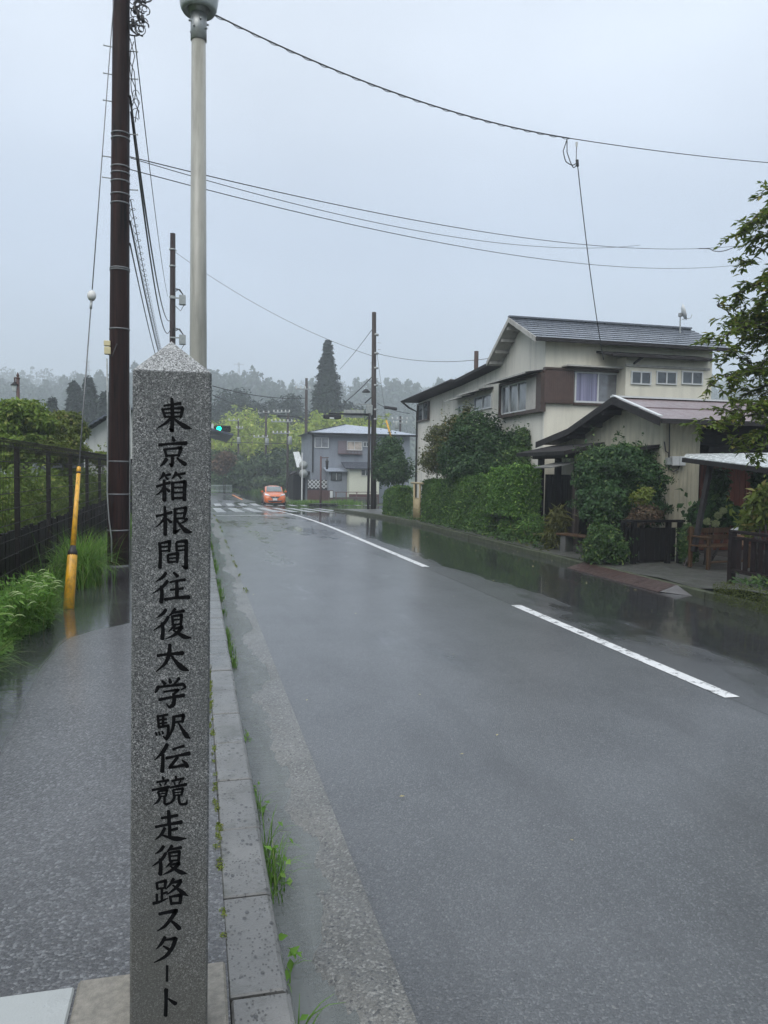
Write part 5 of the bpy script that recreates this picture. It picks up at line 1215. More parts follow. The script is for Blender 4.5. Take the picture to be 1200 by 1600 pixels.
a, b2 = rY(505, 647.5, -.3), rY(533, 655, -.3); MB().bbox(a[0], b2[0], a[1]-.1, a[1]+.12, b2[2], a[2], .04).build('signal_head', M_BLACK, sgp)
a, b2 = rY(515, 652, -.42), rY(522, 654.5, -.42); MB().bbox(a[0], b2[0], a[1]-.01, a[1]+.01, b2[2], a[2], .004).build('label_plate', M_ALU, sgp)
a, b2 = rY(537, 640, -.2), rY(568, 653, -.2); sp_ = MB().bbox(a[0], b2[0], a[1]-.012, a[1]+.012, b2[2], a[2], .004).build('sign_back', mat('sign_back_grey', (.36, .38, .36), .5, .1, 5), sgp)
for px in (541, 549, 556.5, 564): MB().bar(rY(px, 640, -.23), rY(px, 653.5, -.23), .05).build('bracket', M_GALV, sp_)
wire('service_cable', B(271, 392), rY(581, 556), .55, .011, 'thin wire from the second left pole to the corner pole across the road', n=20)
wire('service_cable', rY(588, 552), onD(765, 560, 38), .3, .014, 'thin wire from the corner pole to behind the cream house roof', n=14)
wire('service_cable', rY(582, 514), onD(531, 577, 70), .1, .018, 'stay wire slanting down left from the top of the corner pole', n=10)
wire('service_cable', rY(580, 590), onD(520, 640, 62), .2, .026, 'thick cable slanting down left from the corner pole to the cedar', n=12)
ys2 = wire('stay_wire', rY(589, 552), onD(604, 659, 44.5), .05, .010, 'stay wire running down right of the corner pole to a yellow guard', m=M_STEELW, n=8, cat='stay wire')
MB().tube([onD(603.5, 657, 44.5), onD(613, 690, 44.4)], .055, 10).build('guard', M_YEL, ys2, True)
wire('service_cable', rY(589, 630), onD(640, 646, 40), .1, .014, 'short cable from the corner pole to the cream house eave', n=8)
# ---------------------------------------------------------------- grey house across the side street
GY = 68.0; G0 = float(gz(GY))
g = lambda px, py, dy=0.: onY(px, py, GY+dy)
M_GREY = mat('blue_grey_siding', (.215, .24, .275), .6, .06, .6, .1, 20, dirt=(.16, .17, .2), dirts=.7)
M_GROOF = mat('pale_blue_grey_metal_roof', (.30, .34, .40), .35, .12, 1.2, 0, coat=.3)
M_PALEY = mat('pale_cream_siding', (.56, .57, .47), .6, .05, 1)
M_MAROON = mat('maroon_fence_paint', (.085, .040, .036), .5, .2, 4)
gh = empty('grey_house', (float(g(530, 780)[0]), GY, G0), label='blue grey two-storey house with pale metal hip roof across the side street', cat='house')
gx0, gx1 = float(g(487, 700)[0]), float(g(640, 700)[0]); gez = float(g(530, 677.5)[2]); gd = 7.0
MB().box(gx0, gx1, GY, GY+gd, G0-.2, gez).build('wall', M_GREY, gh)
ex0, ex1 = float(g(480.5, 676, -.6)[0]), gx1+.7; ridge_z = float(g(530, 663, gd/2)[2]); rx0_, rx1_ = float(g(523, 663, gd/2)[0]), float(g(596, 663, gd/2)[0])
e0, e1 = GY-.65, GY+gd+.65
mb = MB(); rz_ = ridge_z
V = [(ex0, e0, gez), (ex1, e0, gez), (ex1, e1, gez), (ex0, e1, gez), (rx0_+1.0, GY+gd/2, rz_), (rx1_, GY+gd/2, rz_-.25)]
mb.add(V, [(0, 1, 5, 4), (3, 0, 4), (2, 3, 4, 5), (1, 2, 5), (3, 2, 1, 0)]); rf = mb.build('roof', M_GROOF, gh)
MB().box(ex0, ex1, e0-.06, e0-.002, gez-.16, gez+.02).build('gutter', M_DARKM, rf)
for k in range(24): x_ = ex0+.4+k*.6; (x_ < ex1) and MB().box(x_-.03, x_+.03, e0-.02, e0+.06, gez+.03, gez+.10).build('snow_guard', M_ALU, rf)
MB().bar((ex0, e0, gez+.03), (rx0_+1.0, GY+gd/2, rz_+.03), .10, .05).build('hip_cap', M_DARKM, rf)
def gwin(p0, p1, t, b, n=2, glass=M_CURT, frame=M_ALU, dy=-.002): return window_y(p0, p1, t, b, n, .08, frame, glass, GY+dy, .07, parent=gh)
gwin(491.5, 513.7, 683.3, 699.5); M_WARM = m_glass('warm_blind_glass', (.40, .34, .28), .2)
gwin(541.7, 566, 689, 703.5, 2, M_WARM); gwin(567.3, 577, 690, 698.3, 2, M_GLASS)
a, b2 = g(528, 688.5), g(541.5, 709); MB().box(a[0], b2[0], GY-.14, GY-.001, b2[2], a[2]).build('shutter_box', mat('mauve_shutter', (.17, .14, .155), .5, .1, 3), gh)
a, b2 = g(541.5, 703.5, -.3), g(566.5, 709.3, -.3)
bal = MB().box(a[0], b2[0], GY-.32, GY-.28, a[2]-.05, a[2]).build('window_rail', M_MAROON, gh); MB().box(g(528, 709)[0], b2[0], GY-.34, GY-.001, b2[2]-.05, b2[2]).build('ledge', M_MAROON, bal)
for k in range(11): x_ = a[0]+(b2[0]-a[0])*(k+.5)/11; MB().box(x_-.02, x_+.02, GY-.31, GY-.285, b2[2], a[2]-.05).build('baluster', M_MAROON, bal)
x_ = float(g(486.6, 700)[0]); MB().tube([(x_+.12, GY-.08, gez-.1), (x_+.12, GY-.08, G0+2.6)], .06, 8).build('downpipe', M_DARKM, gh)
MB().box(gx0-1.0, gx0, GY+1, GY+5, G0+2.4, G0+2.7).build('side_eave', M_DARKM, gh)
# lattice wall below: white diagonal mortar raised on black tiles
la, lb2 = g(487.5, 749.5), g(516, 763.5); lt = empty('lattice_wall', (float(la[0]), GY-.2, G0), label='black and white diamond lattice wall at the foot of the grey house', cat='wall')
lx0, lx1, lz0, lz1 = float(g(480, 750)[0]), float(lb2[0]), float(lb2[2]), float(la[2])
MB().box(lx0, lx1, GY-.22, GY-.05, G0-.1, lz1).build('backing', mat('black_tile', (.018, .019, .021), .4, .2, 5), lt)
W_ = lx1-lx0; H_ = lz1-lz0; st_ = .36
for sgn in (-1, 1):
    k = -3
    while k*st_ < W_+H_:
        xs0 = lx0+k*st_; pts = []
        # clip a 45 degree bar to the panel
        if sgn > 0: p0, p1 = [xs0, lz0], [xs0+H_, lz1]
        else: p0, p1 = [xs0+H_, lz0], [xs0, lz1]
        def clip(p, q):
            if p[0] > q[0]: p, q = q, p
            if q[0] < lx0+.06 or p[0] > lx1-.06: return None
            sl2 = (q[1]-p[1])/(q[0]-p[0])
            if p[0] < lx0+.05: p = [lx0+.05, p[1]+sl2*(lx0+.05-p[0])]
            if q[0] > lx1-.05: q = [lx1-.05, q[1]-sl2*(q[0]-lx1+.05)]
            return p, q
        c_ = clip(p0, p1)
        if c_: MB().bar((c_[0][0], GY-.235-.012*sgn, c_[0][1]), (c_[1][0], GY-.235-.012*sgn, c_[1][1]), .03, .085).build('mortar_strip', M_ALU, lt)
        k += 1
# low lean-to and the small cream outbuilding
a, b2 = g(514, 735, -1.2), g(547, 775, -1.2)
MB().box(a[0], b2[0], GY-1.2, GY-.001, G0-.1, a[2]-.05).build('lean_to', M_GREY, gh); window_y(517, 534, 738, 751, 2, .08, M_DARKM, M_GLASS, GY-1.2, .07, parent=gh)
MB().slab([(a[0]-.3, GY-1.6, a[2]-.05), (b2[0], GY-1.6, a[2]-.05), (b2[0], GY, a[2]+.25), (a[0]-.3, GY, a[2]+.25)], .07).build('lean_to_roof', M_GROOF, gh)
ob = empty('outbuilding', (float(g(560, 775, -2.2)[0]), GY-2.2, G0), label='small pale cream outbuilding with dark roof against the grey house', cat='shed')
a, b2 = g(546, 731, -2.2), g(592, 775, -2.2); MB().box(a[0], b2[0], GY-2.2, GY-.3, G0-.1, a[2]).build('wall', M_PALEY, ob)
MB().slab([(a[0]-.4, GY-2.6, a[2]-.02), (b2[0]+.3, GY-2.6, a[2]-.02), (b2[0]+.3, GY-.3, a[2]+.55), (a[0]-.4, GY-.3, a[2]+.55)], .10).build('roof', mat('dark_slate_roof', (.06, .068, .085), .4, .2, 3), ob)
window_y(564, 578, 733.5, 743.5, 2, .07, M_SOFF, M_GLASS, GY-2.2, .06, parent=ob)
MB().box(a[0]-.02, b2[0], GY-2.215, GY-2.201, G0-.1, float(g(546, 772, -2.2)[2])).build('plinth', M_MAROON, ob)
# maroon fence and railing along the side street
fy = 63.5; F0 = float(gz(fy)); q = lambda px, py: onY(px, py, fy)
mf = empty('road_fence', (float(q(500, 785)[0]), fy, F0), label='maroon board fence at the corner below the diamond lattice', cat='fence')
fa, fb = float(q(480, 780)[0]), float(q(523, 780)[0]); zt_ = float(q(500, 766)[2]); nb = int((fb-fa)/.2)
bdm = MB().bbox(.005, .195, -.015, .015, 0, zt_-F0, .006).mesh('board')
for k in range(nb): o = link('board', bdm, mf, M_MAROON, world=False); o.location = (fa+k*.2-mf.location.x, random.uniform(-.01, .01), 0)
rl = empty('railing', (float(q(560, 785)[0]), fy, F0), label='brown steel pipe railing in front of the cream outbuilding', cat='railing')
for px in (525, 541, 557.5, 574): x_ = float(q(px, 780)[0]); MB().tube([(x_, fy, F0-.1), (x_, fy, float(q(px, 768.5)[2]))], .05, 8).build('post', M_MAROON, rl, True)
for py in (769, 779): MB().tube([q(523, py), q(590, py)], .03, 6).build('rail', M_MAROON, rl, True)
MB().box(float(q(520, 780)[0]), float(q(592, 780)[0]), fy+.4, fy+.6, F0-.1, F0+.55).build('kerb_wall', M_YARD, None, label='low concrete garden wall behind the pipe railing', cat='wall')
a = q(517.5, 771); MB().bbox(a[0]-.12, a[0]+.12, fy-.12, fy-.05, a[2]-.35, a[2]+.2, .02).build('white_notice', M_ALU, None, label='small white notice board fixed to the maroon fence', cat='sign')
# lantern on a maroon post
ly_ = 61.5; q = lambda px, py: onY(px, py, ly_); L0 = float(gz(ly_))
ln = empty('street_lantern', (float(q(500.8, 785)[0]), ly_, L0), label='maroon post with hanging black lantern before the grey house', cat='street lamp')
x_ = float(q(500.8, 785)[0]); MB().tube([(x_, ly_, L0-.1), (x_, ly_, float(q(500, 713)[2]))], [.085, .075], 10).build('post', M_MAROON, ln, True)
MB().bar(q(500.8, 715.5), q(513.5, 715), .07).build('arm', M_MAROON, ln)
a, b2 = q(509, 718.5), q(513, 732.5); MB().lathe([(.03, b2[2]-.05), (.09, b2[2]), (.13, a[2]-.15), (.16, a[2]-.12), (.04, a[2]+.05), (.02, a[2]+.2)], 8, ((a[0]+b2[0])/2, ly_, 0)).build('lantern', M_BLACK, ln)
# convex mirrors seen from behind on a white post
my_ = 66; q = lambda px, py: onY(px, py, my_); x_ = float(q(471.6, 783)[0])
mr_ = empty('traffic_mirror', (x_, my_, float(gz(my_))), label='white post carrying two round grey mirror backs left of the grey house', cat='traffic mirror')
MB().tube([(x_, my_, float(gz(my_))-.1), (x_, my_, float(q(471, 707)[2]))], .06, 8).build('post', M_ALU, mr_)
for py in (727, 740): c_ = q(474, py); MB().lathe([(.02, -.05), (.25, -.04), (.36, 0), (.38, .03), (.02, .04)], 18, Vector(c_.tolist()), Matrix.Rotation(PI/2, 4, 'X')).build('mirror_back', M_BOXG, mr_, True)
# dark shed with a bright roof at the left of the grey house
sd = empty('roadside_shed', (float(onY(466, 780, 72)[0]), 72, float(gz(72))), label='dark shed with a pale tin roof left of the grey house', cat='shed')
q = lambda px, py, dy=0.: onY(px, py, 72+dy)
MB().box(float(q(468, 760)[0])-.6, float(q(484, 760)[0]), 72, 76, float(gz(72)), float(q(466, 736)[2])).build('wall', M_BOARD, sd)
MB().slab([q(458, 707), q(467, 706), q(475, 729, -1), q(464, 731, -1)], .06).build('tin_roof', M_AWN, sd)
MB().slab([q(452, 741, -1.5), q(468, 736, -1.5), q(474, 733), q(458, 736)], .10).build('eave', M_FASC, sd)
# corner island of weeds
a = gp(495, 788); islk = link('traffic_island', grid_mesh('traffic_island', np.linspace(float(gp(470, 786)[0]), float(gp(522, 789)[0]), 5), np.linspace(60.2, 64, 5), lambda x, y: gz(y)+.10+0*x), m=M_YARD, kind='structure')
for i, (px, D) in enumerate(((470, 62), (482, 62.5), (492, 63), (512, 63.3), (530, 62.8), (545, 62.6))):
    p = onD(px, 782, D); zz_ = float(gz(p[1]))
    n = 500; Bp = np.stack([p[0]+RNG.normal(0, .55, n), p[1]+RNG.normal(0, .35, n), np.full(n, zz_)], 1)
    link('weed_patch', blade_mesh('weed_patch', Bp, random.uniform(.3, .6), .05, 1.0, 3), m=L_GRASS, label=['weeds growing round the mirror post', 'weeds at the foot of the maroon fence, left patch', 'weeds just left of the maroon lantern post', 'weeds just right of the maroon lantern post', 'weeds under the white notice board', 'weeds before the pipe railing'][i], cat='weeds', group='weeds along the corner fence', kind='stuff')

# ---------------------------------------------------------------- orange hatchback waiting at the crossing
s = NT('orange_car_paint'); s.set(col=s.mix(s.rng(s.noise(2, 2), .3, .7), (.56, .105, .004), (.64, .13, .007)), rough=.28, spec=.5, coat=1., coatr=.04); M_CAR = s.m
M_TYRE = mat('tyre_rubber', (.015, .015, .016), .7, .2, 20); M_CHROME = NT('chrome').set(col=(.75, .76, .77), rough=.12, metal=1.).m; M_LENS = NT('headlight_lens').set(col=(.62, .66, .68), rough=.08, spec=.8, coat=.8).m
M_WSC = m_glass('windscreen_glass', (.09, .12, .125), .05)
CX, CY = float(onD(427, 770, 62.0)[0]), float(onD(427, 770, 62.0)[1])
car = empty('car', (CX, CY, float(rz(CX, CY))), math.radians(-1.5), label='orange compact hatchback facing us at the far side of the crossing', cat='car')
def ring_body(y, hw, zb, zs, zt_, hwt): return [(-hw*.88, y, zb), (-hw, y, zb+.12), (-hw, y, zs-.12), (-hw*.96, y, zs), (-hwt, y, (zs+zt_)/2+.02), (-hwt*.5, y, zt_), (0, y, zt_+.012), (hwt*.5, y, zt_), (hwt, y, (zs+zt_)/2+.02), (hw*.96, y, zs), (hw, y, zs-.12), (hw, y, zb+.12), (hw*.88, y, zb)]
def loft(rings):
    mb = MB(); m = len(rings[0]); mb.add([p for r in rings for p in r], [(j*m+i, j*m+(i+1) % m, (j+1)*m+(i+1) % m, (j+1)*m+i) for j in range(len(rings)-1) for i in range(m)] + [tuple(range(m))[::-1], tuple((len(rings)-1)*m+i for i in range(m))]); return mb
body = loft([ring_body(*r) for r in ((-2.04, .58, .26, .58, .60, .42), (-1.99, .70, .21, .66, .70, .50), (-1.88, .80, .19, .72, .78, .56), (-1.62, .845, .18, .80, .88, .64), (-1.25, .85, .18, .88, .96, .68), (-.92, .85, .18, .93, 1.02, .70), (0, .85, .18, .96, 1.0, .70), (1.2, .85, .18, .98, 1.0, .70), (1.85, .82, .2, .98, 1.0, .66), (2.04, .72, .26, .92, .95, .5))]).build('body', M_CAR, car, True, world=False)
cab = loft([[(-hw, y, .96), (-hw*.98, y, zc-.02), (-ht, y, zc), (-ht*.6, y, zt_), (0, y, zt_+.015), (ht*.6, y, zt_), (ht, y, zc), (hw*.98, y, zc-.02), (hw, y, .96)] for y, hw, zc, ht, zt_ in ((-1.0, .70, .99, .64, 1.0), (-.6, .70, 1.20, .61, 1.23), (-.22, .69, 1.40, .575, 1.455), (.2, .69, 1.44, .57, 1.50), (1.0, .68, 1.43, .56, 1.50), (1.6, .66, 1.36, .54, 1.44), (1.95, .62, 1.05, .52, 1.10))]).build('cabin', M_CAR, car, True, world=False)
MB().slab([(.625, -.965, 1.035), (.545, -.27, 1.425), (-.545, -.27, 1.425), (-.625, -.965, 1.035)], -.03).build('windscreen', M_WSC, car, world=False)
for sx_ in (-1, 1):
    MB().slab([(sx_*.715, -.55, 1.0), (sx_*.715, 1.4, 1.0), (sx_*.60, 1.2, 1.38), (sx_*.60, -.1, 1.38)], .02*sx_).build('side_window', M_GLASS, car, world=False)
    MB().bbox(sx_*.93-.10, sx_*.93+.10, -.72, -.60, .98, 1.12, .03).build('mirror', M_CAR, car, world=False)
    MB().slab([(sx_*.36, -1.975, .745), (sx_*.74, -1.83, .80), (sx_*.78, -1.76, .90), (sx_*.56, -1.84, .86)], .03*-sx_).build('headlight', M_LENS, car, world=False)
    MB().bar((sx_*.56, -1.90, .80), (sx_*.17, -2.085, .555), .03, .055).build('grille_trim', M_CHROME, car, world=False)
    MB().slab([(sx_*.50, -2.03, .30), (sx_*.72, -1.95, .30), (sx_*.74, -1.94, .42), (sx_*.52, -2.03, .42)], .02*-sx_).build('fog_recess', M_BLACK, car, world=False)
    for y_ in (-1.28, 1.30):
        tm = Matrix.Translation((sx_*.76, y_, .305)) @ Matrix.Rotation(PI/2, 4, 'Y')
        w_ = MB().lathe([(.17, -.10), (.29, -.10), (.305, -.07), (.305, .07), (.29, .10), (.17, .10)], 24, (0, 0, 0), tm).build('wheel', M_TYRE, car, True, world=False)
        MB().lathe([(.05, -.105), (.175, -.095), (.175, .095), (.05, .105)], 16, (0, 0, 0), tm).build('rim', M_CHROME, w_, True, world=False)
MB().slab([(-.40, -2.055, .70), (.40, -2.055, .70), (.19, -2.085, .52), (-.19, -2.085, .52)], -.03).build('grille', M_BLACK, car, world=False)
MB().box(-.50, .50, -2.062, -2.03, .27, .36).build('lower_grille', M_BLACK, car, world=False)
MB().box(-.165, .165, -2.105, -2.085, .40, .565).build('licence_plate', M_ALU, car, world=False)
MB().box(-.62, .62, -2.05, -2.02, .385, .41).build('bumper_trim', M_CHROME, car, world=False)
MB().lathe([(.03, -.01), (.055, -.01), (.055, .01), (.03, .01)], 14, (0, -2.095, .66), Matrix.Rotation(PI/2, 4, 'X')).build('badge', M_CHROME, car, world=False)
MB().box(-.6, .6, -1.0, 1.0, .12, .2).build('underbody', M_BLACK, car, world=False)

# ---------------------------------------------------------------- lit signal beyond the crossing, far poles
SD = 57.0; q = lambda px, py, dd=0.: Vector([float(v) for v in onD(px, py, SD+dd)])
sg = empty('traffic_signal', (float(q(318, 780)[0]), float(q(318, 780)[1]), float(gz(56))), label='traffic signal showing green just right of the monument', cat='traffic signal')
c0, c1 = q(334.5, 664.3), q(361, 675); cyv = c0.y
MB().tube([(sg.location.x, sg.location.y+.3, sg.location.z-.1), (sg.location.x, sg.location.y+.3, c0.z+.4)], .09, 12).build('pole', M_FASC, sg, True)
MB().tube([(sg.location.x, cyv+.35, c0.z-.15), (c1.x-.2, cyv+.35, c0.z-.15)], .05, 8).build('arm', M_FASC, sg, True)
MB().bbox(c0.x, c1.x, cyv, cyv+.3, c1.z, c0.z, .06).build('signal_head', M_DARKM, sg)
s = NT('green_signal_light'); s.set(col=(0, .4, .3), emit=(.0, 1., .62), emits=3.2, rough=.3); M_GRN = s.m
M_LAMPOFF = NT('unlit_signal_lens').set(col=(.03, .03, .032), rough=.2).m
for px, m in ((342.2, M_GRN), (349.6, M_LAMPOFF), (357, M_LAMPOFF)):
    c_ = q(px, 669.2); l_ = MB().lathe([(.165, -.02), (.165, .02), (.10, .05), (.01, .06)], 18, (c_.x, cyv-.012, (c0.z+c1.z)/2), Matrix.Rotation(PI/2, 4, 'X')).build('lens', m, sg, True)
    V = []; 
    for k in range(13):
        an = PI*k/12-.1*(k == 0)+.1*(k == 12); V += [(c_.x+.18*math.cos(an), cyv, (c0.z+c1.z)/2+.18*math.sin(an)), (c_.x+.18*math.cos(an), cyv-.24, (c0.z+c1.z)/2+.18*math.sin(an)-.02)]
    MB().add(V, [(2*i, 2*i+1, 2*i+3, 2*i+2) for i in range(12)]).build('visor', M_DARKM, l_)
a, b2 = q(331, 662), q(335, 668); MB().bbox(a.x-.3, b2.x-.06, cyv-.02, cyv+.02, b2.z-.1, a.z, .006).build('sign_plate', M_ALU, sg)

def far_pole(px, pyt, D, r, label, arms, m=M_POLE2, boxes=()):
    p = onD(px, 760, D); X, Y = float(p[0]), float(p[1]); z0 = float(gz(Y)); zt_ = float(onY(px, pyt, Y)[2])
    o = empty('utility_pole', (X, Y, z0), label=label, cat='utility pole')
    MB().tube([(X, Y, z0-.2), (X, Y, zt_)], [r, r*.75], 10).build('shaft', m, o, True)
    for a0, a1, py in arms:
        A_, B_ = onY(a0, py, Y-.1), onY(a1, py, Y-.1); ar = MB().bar(A_, B_, .11).build('cross_arm', M_GALV, o)
        n = max(2, int(abs(a1-a0)/6))
        for k in range(n+1):
            c_ = Vector(A_.tolist()).lerp(Vector(B_.tolist()), k/n); MB().lathe([(.03, 0), (.09, .06), (.05, .12), (.09, .18), (.03, .26)], 8, c_).build('insulator', M_PORC, ar)
    for bx0, by0 in boxes: c_ = onY(bx0, by0, Y-.35); MB().lathe([(.2, -.45), (.24, -.4), (.24, .35), (.2, .42)], 12, Vector(c_.tolist())).build('transformer', M_BOXG, o, True)
    return o
fp = far_pole(477.5, 591, 74, .17, 'timber utility pole with a crossarm near its top left of the cedar', [(463, 484, 608)])
MB().tube([onD(476, 657, 73.8), onD(466, 652, 73.8), onD(449, 650, 73.8), onD(434, 649.5, 73.8)], [.05, .05, .045, .10], 8).build('lamp_arm', M_DARKM, fp, True)
far_pole(415, 642, 95, .18, 'dark utility pole with insulators behind the orange car', [(404, 420, 645), (397, 418, 683)], boxes=((417, 690),))
far_pole(449, 645, 84, .15, 'utility pole with white insulator arms left of the shed', [(425, 456, 659), (427, 452, 677), (428, 452, 644)], M_POLE2, ((453, 688),))
far_pole(372, 655, 100, .15, 'utility pole with transformer beyond the green signal', [(358, 373, 657), (370, 379, 669)], boxes=((373, 688),))
for k, (a, b2, lab) in enumerate((((332, 603, 60), (480, 622, 74), 'upper slack cable from the signal to the timber pole left of the cedar'), ((332, 617, 60), (440, 648, 84), 'lower slack cable beyond the green signal'), ((352, 691, 92), (452, 693, 86), 'straight dark cable running behind the orange car'), ((453, 660, 84), (478, 658, 74), 'short white span wire to the timber pole'))):
    wire('service_cable', onD(*a), onD(*b2), .35 if k < 2 else .02, .035, lab, n=12)
far_pole(624, 650, 90, .16, 'small far utility pole in the mist right of the corner pole', [(613, 636, 655), (615, 635, 661)], boxes=((620, 664),))
# white guard rail on the far bend
gr = empty('guard_rail', onD(347, 768, 90), label='pale green guard rail on the far bend right of the monument', cat='guard rail')
M_PG = mat('pale_green_rail', (.30, .36, .32), .5, .1, 3)
a, b2 = onD(326, 762, 90), onD(362, 761, 90); zz_ = float(gz(90))
for k in range(19): c_ = Vector(a.tolist()).lerp(Vector(b2.tolist()), k/18); MB().box(c_.x-.03, c_.x+.03, c_.y-.03, c_.y+.03, zz_+.05, c_.z+.30).build('baluster', M_PG, gr)
for z_ in (float(a[2])+.30, zz_+.25): MB().bar((a[0], a[1], z_), (b2[0], b2[1], z_), .08).build('rail', M_PG, gr)
# ---------------------------------------------------------------- left side behind the fence
bld = empty('white_building', (float(onD(165, 730, 34)[0]), float(onD(165, 730, 34)[1]), 0), label='plain off-white building with grey tiled roof beyond the fence', cat='building')
wy_ = 33.5; q = lambda px, py, dy=0.: onY(px, py, wy_+dy)
M_OFFW = mat('off_white_plaster', (.50, .51, .49), .7, .05, 1, 0, dirt=(.36, .37, .36), dirts=.8); M_TILE = mat('blue_grey_tiles', (.085, .10, .13), .4, .25, 4, .5, 14)
a, b2 = q(135, 676), q(262, 718); MB().box(a[0], b2[0], wy_, wy_+7, -.3, a[2]).build('wall', M_OFFW, bld)
mb = MB(); zr = float(q(205, 645, 3)[2])
for k in range(9):                                           # roof courses
    t0_, t1_ = k/9, (k+1)/9+.02; x0_ = float(q(127, 676)[0])+.7*0; xr = float(q(200, 645, 3)[0])
    xa_, xb_ = x0_+(xr-x0_)*t0_, x0_+(xr-x0_)*t1_; za_, zb_2 = a[2]-.02+(zr-a[2])*t0_, a[2]-.02+(zr-a[2])*t1_
    MB().slab([(xa_, wy_-.5, za_+.05), (xb_, wy_-.5, zb_2), (xb_, wy_+7.4, zb_2), (xa_, wy_+7.4, za_+.05)], -.06).build('roof_course', M_TILE, bld)
xr = float(q(200, 645, 3)[0]); MB().slab([(xr, wy_-.5, zr), (xr+4.5, wy_-.5, a[2]), (xr+4.5, wy_+7.4, a[2]), (xr, wy_+7.4, zr)], -.08).build('roof_slope', M_TILE, bld)
mb = MB().add([(float(a[0]), wy_+.01, a[2]), (xr+4, wy_+.01, a[2]), (xr, wy_+.01, zr-.1)], [(0, 1, 2)]); mb.add([(float(a[0]), wy_+.2, a[2]), (xr+4, wy_+.2, a[2]), (xr, wy_+.2, zr-.1)], [(2, 1, 0)]); mb.build('gable', M_OFFW, bld)
a2, b3 = q(137, 707, -.01), q(200, 722, -.01); MB().box(a2[0], b3[0], wy_-.06, wy_-.001, b3[2], a2[2]).build('window_band', M_GLASS, bld)
x_ = float(q(135.5, 700)[0]); MB().tube([(x_-.05, wy_-.1, 0), (x_-.05, wy_-.1, a[2])], .05, 8).build('downpipe', M_ALU, bld)
# brown lantern post
D = 24.0; pl = onD(29, 700, D); q = lambda px, py: onY(px, py, float(pl[1])); LX0, LY0 = float(pl[0]), float(pl[1])
lp = empty('lantern_post', (LX0, LY0, .1), label='brown post with a glass lantern on a bracket beyond the fence', cat='street lamp')
M_BRN = mat('brown_post_paint', (.075, .040, .034), .5, .2, 6)
zt_ = float(q(31, 592)[2]); MB().tube([(LX0, LY0, 0), (LX0, LY0, zt_)], [.06, .05], 10).build('post', M_BRN, lp, True)
MB().lathe([(.05, zt_), (.07, zt_+.02), (.03, zt_+.06), (.045, zt_+.1), (.01, zt_+.2)], 8, (LX0, LY0, 0)).build('finial', M_BRN, lp)
MB().tube([q(31, 592), q(26, 590.5), q(23, 590), q(23, 598)], .025, 6).build('bracket', M_BRN, lp)
a = q(23.3, 601); MB().lathe([(.06, .06), (.12, .0), (.02, .10)][::-1] + [(.14, -.01), (.12, -.03)], 6, Vector(a.tolist())).build('lantern_roof', M_DARKM, lp)
a = q(23.3, 605); MB().lathe([(.05, -.13), (.075, -.12), (.10, .05), (.08, .06)], 6, Vector(a.tolist())).build('lantern_glass', M_FROST, lp)
# dense greenery seen through and above the mesh
L_LEFT = leafmat('hedgerow_leaves', (.075, .135, .018), (.20, .29, .045), (.32, .36, .09), trans=.3, patch=.8)
def lblob(px, py, D, rx, rz_): return crown(px, py, D, (rx, rz_))
bush('shrub', 'bright leafy undergrowth right behind the nearest fence panels', [(-3.3, 8.3, .9, .7, 1.2, .9), (-3.4, 10.2, 1.0, .7, 1.3, .95), (-3.3, 6.5, 1.1, .7, 1.2, 1.0)], 22000, .075, L_LEFT, (-3.3, 8.5, .1), stems=5)
bush('shrub', 'leafy undergrowth behind the middle fence panels', [(-3.4, 12.6, .9, .7, 1.6, .9), (-3.3, 15.0, 1.0, .7, 1.6, .9), (-3.4, 18, .9, .8, 2, 1.0)], 14000, .10, L_LEFT, (-3.4, 14, .1), stems=5)
bush('shrub', 'leafy undergrowth behind the far fence panels', [(-3.4, 22, .9, .8, 2.4, 1.0), (-3.3, 27, .7, .9, 3, 1.1), (-3.2, 33, .4, .9, 3.5, 1.2)], 10000, .16, L_LEFT, (-3.4, 26, .1), stems=5)
def tree_blobs(name, label, blobs, n, leaf, m, base, trunk_r=.12, **k):
    root = empty(name, base, label=label, cat='tree', group=k.get('group'))
    P, N = blob_pts(blobs, n, shell=k.get('shell', .6), zmin=base[2]+.3, lump=k.get('lump', .2)); link('crown', leaf_mesh('crown', P, N, leaf, k.get('aspect', .45), .7, k.get('droop', .5)), root, m)
    b0 = Vector(base); c_ = Vector(blobs[0][:3]); MB().tube([b0-Vector((0, 0, .2)), b0.lerp(c_, .5)+Vector((.1, 0, 0)), c_], [trunk_r, trunk_r*.8, trunk_r*.4], 8).build('trunk', M_BARK, root, True)
    mb = MB()
    for bl in blobs[1:]: s_ = b0.lerp(c_, .6); mb.tube([s_, s_.lerp(Vector(bl[:3]), .6)+Vector((0, 0, .1)), Vector(bl[:3])], [trunk_r*.5, trunk_r*.35, trunk_r*.15], 5)
    if len(blobs) > 1: mb.build('branches', M_BARK, root, True)
    return root
def gnd(px, D): p = onD(px, 740, D); return (float(p[0]), float(p[1]), float(gz(p[1]))+.0)
tree_blobs('maple_tree', 'drooping yellow green tree around the lantern post', [lblob(38, 640, 20, 30, 16), lblob(12, 640, 19, 22, 14), lblob(60, 660, 20, 24, 14), lblob(-5, 665, 19, 30, 20), lblob(30, 668, 20, 26, 16), lblob(45, 695, 20, 42, 22), lblob(5, 705, 18, 36, 26)], 24000, .13, L_LEFT, gnd(30, 20), droop=.7)
tree_blobs('maple_tree', 'drooping yellow green tree left of the white building', [lblob(103, 655, 22, 24, 12), lblob(84, 672, 21, 26, 14), lblob(118, 672, 22, 20, 14), lblob(95, 690, 21, 30, 16), lblob(75, 705, 20, 36, 18), lblob(112, 705, 21, 24, 16)], 20000, .13, leafmat('maple_leaves', (.07, .105, .018), (.19, .235, .045), (.28, .27, .09), trans=.3), gnd(95, 22), droop=.7)
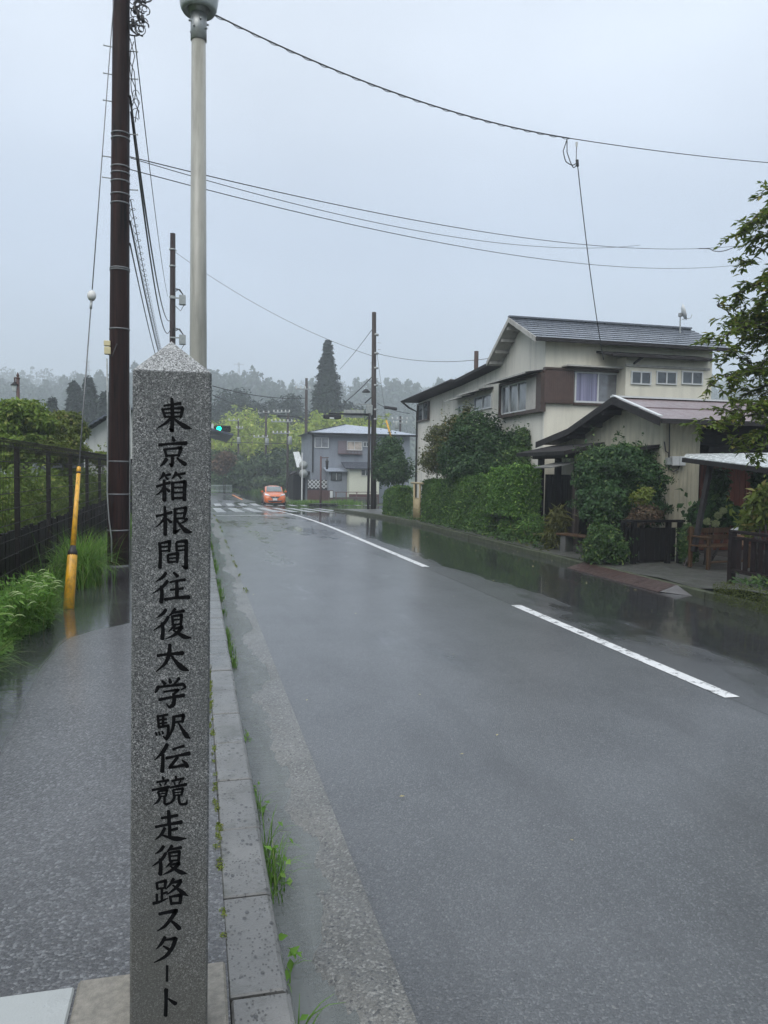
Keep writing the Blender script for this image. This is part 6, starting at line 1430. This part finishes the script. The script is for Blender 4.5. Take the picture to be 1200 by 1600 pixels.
bush('clipped_shrub', 'pale rounded clipped shrub before the white building', [lblob(160, 716, 26, 18, 9)], 2500, .12, L_YELG, gnd(160, 26), stems=2)
# conifers
def conifer_arrays(x, y, z, h, r, n, leaf, sharp=.85):
    t = RNG.random(n)**.75; a = RNG.uniform(0, 2*PI, n); lob = 1+.22*np.sin(a*5+t*23)+.15*np.sin(t*60+a*2)
    rr = r*(1-t)**sharp*lob*np.sqrt(RNG.uniform(.35, 1, n))+.04*r
    P = np.stack([x+rr*np.cos(a), y+rr*np.sin(a), z+h*(.10+.90*t)-rr*.12], 1); N = np.stack([np.cos(a), np.sin(a), np.full(n, .7)], 1); U = np.stack([np.cos(a), np.sin(a), np.full(n, -.4)], 1)
    return P, N, U, np.full(n, leaf)*(1.15-.5*t)
def cedar_arrays(x, y, z, h, r, n, leaf, sharp=.85):            # boughs with gaps between them
    nb = max(40, n//55); tb_ = RNG.random(nb)**.85; ab = RNG.uniform(0, 2*PI, nb); Lb = r*((1-tb_)**sharp)*RNG.uniform(.62, 1.18, nb)+.05*r
    k = RNG.integers(0, nb, n); s_ = RNG.random(n)**.6; sig = (.10*Lb[k]+.016*h)*(1.05-.85*tb_[k])
    rr = Lb[k]*s_; zc = z+h*(.08+.92*tb_[k])+rr*.18-rr*rr/(Lb[k]+.1)*.45
    P = np.stack([x+rr*np.cos(ab[k])+RNG.normal(0, 1, n)*sig, y+rr*np.sin(ab[k])+RNG.normal(0, 1, n)*sig, zc+RNG.normal(0, 1, n)*sig*.55], 1)
    N = np.stack([np.cos(ab[k])*.4, np.sin(ab[k])*.4, np.full(n, 1.)], 1); U = np.stack([np.cos(ab[k]), np.sin(ab[k]), np.full(n, -.3)], 1)
    return P, N, U, np.full(n, leaf)*(1.1-.4*tb_[k])
L_CED = leafmat('cedar_needles', (.007, .019, .011), (.020, .040, .020), patch=.25, trans=.08); L_CED2 = leafmat('far_conifer_needles', (.016, .036, .020), (.036, .062, .032), patch=.12, trans=.05)
def conifer(name, label, px, pyt, D, rpx, n, leaf, **k):
    p = gnd(px, D); X, Y, z0 = p; z0 += float(hill_z(X, Y)); top = float(onY(px, pyt, Y)[2]); r = rpx*D/1200
    root = empty(name, (X, Y, z0), label=label, cat='tree', group=k.get('group'))
    hh = top-z0; c1, c2 = cedar_arrays(X, Y, z0, hh, r, n, leaf, k.get('sharp', .85)), conifer_arrays(X, Y, z0, hh, r*.86, n//2, leaf*1.1, k.get('sharp', .85)+.1)
    P, N, U, S = (np.concatenate([i_, j_]) for i_, j_ in zip(c1, c2)); link('crown', leaf_mesh('crown', P, N, S, .55, .45, .2, U=U), root, k.get('m', L_CED))
    MB().tube([(X, Y, z0-.3), (X, Y, top-.5)], [.025*(top-z0), .02], 8).build('trunk', M_BARK, root, True)
conifer('cedar_tree', 'tall dark cone shaped cedar standing above the grey house roof', 510, 531, 135, 44, 19000, .62, sharp=.95)
conifer('cedar_tree', 'dark conifer just left of the near utility pole, taller of the pair', 139, 590, 105, 26, 4500, .8, sharp=.6); conifer('cedar_tree', 'dark conifer left of the taller pair above the white building', 117, 598, 105, 22, 4000, .8, sharp=.6)
conifer('cedar_tree', 'small dark conifer above the drooping tree left of the white building', 83, 622, 95, 18, 2600, .8, sharp=.65)
conifer('cedar_tree', 'dark conifer peeping over the roof right beside the near pole', 166, 612, 100, 24, 3500, .8, sharp=.5)
# darker trees and bamboo behind the road bend
for i, (px, py, D, rx, rz_) in enumerate(((350, 650, 150, 22, 42), (375, 640, 155, 20, 34), (400, 655, 150, 22, 30), (430, 650, 160, 20, 26), (455, 640, 155, 18, 24), (545, 655, 145, 26, 26), (570, 660, 140, 16, 20))):
    labs = ['dark wood edge tree above the green signal', 'dark tree right of the green signal behind the bamboo', 'rounded dark tree behind the bamboo, third from the monument', 'rounded dark tree behind the bamboo above the orange car', 'dark tree behind the bamboo left of the crossarm pole', 'dark tree just right of the tall cedar', 'dark tree beside the corner pole behind the grey house']
    b_ = gnd(px, D); tree_blobs('wood_tree', labs[i], [lblob(px, py, D, rx, rz_), lblob(px-rx*.5, py+14, D-2, rx*.8, rz_*.7), lblob(px+rx*.5, py+16, D-2, rx*.8, rz_*.7)], 3200, .8, L_CED, b_, .25, group='dark trees behind the bamboo')
L_BAM = leafmat('bamboo_leaves', (.16, .24, .030), (.38, .46, .075), (.48, .50, .12), patch=.35, trans=.3)
bam = []; bamU = []; cul = MB()
for k in range(210):
    px = random.uniform(335, 600); D = random.uniform(100, 128); p = gnd(px, D)
    env = 640+10*math.sin(px*.045)+8*math.sin(px*.11+1)-(10 if px > 560 else 0); top = float(onY(px, env+random.uniform(-8, 40), p[1])[2]); h = top-p[2]
    dx, dy = random.uniform(-1, 1)*1.4, random.uniform(-1, .4)*1.4
    pts = [Vector((p[0], p[1], p[2]))+Vector((dx*t**3, dy*t**3, h*(t-.12*t**4))) for t in np.linspace(0, 1, 6)]
    cul.tube(pts, [.06*(1-.8*t) for t in np.linspace(0, 1, 6)], 4, cap=False)
    for j in range(110):
        t = random.uniform(.30, 1.02)**.8; c_ = Vector((p[0], p[1], p[2]))+Vector((dx*t**3, dy*t**3, h*(t-.12*t**4))); sp_ = .25+.95*math.sin(PI*min(1, max(0, (t-.25)/.8)))
        bam.append((c_.x+random.gauss(0, .5)*sp_, c_.y+random.gauss(0, .5)*sp_, c_.z+random.gauss(0, .25))); bamU.append((random.gauss(0, .6), random.gauss(0, .6), -.5))
bam = np.array(bam); bg_ = empty('bamboo_grove', gnd(470, 110), label='bright yellow green bamboo grove rising behind the road bend', cat='bamboo', kind='stuff')
link('leaves', leaf_mesh('leaves', bam, np.tile((0, -.5, .8), (len(bam), 1)), .62, .42, .7, .2, U=np.array(bamU)), bg_, L_BAM, kind='stuff'); cul.build('culms', M_BAMB, bg_, kind='stuff')
# shady bank in front of the bamboo
bank = []; rk = random.Random(3)
for k in range(34):
    px = 333+k*6.2+rk.uniform(-3, 3); D = rk.uniform(94, 102); bank.append(lblob(px, rk.uniform(716, 742), D, rk.uniform(12, 20), rk.uniform(16, 26)))
    bank.append(lblob(px, rk.uniform(748, 758), D-3, rk.uniform(10, 16), rk.uniform(10, 14)))
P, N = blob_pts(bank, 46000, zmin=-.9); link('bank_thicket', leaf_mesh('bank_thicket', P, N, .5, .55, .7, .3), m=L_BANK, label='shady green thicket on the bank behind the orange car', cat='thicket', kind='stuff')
bush('shrub', 'brownish leaved bush beside the green signal', [lblob(352, 718, 88, 16, 12), lblob(345, 728, 88, 14, 12)], 1500, .4, L_RED, gnd(350, 88), stems=2)
n = 5000; px_ = RNG.uniform(330, 470, n); Pb = np.array([onD(a_, 770, b_) for a_, b_ in zip(px_, RNG.uniform(91, 97, n))]); Pb[:, 2] = gz(Pb[:, 1])-.05
link('bank_grass', blade_mesh('bank_grass', Pb, .8, .10, 1.0, 3), m=L_GRASS, label='rough grass along the foot of the far bank', cat='grass', kind='stuff')
# ---------------------------------------------------------------- forested hills in the mist
FP, FN, FU, FS = [], [], [], []
rk = random.Random(5); cnt = 0
while cnt < 3600:
    px = rk.uniform(-80, 1280); D = rk.uniform(265, 450) if cnt % 2 else rk.uniform(440, 880)
    if px > 640 and D < 430: cnt += 1; continue
    p = onD(px, 735, D); X, Y = float(p[0]), float(p[1]); z0 = float(gz(Y)+hill_z(X, Y))-.3
    h = rk.uniform(9, 17)*(1.25 if D > 400 else 1); nn = 110 if D < 440 else 60
    P, N, U, S = conifer_arrays(X, Y, z0, h, h*rk.uniform(.20, .34), nn, h*.15, rk.uniform(.55, .95)); FP.append(P); FN.append(N); FU.append(U); FS.append(S); cnt += 1
link('hill_forest', leaf_mesh('hill_forest', np.concatenate(FP), np.concatenate(FN), np.concatenate(FS), .8, .45, .2, U=np.concatenate(FU)), m=L_CED2, label='misty conifer forest covering the hills', cat='forest', kind='stuff')
def pylon(px, pyt, pyb, D, label):
    p = onD(px, pyb, D); X, Y = float(p[0]), float(p[1]); z0 = float(gz(Y)+hill_z(X, Y)); zt_ = float(onY(px, pyt, Y)[2]); H = zt_-z0
    o = empty('power_pylon', (X, Y, z0), label=label, cat='pylon'); W0 = H*.10
    wv = lambda t: W0*(1-t)**1.2*.5+.35
    for sx_ in (-1, 1):
        for sy_ in (-1, 1): MB().tube([(X+sx_*wv(t), Y+sy_*wv(t), z0+H*t) for t in np.linspace(0, 1, 7)], .22, 4).build('leg', M_GALV, o)
    mb = MB()
    for k in range(12):
        t0_, t1_ = k/12, (k+1)/12
        for sx_ in (-1, 1): mb.bar((X+sx_*wv(t0_), Y-wv(t0_), z0+H*t0_), (X-sx_*wv(t1_), Y-wv(t1_), z0+H*t1_), .22)
    mb.build('lattice', M_GALV, o)
    for t in (.97, .80, .64): MB().bar((X-H*.075, Y, z0+H*t), (X+H*.075, Y, z0+H*t), .4).build('cross_arm', M_GALV, o)
pylon(373, 566, 602, 520, 'faint grey power pylon in the mist right of the monument'); pylon(138, 563, 600, 520, 'faint grey power pylon in the mist behind the stay wire')

# ---------------------------------------------------------------- weeds along the fence and in the kerb
def clumps(n, f):
    return np.array([f() for _ in range(n)])
n = 15000; yy = RNG.uniform(3.0, 10.4, n)**1.0; xe = -1.72+.10*np.sin(yy*2.3)+.06*np.sin(yy*5.1)
Bp = np.stack([xe-np.abs(RNG.normal(0, .22, n)), yy, np.full(n, SW-.02)], 1)
link('verge_grass', blade_mesh('verge_grass', Bp, .42*(.6+.8*np.clip(np.sin(yy*3.1)*.5+.5, 0, 1)), .011, 1.1), m=L_GRASS, label='lush green grass between the mesh fence and the wet pavement', cat='grass', kind='stuff')
P = np.stack([xe+.02-np.abs(RNG.normal(0, .20, n)), yy, SW+RNG.random(n)**1.3*.42], 1)[:9000]
link('verge_weeds', leaf_mesh('verge_weeds', P, np.tile((.3, -.3, 1.), (9000, 1)), .075, .38, .5, .2), m=L_BRIGHT, label='leafy bright green weeds at the pavement edge below the fence', cat='weeds', kind='stuff')
# pale nodding seed heads
M_SEED = mat('pale_seed_heads', (.30, .40, .16), .7, .2, 20)
sh = MB()
for k in range(36):
    y_ = random.uniform(7.6, 9.9); p = Vector((-1.66+random.uniform(-.22, .06), y_, SW+random.uniform(.30, .52))); d = Vector((random.uniform(.2, 1), random.uniform(-.4, .4), .15)).normalized()
    pts = [p, p+d*.05+Vector((0, 0, .012)), p+d*.09, p+d*.12-Vector((0, 0, .025))]; sh.tube(pts, [.003, .007, .007, .002], 5)
sh.build('seed_heads', M_SEED, None, True, label='pale nodding seed heads among the weeds by the yellow guard', cat='weeds', kind='stuff')
n = 1500; a = RNG.uniform(0, 2*PI, n); r = np.abs(RNG.normal(0, .17, n)); cgx, cgy = -1.62, 12.2
Bp = np.stack([cgx-.08+r*np.cos(a), cgy+r*np.sin(a)*1.8, np.full(n, SW-.02)], 1)
link('grass_clump', blade_mesh('grass_clump', Bp, .85, .012, 1.25, 5), m=L_GRASS, label='tall arching grass clump beside the base of the near utility pole', cat='grass')
n = 3000; yy = RNG.uniform(10.3, 40, n); Bp = np.stack([-1.80-np.abs(RNG.normal(0, .16, n)), yy, gz(yy)+SW-.02], 1)
link('verge_grass', blade_mesh('verge_grass', Bp, .45, .014, 1.1, 3), m=L_GRASS, label='grass along the far stretch of the mesh fence', cat='grass', kind='stuff')
def tuft(px, py, n, L, label, leafn=0, wd=.006, lean=1.0, spread=.03):
    p = onX(px, py, .315); z0 = float(gz(p[1]))-.07
    root = empty('kerb_weed', (.318, float(p[1]), z0), label=label, cat='weed')
    Bp = np.stack([.322+np.abs(RNG.normal(0, spread*.5, n)), p[1]+RNG.normal(0, spread*1.6, n), np.full(n, z0)], 1)
    link('blades', blade_mesh('blades', Bp, L, wd, lean), root, L_GRASS)
    if leafn:
        P = np.stack([.33+np.abs(RNG.normal(0, spread, leafn)), p[1]+RNG.normal(0, spread*2, leafn), z0+RNG.random(leafn)*L*.8], 1); link('leaves', leaf_mesh('leaves', P, np.tile((.3, -.4, 1.), (leafn, 1)), .05, .5, .5), root, L_BRIGHT)
tuft(414, 1305, 90, .24, 'largest grass tuft growing in the gutter beside the kerb', 14, spread=.07)
tuft(440, 1450, 6, .16, 'small broad leafed weed in the kerb joint below the big tuft', 12, spread=.025)
tuft(460, 1560, 12, .22, 'thin arching grass at the kerb near the bottom edge', 2, wd=.009, lean=1.5, spread=.03)
tuft(392, 1160, 12, .07, 'dark low leafy weed at the kerb above the big tuft', 16, spread=.025)
tuft(398, 1205, 30, .15, 'short grass at the kerb just above the big tuft', 6, spread=.05)
tuft(378, 1120, 10, .08, 'tiny leafy weed at the kerb by the second joint', 10, spread=.02)
n = 2600; yy = 7.5+RNG.random(n)**1.2*32; Bp = np.stack([.325+np.abs(RNG.normal(0, .03, n)), yy, gz(yy)-.06], 1); keep = (np.sin(yy*1.7)+np.sin(yy*4.3+1)) > -.2; Bp = Bp[keep]
link('kerb_grass', blade_mesh('kerb_grass', Bp, .13, .009, 1.0, 3), m=L_GRASS, label='thin line of grass along the far kerb', cat='grass', kind='stuff')
yy = np.concatenate([RNG.uniform(12, 36, 900)]); Bp = np.stack([.745+RNG.normal(0, .018, 900), yy, gz(yy)-.04], 1); Bp = Bp[(np.sin(yy*1.3)+np.sin(yy*3.7)) > .2]
link('kerb_grass', blade_mesh('kerb_grass', Bp, .06, .012, .8, 2), m=L_YELG, label='moss and grass along the gutter joint', cat='grass', kind='stuff')
# moss lumps in the joints
mo = []
for k in range(130):
    y_ = random.uniform(2.6, 14); c_ = (.100+random.gauss(0, .006), y_, SW-.004)
    mo.append((*c_, random.uniform(.006, .016), random.uniform(.015, .06), .010))
P, N = blob_pts(mo, 9000, lump=.1); link('joint_moss', leaf_mesh('joint_moss', P, N, .012, .5, .7), m=L_YELG, label='yellow green moss in the joint behind the kerb', cat='moss', kind='stuff')
for i, (px, py) in enumerate(((465, 1139), (518, 1257))):
    p = gp(px, py); Bp = np.stack([p[0]+RNG.normal(0, .012, 120), p[1]+RNG.normal(0, .02, 120), np.full(120, p[2]-.035)], 1)
    link('moss_tuft', blade_mesh('moss_tuft', Bp, .035, .007, 1.2, 2), m=L_MID, label=('moss tuft on the gutter edge nearer the crossing', 'dark moss tuft on the gutter edge beside the big kerb weed')[i], cat='moss')
# mossy bank under the slat fence
P = np.stack([RNG.uniform(7.70, 7.9, 6000), RNG.uniform(6.5, 10.2, 6000), RNG.uniform(-.03, .29, 6000)], 1); P[:, 0] = np.where(P[:, 2] < .25, 7.715, P[:, 0])
link('kerb_moss', leaf_mesh('kerb_moss', P, np.tile((-.8, -.2, .6), (6000, 1)), .022, .7, .6), m=leafmat('moss_leaves', (.035, .055, .010), (.095, .12, .022)), label='thick moss covering the kerb below the slat fence', cat='moss', kind='stuff')
# fallen leaves on the wet road
lf = leafmat('fallen_leaves', (.20, .17, .05), (.42, .38, .20), trans=0)
for i in range(46):
    if i < 34: y_ = random.uniform(9, 24); x_ = random.uniform(6.6, 7.62) if random.random() < .75 else random.uniform(4.6, 7)
    else: y_ = random.uniform(3, 12); x_ = random.uniform(.8, 4)
    c_ = np.array([[x_, y_, float(rz(x_, y_))+.012]]); link('fallen_leaf', leaf_mesh('fallen_leaf', c_, np.array([[0, 0, 8.]]), .055 if i < 34 else .03, .6, .5, 0, .15), m=lf, label='small fallen leaf lying on the wet road', cat='leaf', group='fallen leaves on the road')

# ---------------------------------------------------------------- mist
hb = MB().box(-1700, 1700, -500, 2000, -4, 125).mesh('haze'); hm = bpy.data.materials.new('mist'); hm.use_nodes = True; t_ = hm.node_tree; t_.nodes.clear()
pv = t_.nodes.new('ShaderNodeVolumePrincipled'); pv.inputs['Color'].default_value = (.86, .93, 1.0, 1); pv.inputs['Density'].default_value = .0016; pv.inputs['Anisotropy'].default_value = .0
ou = t_.nodes.new('ShaderNodeOutputMaterial'); t_.links.new(pv.outputs[0], ou.inputs['Volume'])
link('haze', hb, m=hm, kind='stuff')
